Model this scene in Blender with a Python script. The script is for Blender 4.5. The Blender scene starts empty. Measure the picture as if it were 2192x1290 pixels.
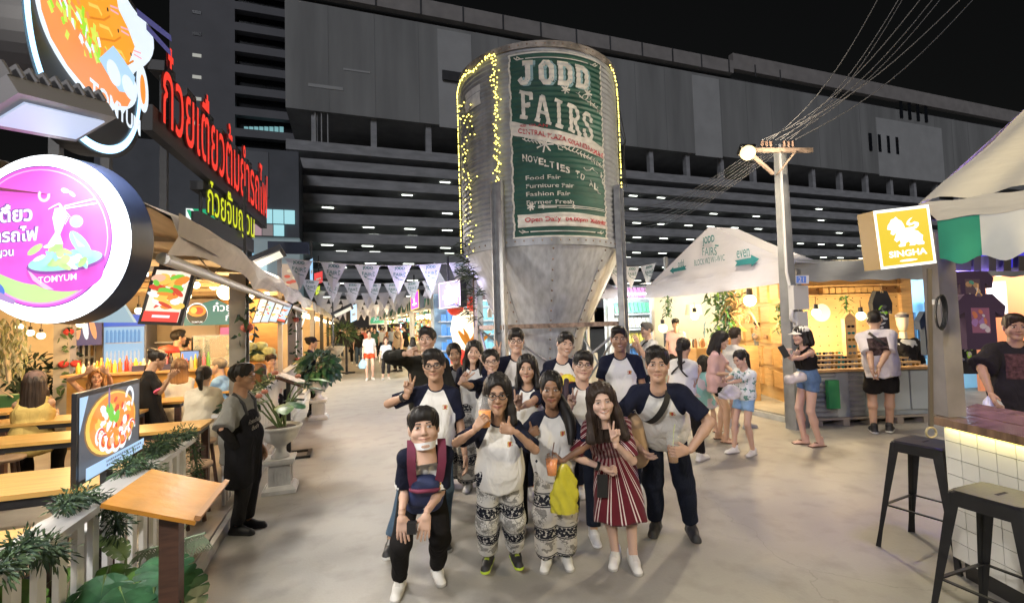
import bpy, math, random
import numpy as np
from mathutils import Vector, Matrix
S = bpy.context.scene
COL = S.collection
rnd = random.Random(11)
R = math.radians

# ------------------------------------------------------------------ camera
EYE = np.array([0.0, 0.0, 1.68])
YAW, PITCH, ROLL, FPX = R(19.3), 0.046, 0.03, 1000.0
fw = np.array([math.sin(YAW)*math.cos(PITCH), math.cos(YAW)*math.cos(PITCH), math.sin(PITCH)])
r0 = np.array([math.cos(YAW), -math.sin(YAW), 0.0])
u0 = np.cross(r0, fw)
rt = math.cos(ROLL)*r0 - math.sin(ROLL)*u0
up = math.sin(ROLL)*r0 + math.cos(ROLL)*u0
cam = bpy.data.cameras.new('camera')
camo = bpy.data.objects.new('camera', cam)
COL.objects.link(camo)
camo.matrix_world = Matrix(((rt[0], up[0], -fw[0], EYE[0]), (rt[1], up[1], -fw[1], EYE[1]),
                            (rt[2], up[2], -fw[2], EYE[2]), (0, 0, 0, 1)))
cam.sensor_width = 36.0
cam.lens = 36.0*FPX/2192.0
cam.clip_start, cam.clip_end = 0.05, 2000
S.camera = camo

def ray(x, y): return fw + (x-1096)/FPX*rt - (y-645)/FPX*up
def D(x, y, d): return EYE + ray(x, y)*d                 # a point seen there, d metres ahead
def G(x, y, z=0.0): q = ray(x, y); return EYE + q*((z-1.68)/q[2])
def PX(x, y, X): q = ray(x, y); return EYE + q*(X/q[0])
def PY(x, y, Y): q = ray(x, y); return EYE + q*(Y/q[1])

# ------------------------------------------------------------------ world, sun, exposure
W = bpy.data.worlds.new('World')
S.world = W
W.use_nodes = True
nt = W.node_tree
bg = nt.nodes['Background']
sky = nt.nodes.new('ShaderNodeTexSky')
sky.sky_type = 'NISHITA'
sky.sun_disc = False
sky.sun_elevation = R(1.0)
sky.sun_rotation = R(200)
hsv = nt.nodes.new('ShaderNodeHueSaturation')
hsv.inputs['Saturation'].default_value = 0.25
nt.links.new(sky.outputs[0], hsv.inputs['Color'])
nt.links.new(hsv.outputs[0], bg.inputs['Color'])
bg.inputs['Strength'].default_value = 0.006
sl = bpy.data.lights.new('night_fill', 'SUN')  # soft fill added to light the facades, not a visible moon
sl.energy = 0.75
sl.angle = R(25)
sl.color = (0.9, 0.92, 1.0)
slo = bpy.data.objects.new('night_fill', sl)
COL.objects.link(slo)
slo.rotation_euler = (R(52), 0, R(-28))
S.view_settings.view_transform = 'Standard'
S.view_settings.look = 'None'
S.view_settings.exposure = 0.0
S.view_settings.gamma = 1.0
S.view_settings.use_curve_mapping = False
S.render.engine = 'CYCLES'
cy = S.cycles
cy.max_bounces = 5
cy.diffuse_bounces = 2
cy.glossy_bounces = 2
cy.transmission_bounces = 4
cy.transparent_max_bounces = 6
cy.sample_clamp_indirect = 3.0
cy.sample_clamp_direct = 12.0
cy.caustics_reflective = False
cy.caustics_refractive = False
cy.use_denoising = True
cy.use_adaptive_sampling = True
cy.adaptive_threshold = 0.02

# ------------------------------------------------------------------ materials
MATS = {}
def M(name, col=(.5, .5, .5), rough=.6, metal=0.0, em=0.0, noise=None, bump=None, spec=.5, alpha=1.0, trans=0.0, sss=0.0, emcol=None):
    if name in MATS: return MATS[name]
    m = bpy.data.materials.new(name); m.use_nodes = True
    t = m.node_tree; b = t.nodes['Principled BSDF']; L = t.links.new
    b.inputs['Base Color'].default_value = (*col, 1)
    b.inputs['Roughness'].default_value = rough
    b.inputs['Metallic'].default_value = metal
    b.inputs['Specular IOR Level'].default_value = spec
    b.inputs['Alpha'].default_value = alpha
    b.inputs['Transmission Weight'].default_value = trans
    if sss: b.inputs['Subsurface Weight'].default_value = sss; b.inputs['Subsurface Radius'].default_value = (.01, .004, .002)
    if em:
        b.inputs['Emission Color'].default_value = (*(emcol or col), 1)
        b.inputs['Emission Strength'].default_value = em
    tc = None
    if noise or bump: tc = t.nodes.new('ShaderNodeTexCoord')
    if noise:
        sc, amt = noise[:2]
        n = t.nodes.new('ShaderNodeTexNoise'); n.inputs['Scale'].default_value = sc; n.inputs['Detail'].default_value = 5
        mp = t.nodes.new('ShaderNodeMapping'); mp.inputs['Scale'].default_value = noise[2] if len(noise) > 2 else (1, 1, 1)
        L(tc.outputs['Object'], mp.inputs[0]); L(mp.outputs[0], n.inputs['Vector'])
        rp = t.nodes.new('ShaderNodeMapRange'); rp.inputs['From Min'].default_value = .3; rp.inputs['From Max'].default_value = .7
        rp.inputs['To Min'].default_value = 1-amt; rp.inputs['To Max'].default_value = 1+amt*.6
        L(n.outputs['Fac'], rp.inputs['Value'])
        mx = t.nodes.new('ShaderNodeVectorMath'); mx.operation = 'SCALE'
        mx.inputs[0].default_value = col; L(rp.outputs[0], mx.inputs['Scale'])
        L(mx.outputs[0], b.inputs['Base Color'])
    if bump:
        n = t.nodes.new('ShaderNodeTexNoise'); n.inputs['Scale'].default_value = bump[0]; n.inputs['Detail'].default_value = 4
        mp = t.nodes.new('ShaderNodeMapping'); mp.inputs['Scale'].default_value = bump[2] if len(bump) > 2 else (1, 1, 1)
        L(tc.outputs['Object'], mp.inputs[0]); L(mp.outputs[0], n.inputs['Vector'])
        bm = t.nodes.new('ShaderNodeBump'); bm.inputs['Strength'].default_value = bump[1]; bm.inputs['Distance'].default_value = .02
        L(n.outputs['Fac'], bm.inputs['Height']); L(bm.outputs[0], b.inputs['Normal'])
    MATS[name] = m
    return m
def E(name, col, s=1.0): return M(name, tuple(c*.12 for c in col), .5, em=s, emcol=col)

# ------------------------------------------------------------------ mesh building
WL = {}
def tag(o, label=None, cat=None, group=None, kind=None):
    if label: o['label'] = label
    if cat: o['category'] = cat
    if group: o['group'] = group
    if kind: o['kind'] = kind
    return o
def thing(name, label, cat, loc, group=None):
    o = bpy.data.objects.new(name, None); COL.objects.link(o)
    o.empty_display_size = .1
    o.location = tuple(float(c) for c in loc)
    WL[o.name] = np.array(loc, float)
    return tag(o, label, cat, group)
def copy_tree(o, loc=None, rz=None, label=None, parent=None, group=None):
    c = o.copy(); COL.objects.link(c)
    if parent is not None: c.parent = parent
    if loc is not None: c.location = tuple(float(q) for q in loc); WL[c.name] = np.array(loc, float)
    if rz is not None: c.rotation_euler = (0, 0, rz)
    if label: c['label'] = label
    if group: c['group'] = group
    for ch in list(o.children): copy_tree(ch, parent=c)
    return c

def unit(v): v = np.array(v, float); return v/(np.linalg.norm(v)+1e-12)
def basis(d, hint=(0, 0, 1)):
    d = unit(d); h = np.array(hint, float)
    if abs(d@unit(h)) > .98: h = np.array([1.0, 0, 0])
    a = unit(np.cross(h, d)); return a, np.cross(d, a)

ORD = ['first', 'second', 'third', 'fourth', 'fifth', 'sixth', 'seventh', 'eighth', 'ninth', 'tenth', 'eleventh', 'twelfth', 'thirteenth', 'fourteenth', 'fifteenth', 'sixteenth', 'seventeenth', 'eighteenth', 'nineteenth', 'twentieth']+['twenty-'+q for q in ('first', 'second', 'third', 'fourth', 'fifth', 'sixth', 'seventh', 'eighth', 'ninth')]+['thirtieth']
class MB:
    def __init__(s): s.v = []; s.f = []; s.m = []; s.sm = []
    def add(s, vs, fs, mi=0, smooth=False):
        o = len(s.v); s.v.extend([tuple(map(float, p)) for p in vs])
        for f in fs: s.f.append(tuple(i+o for i in f)); s.m.append(mi); s.sm.append(smooth)
        return s
    def bx(s, x0, x1, y0, y1, z0, z1, mi=0):
        v = [(x, y, z) for z in (z0, z1) for y in (y0, y1) for x in (x0, x1)]
        return s.add(v, [(0, 2, 3, 1), (4, 5, 7, 6), (0, 1, 5, 4), (2, 6, 7, 3), (0, 4, 6, 2), (1, 3, 7, 5)], mi)
    def obx(s, c, sx, sy, sz, u=(1, 0, 0), w=(0, 0, 1), mi=0):       # oriented box: u = x axis, w = z axis
        u = unit(u); w = unit(np.array(w)-u*(u@np.array(w))); q = np.cross(w, u); c = np.array(c, float)
        v = [c+u*a*sx/2+q*b*sy/2+w*d*sz/2 for d in (-1, 1) for b in (-1, 1) for a in (-1, 1)]
        return s.add(v, [(0, 2, 3, 1), (4, 5, 7, 6), (0, 1, 5, 4), (2, 6, 7, 3), (0, 4, 6, 2), (1, 3, 7, 5)], mi)
    def bar(s, a, b, w, t, mi=0, hint=(0, 0, 1)):
        a = np.array(a, float); b = np.array(b, float); d = b-a; L = np.linalg.norm(d); p, q = basis(d, hint)
        return s.obx((a+b)/2, w, t, L, p, d, mi)
    def tube(s, pts, r, n=8, mi=0, cap=True):
        pts = [np.array(p, float) for p in pts]; k = len(pts)
        rr = r if hasattr(r, '__len__') else [r]*k
        vs = []; fs = []; a = None
        for i, p in enumerate(pts):
            d = pts[min(i+1, k-1)]-pts[max(i-1, 0)]
            if a is None: a, b = basis(d)
            else:
                d = unit(d); a = unit(a-d*(a@d)); b = np.cross(d, a)
            for j in range(n):
                t = 2*math.pi*j/n; vs.append(p+(a*math.cos(t)+b*math.sin(t))*rr[i])
        for i in range(k-1):
            for j in range(n):
                j2 = (j+1) % n; fs.append((i*n+j, i*n+j2, (i+1)*n+j2, (i+1)*n+j))
        s.add(vs, fs, mi, True)
        if cap: s.add(vs[:n], [tuple(range(n))[::-1]], mi); s.add(vs[-n:], [tuple(range(n))], mi)
        return s
    def lathe(s, prof, c=(0, 0, 0), n=24, mi=0, smooth=True, flute=None):
        c = np.array(c, float); vs = []; fs = []
        for i, (r, z) in enumerate(prof):
            for j in range(n):
                t = 2*math.pi*j/n; q = r*(1+(flute[2]*abs(math.sin(t*flute[3]/2))-flute[2]*.5 if flute and flute[0] <= i <= flute[1] else 0))
                vs.append(c+(q*math.cos(t), q*math.sin(t), z))
        for i in range(len(prof)-1):
            for j in range(n):
                j2 = (j+1) % n; fs.append((i*n+j, i*n+j2, (i+1)*n+j2, (i+1)*n+j))
        s.add(vs, fs, mi, smooth)
        if prof[0][0] > 1e-4: s.add(vs[:n], [tuple(range(n))[::-1]], mi)
        if prof[-1][0] > 1e-4: s.add(vs[-n:], [tuple(range(n))], mi)
        return s
    def sph(s, c, r, nu=10, nv=7, mi=0, sc=(1, 1, 1)):
        c = np.array(c, float); vs = []; fs = []
        for i in range(nv+1):
            ph = math.pi*i/nv
            for j in range(nu):
                t = 2*math.pi*j/nu
                vs.append(c+np.array([math.sin(ph)*math.cos(t)*sc[0], math.sin(ph)*math.sin(t)*sc[1], -math.cos(ph)*sc[2]])*r)
        for i in range(nv):
            for j in range(nu):
                j2 = (j+1) % nu; fs.append((i*nu+j, i*nu+j2, (i+1)*nu+j2, (i+1)*nu+j))
        return s.add(vs, fs, mi, True)
    def prism(s, poly, o, u, v, t, mi=0):                              # polygon in the plane o,u,v pushed back by t
        o = np.array(o, float); u = np.array(u, float); v = np.array(v, float); w = unit(np.cross(u, v)); k = len(poly)
        A = [o+u*a+v*b for a, b in poly]; B = [p-w*t for p in A]
        area = sum(poly[i][0]*poly[(i+1) % k][1]-poly[(i+1) % k][0]*poly[i][1] for i in range(k))
        f = tuple(range(k)); g = tuple(range(k, 2*k))[::-1]
        sd = [(i, k+i, k+(i+1) % k, (i+1) % k) for i in range(k)]
        if area < 0: f = f[::-1]; g = g[::-1]; sd = [q[::-1] for q in sd]
        return s.add(A+B, [f, g]+sd, mi)
    def sheet(s, grid, mi=0, smooth=True):                              # grid[i][j] of points
        n = len(grid); k = len(grid[0]); vs = [p for row in grid for p in row]
        return s.add(vs, [(i*k+j, i*k+j+1, (i+1)*k+j+1, (i+1)*k+j) for i in range(n-1) for j in range(k-1)], mi, smooth)
    def leaf(s, b, d, side, L, w, droop=.3, fold=.15, mi=0, seg=4):
        b = np.array(b, float); d = unit(d); side = unit(np.array(side)-d*(d@np.array(side))); nrm = np.cross(side, d)
        vs = []; fs = []
        for i in range(seg+1):
            t = i/seg; ww = w*math.sin(math.pi*min(.97, .06+t*.92))**.8; c = b+d*L*t-np.array([0, 0, 1.0])*droop*L*t*t
            vs += [c-side*ww/2+nrm*fold*ww, c, c+side*ww/2+nrm*fold*ww]
        for i in range(seg):
            a = i*3; fs += [(a, a+1, a+4, a+3), (a+1, a+2, a+5, a+4)]
        return s.add(vs, fs, mi, True)
    def build(s, name, mats, parent=None, loc=None, label=None, cat=None, group=None, kind=None, attrs=None):
        me = bpy.data.meshes.new(name)
        base = WL[parent.name] if parent is not None else np.zeros(3)
        off = np.array(loc, float) if loc is not None else base
        if parent is not None: off = base
        V = np.array(s.v, float)-off
        me.from_pydata(V.tolist(), [], s.f)
        for m in (mats if isinstance(mats, (list, tuple)) else [mats]): me.materials.append(m)
        me.polygons.foreach_set('material_index', s.m)
        me.polygons.foreach_set('use_smooth', s.sm)
        o = bpy.data.objects.new(name, me); COL.objects.link(o)
        if parent is not None: o.parent = parent; WL[o.name] = base
        else: o.location = tuple(off); WL[o.name] = off
        return tag(o, label, cat, group, kind)
def link_mesh(name, me, parent, loc=(0, 0, 0), rot=None):
    o = bpy.data.objects.new(name, me); COL.objects.link(o); o.parent = parent
    o.location = tuple(float(c) for c in loc)
    if rot is not None: o.rotation_euler = rot
    WL[o.name] = WL.get(parent.name, np.zeros(3))
    return o
def bx1(name, b, mat, parent=None, **k): return MB().bx(*b).build(name, mat, parent, **k)

# ------------------------------------------------------------------ lettering and flat pictures
TXT = {}
def text2d(st, bold=0.0):
    if (st, bold) in TXT: return TXT[(st, bold)]
    cu = bpy.data.curves.new('t', 'FONT'); cu.body = st; cu.offset = bold; cu.resolution_u = 3; cu.fill_mode = 'FRONT'
    o = bpy.data.objects.new('t', cu); COL.objects.link(o)
    dg = bpy.context.evaluated_depsgraph_get(); dg.update()
    me = o.evaluated_get(dg).to_mesh()
    v = np.array([tuple(q.co)[:2] for q in me.vertices]).reshape(-1, 2); f = [tuple(p.vertices) for p in me.polygons]
    o.evaluated_get(dg).to_mesh_clear()
    bpy.data.objects.remove(o); bpy.data.curves.remove(cu)
    if len(v):
        lo = v.min(0); hi = v.max(0); v = (v-lo); size = hi-lo
    else: size = np.ones(2)
    TXT[(st, bold)] = (v, f, size)
    return TXT[(st, bold)]

class Flat:
    """flat artwork on the plane o + a*u + b*v, each layer a hair in front of the last"""
    def __init__(s, o, u, v, step=.0004, lift=.002):
        s.o = np.array(o, float); s.u = unit(u); s.v = unit(v); s.n = np.cross(s.u, s.v); s.k = 0; s.step = step; s.lift = lift
        s.mb = MB(); s.mats = []
    def mi(s, m):
        if m not in s.mats: s.mats.append(m)
        return s.mats.index(m)
    def pt(s, a, b): return s.o+s.u*a+s.v*b+s.n*(s.lift+s.k*s.step)
    def bk(s, a, b, t): return s.o+s.u*a+s.v*b-s.n*t
    def poly(s, pts, m, keep=False):
        if not keep: s.k += 1
        k = len(pts); area = sum(pts[i][0]*pts[(i+1) % k][1]-pts[(i+1) % k][0]*pts[i][1] for i in range(k))
        if area < 0: pts = pts[::-1]
        s.mb.add([s.pt(a, b) for a, b in pts], [tuple(range(k))], s.mi(m)); return s
    def ell(s, cx, cy, rx, ry, m, n=28, rot=0, a0=0, a1=2*math.pi, keep=False):
        P = []; full = a1-a0 > 6.28
        for i in range(n if full else n+1):
            t = a0+(a1-a0)*i/n; x = rx*math.cos(t); y = ry*math.sin(t)
            P.append((cx+x*math.cos(rot)-y*math.sin(rot), cy+x*math.sin(rot)+y*math.cos(rot)))
        return s.poly(P, m, keep)
    def rect(s, x0, x1, y0, y1, m, keep=False): return s.poly([(x0, y0), (x1, y0), (x1, y1), (x0, y1)], m, keep)
    def line(s, pts, w, m, keep=False):
        if not keep: s.k += 1
        for i in range(len(pts)-1):
            a = np.array(pts[i], float); b = np.array(pts[i+1], float); d = unit(b-a); q = np.array([-d[1], d[0]])*w/2
            a = a-d*w*.15; b = b+d*w*.15
            P = [a-q, b-q, b+q, a+q]; s.mb.add([s.pt(*p) for p in P], [(0, 1, 2, 3)], s.mi(m))
        return s
    def ring(s, cx, cy, rx, ry, w, m, n=48, a0=0, a1=2*math.pi):
        s.k += 1; vs = []; fs = []
        for i in range(n+1):
            t = a0+(a1-a0)*i/n
            vs += [s.pt(cx+rx*math.cos(t), cy+ry*math.sin(t)), s.pt(cx+(rx-w)*math.cos(t), cy+(ry-w)*math.sin(t))]
        fs = [(2*i, 2*i+2, 2*i+3, 2*i+1) for i in range(n)]
        s.mb.add(vs, [f[::-1] for f in fs], s.mi(m)); return s
    def text(s, st, x, y, m, w=None, h=None, bold=0.0, shear=0.0, slope=0.0, mir=False, depth=0.0):
        v, f, size = text2d(st, bold)
        sx = sy = 1.0
        if w and h: sx = w/size[0]; sy = h/size[1]
        elif w: sx = sy = w/size[0]
        else: sx = sy = h/size[1]
        s.k += 1
        P = [(x+(a*sx), y+b*sy+a*sx*slope, b*sy) for a, b in v]
        P = [(a+c*shear, b) for a, b, c in P]
        front = [s.pt(a, b)+s.n*depth for a, b in P]
        s.mb.add(front, [tuple(q) for q in f], s.mi(m))
        if depth:
            back = [p-s.n*depth for p in front]
            cnt = {}
            for q in f:
                for i in range(len(q)):
                    e = (q[i], q[(i+1) % len(q)]); cnt[e] = 1
            sd = [(a, b) for (a, b) in cnt if (b, a) not in cnt]
            N = len(front); s.mb.add(front+back, [(a, N+a, N+b, b) for a, b in sd], s.mi(m))
        return s
    def build(s, name, parent=None, **k): return s.mb.build(name, s.mats, parent, **k)

# ------------------------------------------------------------------ soft-body volumes (people, hair, cloth)
def smin(a, b, k):
    h = np.clip(.5+.5*(b-a)/k, 0, 1); return b*(1-h)+a*h-k*h*(1-h)
class Vol:
    def __init__(s, lo, hi, h):
        s.lo = np.array(lo, np.float32); s.h = h
        s.n = np.ceil((np.array(hi)-lo)/h).astype(int)+2
        s.ax = [(s.lo[i]+np.arange(s.n[i])*h).astype(np.float32) for i in range(3)]
        s.d = np.full(tuple(s.n), .5, np.float32)
    def sl(s, lo, hi):
        out = []
        for i in range(3):
            a = int(max(0, math.floor((lo[i]-s.lo[i])/s.h))); b = int(min(s.n[i], math.ceil((hi[i]-s.lo[i])/s.h)+1))
            if b <= a: return None
            out.append(slice(a, b))
        return tuple(out)
    def xyz(s, q): return s.ax[0][q[0]][:, None, None], s.ax[1][q[1]][None, :, None], s.ax[2][q[2]][None, None, :]
    def put(s, q, val, k, cuts=(), sub=False):
        X, Y, Z = s.xyz(q)
        for n, p in cuts: val = np.maximum(val, (X-p[0])*n[0]+(Y-p[1])*n[1]+(Z-p[2])*n[2])
        if sub: s.d[q] = -smin(-s.d[q], val, k)
        else: s.d[q] = smin(s.d[q], val, k)
    def cone(s, a, b, ra, rb, k=.02, cuts=(), tmax=None, sub=False):
        a = np.array(a, float); b = np.array(b, float); r = max(ra, rb)+.06
        q = s.sl(np.minimum(a, b)-r, np.maximum(a, b)+r)
        if q is None: return s
        X, Y, Z = s.xyz(q); ba = b-a; L2 = ba@ba+1e-9
        t0 = ((X-a[0])*ba[0]+(Y-a[1])*ba[1]+(Z-a[2])*ba[2])/L2; t = np.clip(t0, 0, 1)
        val = np.sqrt((X-a[0]-t*ba[0])**2+(Y-a[1]-t*ba[1])**2+(Z-a[2]-t*ba[2])**2)-(ra+(rb-ra)*t)
        if tmax is not None: val = np.maximum(val, (t0-tmax)*math.sqrt(L2))
        s.put(q, val, k, cuts, sub); return s
    def ell(s, c, r, k=.02, cuts=(), sub=False, Rm=None):
        c = np.array(c, float); r = np.array(r, float); m = (max(r) if Rm is not None else r)+.05
        q = s.sl(c-m, c+m)
        if q is None: return s
        X, Y, Z = s.xyz(q); X = X-c[0]; Y = Y-c[1]; Z = Z-c[2]
        if Rm is not None: X, Y, Z = [X*Rm[i][0]+Y*Rm[i][1]+Z*Rm[i][2] for i in range(3)]
        k0 = np.sqrt((X/r[0])**2+(Y/r[1])**2+(Z/r[2])**2); k1 = np.sqrt((X/r[0]**2)**2+(Y/r[1]**2)**2+(Z/r[2]**2)**2)+1e-6
        s.put(q, k0*(k0-1)/k1, k, cuts, sub); return s
    def cut(s, n, p):
        X, Y, Z = s.xyz((slice(None),)*3); s.d = np.maximum(s.d, (X-p[0])*n[0]+(Y-p[1])*n[1]+(Z-p[2])*n[2]); return s
    def rough(s, amp, fr, seed=1, zs=1.0):
        g = np.random.RandomState(seed); X, Y, Z = s.xyz((slice(None),)*3)
        for i in range(5):
            w = g.randn(3); w = w/np.linalg.norm(w)*fr*(.6+.8*g.rand()); w[2] *= zs; s.d = s.d+amp*.5*np.sin(X*w[0]+Y*w[1]+Z*w[2]+g.rand()*6.28)
        return s
    def mesh(s):
        d = s.d; N = d.shape; neg = d < 0
        c = [neg[i:N[0]-1+i, j:N[1]-1+j, k:N[2]-1+k] for i in (0, 1) for j in (0, 1) for k in (0, 1)]
        cnt = sum(q.astype(np.int8) for q in c); act = np.argwhere((cnt > 0) & (cnt < 8))
        if not len(act): return np.zeros((0, 3)), np.zeros((0, 4), int)
        idx = np.full((N[0]-1, N[1]-1, N[2]-1), -1, np.int64); idx[act[:, 0], act[:, 1], act[:, 2]] = np.arange(len(act))
        offs = np.array([(i, j, k) for i in (0, 1) for j in (0, 1) for k in (0, 1)])
        val = np.stack([d[act[:, 0]+o[0], act[:, 1]+o[1], act[:, 2]+o[2]] for o in offs], 1)
        acc = np.zeros((len(act), 3)); num = np.zeros(len(act))
        for a in range(8):
            for b in range(a+1, 8):
                if np.abs(offs[a]-offs[b]).sum() != 1: continue
                va, vb = val[:, a], val[:, b]; x = (va < 0) != (vb < 0)
                t = np.where(x, va/(va-vb+1e-12), 0); p = offs[a]+(offs[b]-offs[a])*t[:, None]
                acc += np.where(x[:, None], p, 0); num += x
        V = s.lo+(act+acc/num[:, None])*s.h
        F = []
        for ax in range(3):
            o1, o2 = [(1, 2), (2, 0), (0, 1)][ax]
            a = [slice(None)]*3; b = [slice(None)]*3; a[ax] = slice(0, N[ax]-1); b[ax] = slice(1, N[ax])
            na = neg[tuple(a)]; nb = neg[tuple(b)]; e = np.argwhere(na != nb)
            e = e[(e[:, o1] > 0) & (e[:, o2] > 0) & (e[:, o1] < N[o1]-1) & (e[:, o2] < N[o2]-1)]
            if not len(e): continue
            fl = na[e[:, 0], e[:, 1], e[:, 2]]
            def at(p, q):
                g = e.copy(); g[:, o1] -= p; g[:, o2] -= q; return idx[g[:, 0], g[:, 1], g[:, 2]]
            Q = np.stack([at(1, 1), at(0, 1), at(0, 0), at(1, 0)], 1)
            Q[~fl] = Q[~fl][:, ::-1]; F.append(Q)
        F = np.concatenate(F) if F else np.zeros((0, 4), int)
        return V, F[(F >= 0).all(1)]

def np_mesh(name, V, F, mats, attrs=None, mi=None):
    me = bpy.data.meshes.new(name); V = np.asarray(V, np.float32); F = np.asarray(F, np.int32)
    me.vertices.add(len(V)); me.vertices.foreach_set('co', V.ravel())
    me.loops.add(F.size); me.loops.foreach_set('vertex_index', F.ravel())
    me.polygons.add(len(F)); me.polygons.foreach_set('loop_start', np.arange(0, F.size, 4, dtype=np.int32))
    me.polygons.foreach_set('use_smooth', np.ones(len(F), bool))
    if mi is not None: me.polygons.foreach_set('material_index', np.asarray(mi, np.int32))
    for m in mats: me.materials.append(m)
    for k, a in (attrs or {}).items():
        a = np.asarray(a, np.float32)
        ty = 'FLOAT' if a.ndim == 1 else ('FLOAT_VECTOR' if a.shape[1] == 3 else 'FLOAT_COLOR')
        at = me.attributes.new(k, ty, 'POINT'); at.data.foreach_set({'FLOAT': 'value', 'FLOAT_VECTOR': 'vector', 'FLOAT_COLOR': 'color'}[ty], a.ravel())
    me.update(); me.validate()
    return me

# ---- head
def head_template(fem, smile, h):
    v = Vol((-.1, -.14, -.2), (.1, .14, .14), h)
    w = .94 if fem else 1.0
    v.ell((0, -.018, .034), (.075*w, .093, .079), .02)
    v.ell((0, .022, -.028), (.061*w, .064, .082), .03)
    for q in (-1, 1):
        v.cone((q*.046*w, .0, -.05), (0, .062, -.098), .024 if not fem else .02, .019, .03)
        v.ell((q*.038, .056, -.03), (.026, .026, .024), .02)
    v.ell((0, .068, -.098), (.02, .014, .013), .025)
    v.cone((-.032, .08, .021), (.032, .08, .021), .012, .012, .015)
    for q in (-1, 1):
        v.ell((q*.032, .102, .001), (.019, .016, .0105), .01, sub=True)
        v.ell((q*.0315, .0745, .001), (.0145, .0145, .0125), .003)
        v.ell((q*.077*w, -.012, -.004), (.009, .02, .032), .008)
        v.ell((q*.0115, .092, -.0355), (.0078, .009, .0068), .006)
    v.cone((0, .083, .012), (0, .1005, -.031), .0068, .0098, .012)
    zc = -.064
    for q in (-1, 1):
        up_ = .007 if smile else .002
        v.cone((q*.029, .076, zc+up_), (0, .0925, zc+.003), .0045, .0065, .004)
        v.cone((q*.027, .075, zc+up_-.004), (0, .0905, zc-.0095), .004, .0072, .004)
    v.cone((0, -.02, -.07), (0, -.035, -.19), .052 if not fem else .044, .056 if not fem else .047, .02)
    V, F = v.mesh()
    x, y, z = V.T; T = np.zeros((len(V), 4)); ax_ = np.abs(x); fr = y > .05
    def paint(mask, col, a=1.0): T[mask] = (*col, a)
    zm = zc+(.0075 if smile else .003)*(ax_/.029)**2
    lip = fr & (ax_ < .03) & (np.abs(z-zm+.001) < .0092*(1-(ax_/.033)**2)**.5)
    paint(lip, (.34, .10, .085), .6 if fem else .38)
    if smile == 2: paint(fr & (ax_ < .021) & (np.abs(z-zm) < .0042*(1-(ax_/.024)**2)), (.66, .62, .57))
    else: paint(fr & (ax_ < .026) & (np.abs(z-zm) < .0016), (.08, .02, .02), .8)
    ex = (ax_-.0315)/.0148; ez = (z-.0015)/(.0044 if smile == 2 else .0054)
    paint(fr & (ex**2+ez**2 < 1), (.62, .6, .57))
    paint(fr & (np.abs(ax_-.0315) < .0068) & (ex**2+ez**2 < 1.05), (.012, .008, .006))
    up2 = fr & (ex**2 < 1.1) & (ez > .62) & (ez < 1.5) & (ez**2+ex**2 < 2.2)
    paint(up2, (.02, .013, .01), .85)
    bz = .0195+.004*np.clip(1-((ax_-.033)/.022)**2, -1, 1)
    paint(fr & (ax_ > .013) & (ax_ < .05) & (np.abs(z-bz) < (.0032 if fem else .0042)), (.018, .012, .009), .95)
    paint((y > .08) & (np.abs(ax_-.008) < .004) & (np.abs(z+.043) < .003), (.1, .04, .03), .6)
    return V, F, T
HEADS = {}
def head_of(fem, smile, hi):
    k = (fem, smile, hi)
    if k not in HEADS: HEADS[k] = head_template(fem, smile, .0031 if hi == 2 else (.0048 if hi == 1 else .009))
    return HEADS[k]

# ---- hand: right hand, wrist at 0, fingers +z, palm +y, thumb -x
def hand_template(pose, h):
    v = Vol((-.12, -.06, -.05), (.09, .12, .22), h)
    kx = [-.031, -.0105, .0105, .030]; L = [.068, .077, .070, .054]
    v.cone((0, 0, -.05), (0, 0, .02), .017, .0235, .01)
    for i in range(4): v.cone((kx[i]*.55, 0, .012), (kx[i], 0, .086-abs(i-1.2)*.003), .016, .0118, .012)
    cur = {'relax': 'hhhh', 'peace': 'eecc', 'thumb': 'cccc', 'fist': 'cccc', 'cup': 'gggg', 'flat': 'ssss', 'point': 'ecch', 'horns': 'secc'}[pose]
    for i in range(4):
        k = np.array([kx[i], 0, .086-abs(i-1.2)*.003]); l = L[i]; c = cur[i]
        sp = {'peace': (-.2, .17, 0, 0)}.get(pose, (-.1, -.03, .04, .12))[i]
        if c in 'es':
            d = np.array([math.sin(sp), .03, math.cos(sp)]); p = [k, k+d*l*.45, k+d*l*.78+(0, .004, 0), k+d*l+(0, .01, 0)]
        elif c == 'h': p = [k, k+np.array([sp*.2, .28, .95])*l*.46, k+np.array([sp*.3, .75, 1.3])*l*.52, k+np.array([sp*.3, 1.15, 1.45])*l*.55]
        elif c == 'g': p = [k, k+np.array([0, .022, .030]), k+np.array([0, .050, .034]), k+np.array([0, .068, .018])]
        else: p = [k, k+np.array([0, .032, .016]), k+np.array([0, .044, -.012]), k+np.array([0, .026, -.026])]
        for j in range(3): v.cone(p[j], p[j+1], .0095-.0009*j, .0088-.0011*j, .004)
    th = {'relax': [(-.024, .006, .02), (-.043, .018, .05), (-.046, .03, .08)], 'peace': [(-.024, .012, .02), (-.03, .03, .045), (-.004, .04, .058)],
          'thumb': [(-.022, .008, .03), (-.052, .012, .05), (-.098, .004, .058)], 'fist': [(-.024, .012, .02), (-.034, .03, .05), (-.01, .045, .07)],
          'cup': [(-.024, .01, .02), (-.046, .034, .045), (-.04, .066, .07)], 'flat': [(-.024, .004, .02), (-.05, .008, .045), (-.07, .01, .075)],
          'point': [(-.024, .012, .02), (-.034, .03, .05), (-.01, .045, .07)], 'horns': [(-.024, .004, .02), (-.056, .008, .04), (-.085, .01, .06)]}[pose]
    v.cone(th[0], th[1], .0145, .0115, .01); v.cone(th[1], th[2], .0112, .0086, .004)
    return v.mesh()
HANDS = {}
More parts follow.
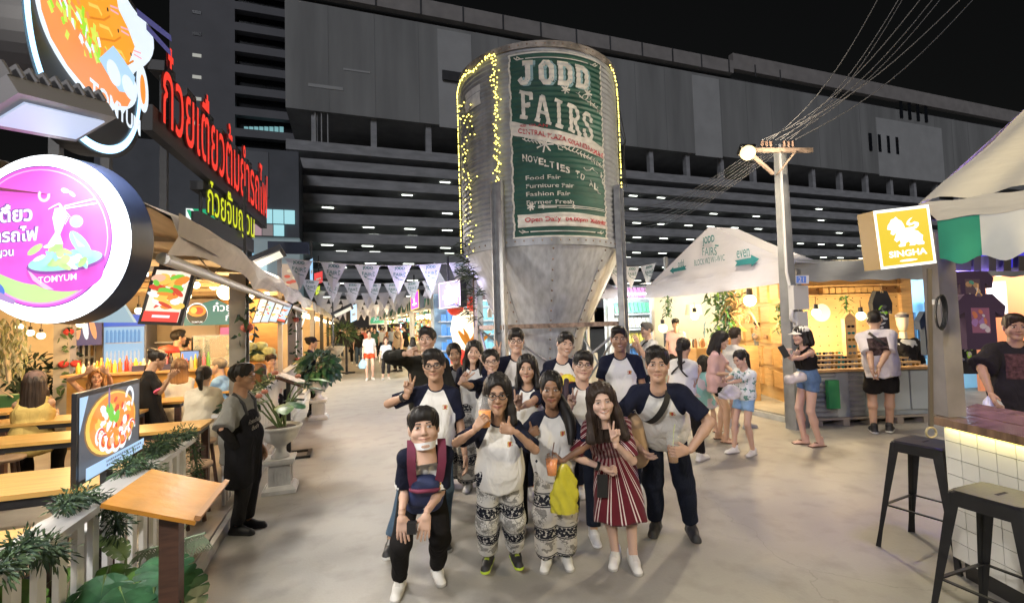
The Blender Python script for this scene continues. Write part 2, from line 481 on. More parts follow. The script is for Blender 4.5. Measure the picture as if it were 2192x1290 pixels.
def hand_of(pose, hi):
    if (pose, hi) not in HANDS: HANDS[(pose, hi)] = hand_template(pose, .0034 if hi == 2 else (.0055 if hi == 1 else .009))
    return HANDS[(pose, hi)]

# ---- shoe: ankle over 0, toe +y, sole at z=0
def shoe_template(kind, h):
    v = Vol((-.07, -.13, -.02), (.07, .22, .2), h)
    if kind == 'bare':
        v.cone((0, -.045, .03), (0, .06, .03), .03, .028, .02); v.cone((0, .05, .028), (.012, .135, .018), .03, .018, .02); v.cone((-.02, .05, .024), (-.026, .12, .016), .02, .014, .02)
        v.cone((0, -.03, .04), (0, -.03, .11), .034, .033, .02)
        v.put(v.sl((-.06, -.1, -.01), (.06, .2, .04)), np.maximum(np.maximum(np.abs(v.xyz(v.sl((-.06, -.1, -.01), (.06, .2, .04)))[0])-.042, np.abs(v.xyz(v.sl((-.06, -.1, -.01), (.06, .2, .04)))[1]-.035)-.125), np.abs(v.xyz(v.sl((-.06, -.1, -.01), (.06, .2, .04)))[2]-.006)-.011), .002)
        v.cone((-.04, .04, .02), (0, .07, .06), .008, .007, .004); v.cone((.04, .04, .02), (0, .07, .06), .008, .007, .004)
    else:
        v.cone((0, -.05, .036), (0, .05, .04), .037, .041, .02); v.cone((0, .05, .038), (.004, .145, .03), .043, .034, .02)
        v.cone((0, .03, .06), (0, -.02, .085), .036, .038, .02); v.cone((0, -.025, .06), (0, -.025, .1), .042, .043, .015)
        for i in range(4): v.cone((-.022, .02+i*.02, .082-i*.008), (.022, .02+i*.02, .082-i*.008), .0045, .0045, .003)
        v.cone((0, -.055, .012), (0, .15, .012), .043, .041, .006)
    v.cut((0, 0, -1), (0, 0, 0.001))
    V, F = v.mesh(); T = np.zeros((len(V), 4)); T[V[:, 2] < (.017 if kind == 'bare' else .022)] = (1, 1, 1, 1)
    if kind != 'bare': T[(np.abs(V[:, 0]) < .02) & (V[:, 1] > .0) & (V[:, 1] < .09) & (V[:, 2] > .06)] = (1, 1, 1, .45)
    if kind == 'bare': T[((np.abs(V[:, 0])+(V[:, 1]-.06)) < .03) & (V[:, 2] > .05) & (V[:, 1] > .04)] = (1, 1, 1, 1)
    return V, F, T
SHOES = {}
def shoe_mesh(kind, hi, mats_key, upper, sole):
    k = (kind, hi, mats_key)
    if k not in SHOES:
        V, F, T = shoe_template(kind, .0055 if hi == 2 else (.009 if hi == 1 else .014))
        SHOES[k] = np_mesh('shoe', V, F, [tint_mat('shoe_'+mats_key, upper, .55, sole)], {'tint': T})
    return SHOES[k]

def attr_mat(name, build, rough=.8, bump=0.0, bsc=60.0, spec=.3, sheen=0.0):
    if name in MATS: return MATS[name]
    m = bpy.data.materials.new(name); m.use_nodes = True; t = m.node_tree; b = t.nodes['Principled BSDF']
    b.inputs['Roughness'].default_value = rough; b.inputs['Specular IOR Level'].default_value = spec
    if sheen: b.inputs['Sheen Weight'].default_value = sheen
    build(t, b)
    if bump:
        tc = t.nodes.new('ShaderNodeTexCoord'); n = t.nodes.new('ShaderNodeTexNoise'); n.inputs['Scale'].default_value = bsc; n.inputs['Detail'].default_value = 3
        t.links.new(tc.outputs['Object'], n.inputs['Vector'])
        bm = t.nodes.new('ShaderNodeBump'); bm.inputs['Strength'].default_value = bump; bm.inputs['Distance'].default_value = .01
        t.links.new(n.outputs['Fac'], bm.inputs['Height'])
        mp = t.nodes.new('ShaderNodeMapping'); mp.inputs['Scale'].default_value = (1, 1, .5); mp.inputs['Rotation'].default_value = (.3, .4, 0); t.links.new(tc.outputs['Object'], mp.inputs[0])
        w = t.nodes.new('ShaderNodeTexNoise'); w.inputs['Scale'].default_value = 11; w.inputs['Detail'].default_value = 2; w.inputs['Distortion'].default_value = 1.2; t.links.new(mp.outputs[0], w.inputs['Vector'])
        b2 = t.nodes.new('ShaderNodeBump'); b2.inputs['Strength'].default_value = .55; b2.inputs['Distance'].default_value = .035; t.links.new(w.outputs['Fac'], b2.inputs['Height']); t.links.new(b2.outputs[0], bm.inputs['Normal'])
        t.links.new(bm.outputs[0], b.inputs['Normal'])
    MATS[name] = m; return m
class NT:
    """tiny node-graph writer"""
    def __init__(s, t): s.t = t
    def n(s, ty, **k):
        q = s.t.nodes.new('ShaderNode'+ty)
        for a, v in k.items(): setattr(q, a, v)
        return q
    def l(s, a, b): s.t.links.new(a, b)
    def math(s, op, a, b=None, c=None):
        q = s.n('Math', operation=op)
        for i, v in enumerate((a, b, c)):
            if v is None: continue
            if isinstance(v, (int, float)): q.inputs[i].default_value = v
            else: s.l(v, q.inputs[i])
        return q.outputs[0]
    def mix(s, f, a, b):
        q = s.n('Mix', data_type='RGBA')
        for i, v in ((0, f), (6, a), (7, b)):
            if isinstance(v, (int, float)): q.inputs[i].default_value = v
            elif isinstance(v, tuple): q.inputs[i].default_value = (*v[:3], 1)
            else: s.l(v, q.inputs[i])
        return q.outputs[2]
    def attr(s, name): q = s.n('Attribute', attribute_name=name); return q
    def gt(s, a, b): return s.math('GREATER_THAN', a, b)
    def lt(s, a, b): return s.math('LESS_THAN', a, b)
    def AND(s, *a):
        r = a[0]
        for q in a[1:]: r = s.math('MULTIPLY', r, q)
        return r
    def noise(s, vec, sc, det=3):
        q = s.n('TexNoise'); q.inputs['Scale'].default_value = sc; q.inputs['Detail'].default_value = det
        if vec is not None: s.l(vec, q.inputs['Vector'])
        return q.outputs['Fac']
def tint_mat(name, col, rough=.5, tcol=None, sss=0.0, rnoise=True):
    def bl(t, b):
        g = NT(t); a = g.attr('tint'); tc = g.n('TexCoord')
        base = g.mix(g.math('MULTIPLY', g.noise(tc.outputs['Object'], 14), .5), col, tuple(c*.78 for c in col)) if rnoise else col
        c = g.mix(a.outputs['Alpha'], base, tcol if tcol is not None else a.outputs['Color'])
        g.l(c, b.inputs['Base Color'])
        if sss: b.inputs['Subsurface Weight'].default_value = sss; b.inputs['Subsurface Radius'].default_value = (.012, .005, .003)
    return attr_mat(name, bl, rough, spec=.4)
def plain_cloth(name, col, amt=.15, rough=.85):
    def bl(t, b):
        g = NT(t); tc = g.n('TexCoord'); n = g.noise(tc.outputs['Object'], 30)
        g.l(g.mix(n, tuple(c*(1-amt) for c in col), tuple(min(1, c*(1+amt)) for c in col)), b.inputs['Base Color'])
    return attr_mat('cloth_'+name, bl, .92, .12, 220, .1)
def raglan_mat(name, body, sleeve, crest=True):
    def bl(t, b):
        g = NT(t); r = g.attr('rag').outputs['Fac']; pv = g.attr('pv').outputs['Vector']
        sx = g.n('SeparateXYZ'); g.l(pv, sx.inputs[0]); x, y, z = sx.outputs
        c = g.mix(g.gt(r, 0.0), body, sleeve)
        if crest:
            dx = g.math('ADD', x, .085); dz = g.math('ADD', z, .145)
            ax = g.math('ABSOLUTE', dx); m1 = g.AND(g.lt(ax, .021), g.lt(g.math('ABSOLUTE', dz), .019), g.gt(y, .03))
            n = g.gt(g.noise(pv, 90, 2), .47)
            shield = g.AND(g.lt(ax, .008), g.lt(g.math('ABSOLUTE', dz), .014), g.gt(y, .03))
            c = g.mix(g.AND(m1, n), c, (.45, .26, .06)); c = g.mix(shield, c, (.33, .05, .04))
        g.l(c, b.inputs['Base Color'])
    return attr_mat('cloth_'+name, bl, .9, .1, 160, .12, 0)
def dress_mat():
    def bl(t, b):
        g = NT(t); pv = g.attr('pv').outputs['Vector']; sx = g.n('SeparateXYZ'); g.l(pv, sx.inputs[0]); x, y, z = sx.outputs
        ang = g.math('ARCTAN2', x, y); u = g.math('MULTIPLY', ang, .17)
        fr = g.math('FRACT', g.math('DIVIDE', g.math('ADD', u, 2.0), .034))
        s1 = g.lt(g.math('ABSOLUTE', g.math('SUBTRACT', fr, .35)), .045); s2 = g.lt(g.math('ABSOLUTE', g.math('SUBTRACT', fr, .6)), .045)
        c = g.mix(g.math('MAXIMUM', s1, s2), (.105, .009, .017), (.62, .52, .50)); g.l(c, b.inputs['Base Color'])
    return attr_mat('cloth_striped_dress', bl, .85, .2, 200, .25, .1)
def elephant_mat(name, dark, light):
    def bl(t, b):
        g = NT(t); pv = g.attr('pv').outputs['Vector']; sx = g.n('SeparateXYZ'); g.l(pv, sx.inputs[0]); x, y, z = sx.outputs
        tc = g.n('TexCoord').outputs['Object']
        fr = g.math('FRACT', g.math('ADD', g.math('MULTIPLY', z, 1.55), .22)); band = g.AND(g.gt(fr, .12), g.lt(fr, .45))
        v = g.n('TexVoronoi', feature='DISTANCE_TO_EDGE'); v.inputs['Scale'].default_value = 44; g.l(tc, v.inputs['Vector'])
        fl = g.gt(g.noise(tc, 60, 3), .56); ele = g.AND(g.gt(g.noise(tc, 17, 3), .54), g.gt(fr, .55), g.lt(fr, .95))
        outl = g.lt(v.outputs['Distance'], .045)
        a = g.mix(ele, light, tuple(c*.45 for c in light)); a = g.mix(g.AND(outl, g.gt(g.noise(tc, 9, 1), .5)), a, tuple(c*.3 for c in light))
        d = g.mix(fl, dark, tuple(c*.9 for c in light))
        edge = g.lt(g.math('ABSOLUTE', g.math('SUBTRACT', g.math('ABSOLUTE', g.math('SUBTRACT', fr, .285)), .2)), .02)
        c = g.mix(band, a, d); c = g.mix(edge, c, dark); g.l(c, b.inputs['Base Color'])
    return attr_mat('cloth_'+name, bl, .9, .12, 200, .12)
def print_mat(name, base, pr, back=True, sc=30.0):
    """plain cloth with a blotchy printed picture on the back or front"""
    def bl(t, b):
        g = NT(t); pv = g.attr('pv').outputs['Vector']; sx = g.n('SeparateXYZ'); g.l(pv, sx.inputs[0]); x, y, z = sx.outputs
        m = g.AND(g.lt(g.math('ABSOLUTE', x), .11), g.lt(g.math('ABSOLUTE', g.math('ADD', z, .19)), .12), g.lt(y, -.02) if back else g.gt(y, .02))
        n = g.noise(pv, sc, 4); c = g.mix(m, base, g.mix(g.math('MULTIPLY', g.math('SUBTRACT', n, .35), 3.0), tuple(q*.35 for q in pr), pr)); g.l(c, b.inputs['Base Color'])
    return attr_mat('cloth_'+name, bl, .9, .12, 200, .12)
def dots_mat(name, base, dot, sc=18.0, th=.56):
    def bl(t, b):
        g = NT(t); tc = g.n('TexCoord').outputs['Object']; g.l(g.mix(g.gt(g.noise(tc, sc, 2), th), base, dot), b.inputs['Base Color'])
    return attr_mat('cloth_'+name, bl, .9, .12, 200, .12)
def hair_mat(name, col, tip=None):
    def bl(t, b):
        g = NT(t); pv = g.attr('pv').outputs['Vector']; mp = g.n('Mapping'); mp.inputs['Scale'].default_value = (90, 90, 7); g.l(pv, mp.inputs[0])
        n = g.noise(mp.outputs[0], 1.0, 4); sx = g.n('SeparateXYZ'); g.l(pv, sx.inputs[0])
        c = g.mix(n, tuple(q*.55 for q in col), tuple(q*1.6 for q in col))
        if tip: c = g.mix(g.math('MULTIPLY', g.math('ADD', sx.outputs[2], .02), -6.0), c, tip)
        g.l(c, b.inputs['Base Color'])
        bm = g.n('Bump'); bm.inputs['Strength'].default_value = .9; bm.inputs['Distance'].default_value = .006; g.l(n, bm.inputs['Height']); g.l(bm.outputs[0], b.inputs['Normal'])
    return attr_mat('hair_'+name, bl, .5, spec=.3)

# ---- hair in head space
def hair_mesh(style, hi, seed=0, length=.3):
    h = .0052 if hi == 2 else (.008 if hi == 1 else .013)
    lo = (-.17, -.24, -.14 if style in ('short', 'bowl', 'buzz', 'bun', 'fade', 'bald') else -.2-length); v = Vol(lo, (.17, .15, .17), h)
    cap = (.081, .102, .086); big = .004 if style in ('buzz', 'fade') else 0
    v.ell((0, -.02, .036), (cap[0]+.004-big, cap[1]+.004-big, cap[2]+.007-big), .02)
    if style in ('bowl',): v.ell((0, .03, .07), (.076, .072, .052), .03)
    if style in ('short', 'fade'): v.ell((.01, .03, .09), (.066, .066, .04), .03)
    if style in ('long', 'bob', 'wavy'): v.ell((0, -.01, .05), (.088, .1, .078), .03)
    openz = {'bowl': -.033, 'short': -.022, 'buzz': -.02, 'fade': -.02}.get(style, -.01)
    rz = {'bowl': .077, 'short': .084, 'buzz': .09, 'fade': .088}.get(style, .088)
    rx = .067 if style in ('long', 'bob', 'wavy') else .072
    v.ell((0, .115, openz), (rx, .085, rz), .012, sub=True)
    if style in ('short', 'bowl', 'buzz', 'fade'):
        v.ell((.0, .06, -.075), (.12, .075, .075), .01, sub=True)
        v.cut((0, .25, -1.0), (0, -.05, -.055))
        if style == 'bald': pass
    elif style in ('pony', 'bun'):
        v.cut((0, .35, -1.0), (0, -.05, -.05)); v.ell((.0, .06, -.075), (.12, .08, .08), .01, sub=True)
        if style == 'pony':
            v.ell((0, -.118, .05), (.025, .03, .025), .02); v.cone((0, -.13, .05), (0, -.155, -.03), .03, .036, .03); v.cone((0, -.155, -.03), (.01, -.14, -.03-length), .036, .018, .03)
        else: v.ell((0, -.1, .085), (.05, .05, .045), .015)
    else:
        w = {'bob': .03, 'wavy': .042}.get(style, .034)
        for q in (-1, 1):
            v.cone((q*.07, -.005, .02), (q*.086, -.005, -.1), .024, .028, .03); v.cone((q*.086, -.005, -.1), (q*(.098 if style != 'wavy' else .11), .02, -.1-length), .03, w*.85, .03)
            v.cone((q*.04, -.075, .0), (q*.06, -.085, -.1-length), .055, w+.015, .04)
        v.cone((0, -.08, .0), (0, -.09, -.1-length), .055, .05, .04)
        v.ell((0, .1, -.07), (.062, .09, .12), .012, sub=True)
    v.rough(.0026 if style not in ('buzz', 'fade') else .001, 110, seed, .12); v.rough(.0022 if style not in ('buzz', 'fade') else .0006, 300, seed+3, .1)
    V, F = v.mesh(); return V, F
HAIRS = {}
def strands(style, seed, length):
    g = random.Random(seed*7+len(style)); P = []; F = []; C_ = np.array([0, -.02, .036])
    def strip(pts, w):
        o = len(P)
        for i, p in enumerate(pts):
            t = i/(len(pts)-1); r = unit((p-C_)*(1, 1, .2)); s_ = unit(np.cross(r, (0, 0, 1.0)))*w*(1-t)**.6/2+1e-4; P.append(p-s_); P.append(p+s_)
        F.extend([(o+2*i, o+2*i+1, o+2*i+3, o+2*i+2) for i in range(len(pts)-1)])
    for k in range(190 if style not in ('buzz', 'fade') else 0):
        a = g.uniform(0, 6.283); e0 = g.uniform(.15, 1.3); de = g.uniform(.35, .8); da = g.uniform(-.25, .25); pts = []
        for i in range(5):
            e = e0-de*i/4; q = a+da*i/4; lift = 1.012+.02*g.random()+.012*i/4
            pts.append(C_+np.array([.0855*math.cos(e)*math.cos(q), .107*math.cos(e)*math.sin(q), .095*math.sin(e)])*lift)
        if pts[-1][1] > .045 and pts[-1][2] < (.036 if style in ('bowl', 'short') else .06): continue
        if pts[-1][2] < -.05 and style in ('short', 'bowl'): continue
        strip(pts, g.uniform(.006, .013))
    if style in ('long', 'bob', 'wavy'):
        for k in range(120):
            q = g.choice((-1, 1)); a = g.uniform(.05, 2.6); x0 = q*.088*math.sin(a+.25); y0 = .03*math.cos(a)-.05*(a > 1.5); L = .1+length+g.uniform(-.06, .035); pts = []
            for i in range(6): t = i/5; pts.append(np.array([x0*(1+.28*t)+.006*math.sin(k+t*(9 if style == 'wavy' else 3)), y0*(1+.1*t)+.02*t-.02, .04-(L+.04)*t]))
            strip(pts, g.uniform(.007, .014))
    return np.array(P).reshape(-1, 3), np.array(F, int).reshape(-1, 4)

# ---- the figure
CAMP = EYE
def IK(a, b, l1, l2, pole):
    d = b-a; L = np.linalg.norm(d); mx = (l1+l2)*.995
    if L > mx: b = a+d/L*mx; d = b-a; L = mx
    L = max(L, abs(l1-l2)+.02); e = d/L if L else d; x = (l1*l1-l2*l2+L*L)/(2*L); y = math.sqrt(max(l1*l1-x*x, 0))
    p = np.array(pole, float); p = p-e*(p@e); p = unit(p); return a+e*x+p*y, b
def person(label, head, feet=None, h=None, fem=False, face=None, b=1.0, hi=2, skin=(.45, .27, .18), hair=('short', 'black', 0), top=None, bot=None, shoe=('shoe', 'white', (.75, .74, .72), (.7, .7, .68)),
           ar=None, al=None, hyaw=0.0, hpit=0.0, hrol=0.0, smile=1, pel=None, glasses=None, belly=1.0, floor=0.0, group=None, lean=0.0, cat='person', shoes=True, headscale=1.0, knee=None, jut=(.165, .03)):
    c = np.array(head, float)
    if h is None: h = min(1.85, (c[2]-floor)/.925)
    s = h/1.7; Z = np.array([0, 0, 1.0])
    if face is None: f = unit((CAMP-c)*(1, 1, 0))
    else: f = np.array([math.sin(face), math.cos(face), 0])             # compass angle from +Y towards +X
    rs = np.cross(f, Z)
    hs = (1.0*(.5+.5*s))*headscale*(.97 if fem else 1.0)
    # head frame
    cf = Matrix.Rotation(hyaw, 3, 'Z') @ Vector(f); hz = Z.copy(); hx = np.cross(np.array(cf), Z)
    hy = np.array(cf)*math.cos(hpit)+Z*math.sin(hpit); hz = np.cross(hx, hy)
    hx2 = hx*math.cos(hrol)+hz*math.sin(hrol); hz = hz*math.cos(hrol)-hx*math.sin(hrol); hx = hx2
    vg = random.Random(label); HM = np.stack([hx*vg.uniform(.94, 1.05), hy*vg.uniform(.97, 1.03), hz*vg.uniform(.96, 1.04)], 1)*hs                                   # local -> world columns (x right, y front, z up)
    # note: right-handed needs x = y cross z
    n = c-hz*jut[0]*hs-f*jut[1]*hs - Z*.01
    Lt = .50*s; leg = .435*s
    if feet is None:
        g = c-f*.02; feet = [g+rs*.1*s, g-rs*.1*s]; feet = [np.array([p[0], p[1], floor]) for p in feet]
    feet = [np.array([p[0], p[1], p[2] if len(p) > 2 and p[2] else floor], float) for p in feet]
    fm = (feet[0]+feet[1])/2
    if pel is None:
        zp = min(floor+.935*s, n[2]-.25); dz = n[2]-zp
        if .40*s < dz < Lt: Lt = dz*1.005
        want = n[:2]*.35+fm[:2]*.65
        if dz >= Lt: zp = n[2]-Lt*.985; dz = Lt*.985
        hor = math.sqrt(max(Lt*Lt-dz*dz, 0)); dirv = want-n[:2]; dl = np.linalg.norm(dirv)
        dirv = dirv/dl if dl > .03 else -f[:2]
        dirv = unit(np.append(dirv, 0)*.5-f*.5*(1 if lean >= 0 else -1))[:2]
        pel = np.array([n[0]+dirv[0]*hor, n[1]+dirv[1]*hor, zp])
    p = np.array(pel, float)
    t = unit(n-p); Lt = np.linalg.norm(n-p)
    sd = unit(rs-t*(rs@t)); fr = np.cross(t, sd)*1.0
    if fr@f < 0: fr = -fr
    sw = (.150 if not fem else .130)*s*(.55+.45*b)
    SH = {1: n-t*.055*s+sd*sw, -1: n-t*.055*s-sd*sw}; HP = {1: p+sd*.083*s, -1: p-sd*.083*s}
    arms = {}
    for q, spec in ((1, ar), (-1, al)):
        if spec is None: spec = {}
        sh = SH[q]
        to = spec.get('to'); to = sh+np.array([0, 0, -.5*s])+sd*q*.08+f*.06 if to is None else np.array(to, float)
        pole = spec.get('pole'); pole = -f*.8+sd*q*.5-Z*.3 if pole is None else np.array(pole, float)
        el, wr = IK(sh, to, .275*s, .245*s, pole)
        fd = spec.get('fd'); fd = unit(wr-el) if fd is None else unit(fd)
        pn = spec.get('pn'); pn = -sd*q if pn is None else np.array(pn, float)
        arms[q] = (sh, el, wr, fd, pn, spec.get('pose', 'relax'))
    legs = {}
    for q, ft in ((1, feet[0]), (-1, feet[1])):
        an = ft+Z*.085*s; kn, an2 = IK(HP[q], an, leg*1.0, leg*1.0, (f+sd*q*.15) if knee is None else np.array(knee)+sd*q*.15); legs[q] = (HP[q], kn, an2)
    pts = np.array([c+hz*.2, c-hz*.2, n, p]+[x for a in arms.values() for x in a[:3]]+[x for a in legs.values() for x in a]+feet)
    lo = pts.min(0)-.26; hi_ = pts.max(0)+.26; res = {2: .0115, 1: .018, 0: .028}[hi]
    base = np.array([fm[0], fm[1], floor])
    root = thing('person', label, cat, base, group)
    chest = lambda q: n-t*.16*s+sd*q*.068*s*b
    bel = lambda q: n-t*.34*s*(Lt/(.5*s))+sd*q*.05*s*b
    hip = lambda q: p+t*.035*s+sd*q*.066*s
    def torso(v, inf, cuts=(), k=.05):
        rb = (.086*s*b+inf); rc = (.080*belly*s*b+inf); rh = (.092*s*(.5+.5*b)+inf)
        v.cone(chest(1), chest(-1), rb, rb, k, cuts)
        v.cone(bel(1)+fr*.03*(belly-1), bel(-1)+fr*.03*(belly-1), rc, rc, k, cuts); v.cone(hip(1), hip(-1), rh, rh, k, cuts)
        for q in (1, -1):
            v.cone(chest(q), bel(q), rb, rc, k, cuts); v.cone(bel(q), hip(q), rc, rh, k, cuts)
            v.cone(n-t*.012*s, SH[q], .05*s+inf*.6, .05*s*(.5+.5*b)+inf*.8, k*.7, cuts)
            if fem: v.ell(n-t*.2*s+fr*.075*s+sd*q*.07*s, np.array([.040, .040, .040])*s+inf*.7, .05, cuts)
    ra = np.array([.045, .035, .026])*s*(.45+.55*b)*(.9 if fem else 1)
    rl = np.array([.074, .051, .035])*s*(.5+.5*b)
    # body: one continuous skin
    v = Vol(lo, hi_, res)
    torso(v, -.012)
    v.cone(n-t*.03, c-hz*.09*hs, .053*s*(.9 if fem else 1.0), .05*hs*(.9 if fem else 1.0), .03)
    for q in (1, -1):
        sh, el, wr, fd, pn, po = arms[q]
        v.cone(sh, el, ra[0], ra[1], .02); v.cone(el, el+(wr-el)*.35, ra[1], ra[1]*1.02, .015); v.cone(el+(wr-el)*.3, wr, ra[1], ra[2], .015)
        hp, kn, an = legs[q]
        v.cone(hp, kn, rl[0], rl[1], .02); v.cone(kn, kn+(an-kn)*.35-f*.012*s, rl[1]*.95, rl[1]*1.05, .02); v.cone(kn+(an-kn)*.3, an, rl[1]*.98, rl[2], .02)
        if shoes: v.cone(an, feet[0 if q == 1 else 1]+Z*.05, rl[2], rl[2]*.95, .01)
    V, F = v.mesh(); Vs = [V]; Fs = [F]; Ts = [np.zeros((len(V), 4))]; o = len(V)
    hV, hF, hT = head_of(fem, smile, hi)
    Vs.append(hV@(HM*np.array([[-1, 1, 1]])).T*1.0+c if False else hV@HM.T+c); Fs.append(hF[:, ::-1]+o if np.linalg.det(HM) < 0 else hF+o); Ts.append(hT); o += len(hV)
    for q in (1, -1):
        sh, el, wr, fd, pn, po = arms[q]
        aV, aF = hand_of(po, hi); zz = fd; yy = unit(pn-zz*(pn@zz)); xx = np.cross(yy, zz)*q
        A = np.stack([xx, yy, zz], 1)*s*(.93 if fem else 1.0)
        Vs.append(aV@A.T+wr+fd*.02*s); Fs.append(aF[:, ::-1]+o if np.linalg.det(A) < 0 else aF+o); Ts.append(np.zeros((len(aV), 4))); o += len(aV)
    sk = tint_mat('skin_%02d%02d%02d' % tuple(int(x*99) for x in skin), skin, .48, sss=.08)
    link_mesh('body', np_mesh('body', np.concatenate(Vs)-base, np.concatenate(Fs), [sk], {'tint': np.concatenate(Ts)}), root)
    def fit(Vw): d = Vw-n; return np.stack([d@sd, d@fr, d@t], 1)/s
    # top
    if top:
        v = Vol(lo, hi_, res); inf = top.get('inf', .016)*s; hem = p-t*top.get('hem', .1)*s
        sl = top.get('sl', .62)
        torso(v, inf, [(-t, hem)])
        lo_ = top.get('loose', .012)*s
        for q in (1, -1): v.cone(bel(q)+fr*.0, bel(q)-t*.08*s, .080*belly*s*b+inf+lo_, .086*belly*s*b+inf+lo_, .05, [(-t, hem)])
        if top.get('hem', .1) > .06:
            for q in (1, -1): v.cone(hip(q), p-t*(.3*s)+sd*q*.07*s, .094*s*(.5+.5*b)+inf, .096*s*(.5+.5*b)+inf*1.3, .05, [(-t, hem)])
            v.cone(hip(0), p-t*.3*s, .088*s+inf, .088*s+inf, .05, [(-t, hem)])
        for q in (1, -1):
            sh, el, wr = arms[q][:3]; g = top.get('bag', .012)
            if sl > 0: v.cone(sh, el, ra[0]+inf*.7, ra[1]+inf*.6+g*1.6, .03, tmax=min(sl, 1.0) if sl < 1 else None)
            if sl > 1: v.cone(el, wr, ra[1]+inf*.6+g*1.2, ra[2]+inf*.5+g*.6, .02, tmax=min(sl-1, 1))
        nr = top.get('neck', .066)*s
        v.rough(.0036*(1 if hi else .3), 34, int(abs(c[0]*999)), .45); v.rough(.0016, 80, 3, .5)
        v.ell(n+t*.045*s+fr*.035*s, (nr, nr, nr*1.05), .006, sub=True)
        if top.get('vee'): v.cone(n+fr*.1*s, n+fr*.12*s-t*.09*s, .045*s, .008*s, .01, sub=True)
        if sl <= 0:
            for q in (1, -1): v.ell(SH[q]+sd*q*.035, (.07*s,)*3, .01, sub=True)
        V, F = v.mesh(); pv = fit(V); x = np.abs(pv[:, 0]); z = pv[:, 2]
        rag = np.where(z > -.2, (x-(.062+.5*np.clip(-z, 0, 1)))*.8, -1)
        for q in (1, -1):
            sh, el, wr = arms[q][:3]; ba = el-sh; tt = np.clip(((V-sh)@ba)/(ba@ba), 0, 1); dd = np.linalg.norm(V-sh-tt[:, None]*ba, axis=1)
            rag = np.maximum(rag, np.where((dd < .072*s) & ((x > .15) | (tt > .45)) & (z > -.36), tt*.275-.1, -1))
        dn = np.linalg.norm((V-(n+t*.045*s+fr*.035*s)), axis=1); rag = np.maximum(rag, nr+.017*s-dn)
        link_mesh(top.get('name', 'shirt'), np_mesh('shirt', V-base, F, [top['mat']], {'pv': pv, 'rag': rag}), root)
    # bottom
    if bot:
        v = Vol(lo, hi_, res); inf = bot.get('inf', .014)*s; ln = bot.get('len', 1.93); kd = bot.get('kind', 'trousers')
        wst = p+t*bot.get('waist', .12)*s
        rh = .092*s*(.5+.5*b)+inf; wcut = [(t, wst)]
        v.cone(hip(1), hip(-1), rh, rh, .04, wcut); v.cone(bel(1), bel(-1), .079*s*b*belly+inf*.5, .079*s*b*belly+inf*.5, .04, wcut)
        for q in (1, -1): v.cone(bel(q), hip(q), .079*s*b*belly+inf*.5, rh, .04, wcut)
        fl = bot.get('flare', 0.0)
        if kd in ('skirt', 'dress'):
            km = (legs[1][1]+legs[-1][1])/2; hm = p+(km-p)*ln
            ax_ = unit(km-p)
            for q in (-1, 0, 1): v.cone(hip(q), hip(q)+(km-p)*max(1.15, ln*1.1)+sd*q*.03, rh*(.95 if q else 1.0), (.09+fl)*s+inf, .06, wcut+[(ax_, hm)])
        else:
            for q in (1, -1):
                hp, kn, an = legs[q]
                t1 = min(ln, 1.0)
                v.cone(hp, kn, rl[0]+inf, rl[1]+inf+fl*.5*s+bot.get('bag', .004), .03, wcut, tmax=None if ln >= 1 else t1)
                if ln > 1: v.cone(kn, an, rl[1]+inf+fl*.5*s+bot.get('bag', .004), rl[2]+inf+fl*s+bot.get('cuff', .012), .03, tmax=ln-1)
        v.rough(.004*(1 if hi else .3), 34, int(abs(c[1]*999)))
        V, F = v.mesh()
        if kd in ('skirt', 'dress'): pv = fit(V)
        else:
            pv = np.zeros((len(V), 3)); best = np.full(len(V), 9.0)
            for q in (1, -1):
                for j in (0, 1):
                    a, e = legs[q][j], legs[q][j+1]; ba = e-a; tt = np.clip(((V-a)@ba)/(ba@ba), 0, 1); dd = np.linalg.norm(V-a-tt[:, None]*ba, axis=1); w = dd < best
                    pv[w] = np.stack([(V-a)@sd, (V-a)@fr, tt+j], 1)[w]; best = np.minimum(best, dd)
        link_mesh(bot.get('name', 'trousers'), np_mesh('trousers', V-base, F, [bot['mat']], {'pv': pv}), root)
    if shoes and shoe:
        for q in (0, 1):
            kind, key, ucol, scol = shoe
            me = shoe_mesh(kind, hi, key, ucol if kind != 'bare' else skin, scol)
            lg = legs[1 if q == 0 else -1]; an_ = lg[2]; fdir = unit(f+sd*(.18 if q == 0 else -.18))
            ang = math.atan2(-fdir[0], fdir[1]); o_ = link_mesh('shoe' if kind != 'bare' else 'sandal', me, root, np.array([an_[0], an_[1], an_[2]-.085*s])-base, (0, 0, ang)); o_.scale = (s, s, s)
    # hair
    st, hc, ln = hair[:3]
    if st != 'bald':
        hk = (st, hi, round(ln, 2), int(hair[3]) if len(hair) > 3 else 0)
        if hk not in HAIRS: HAIRS[hk] = hair_mesh(st, hi, hk[3], ln)
        if hi == 2 and len(HAIRS[hk]) == 2 and hk[3] != 99:
            (V, F), (V2, F2) = HAIRS[hk], strands(st, hk[3], ln); HAIRS[hk] = (np.concatenate([V, V2]), np.concatenate([F, F2+len(V)]), 1)
        V, F = HAIRS[hk][:2]; link_mesh('hair', np_mesh('hair', V@HM.T+c-base, F[:, ::-1] if np.linalg.det(HM) < 0 else F, [HAIRM[hc]], {'pv': V}), root)
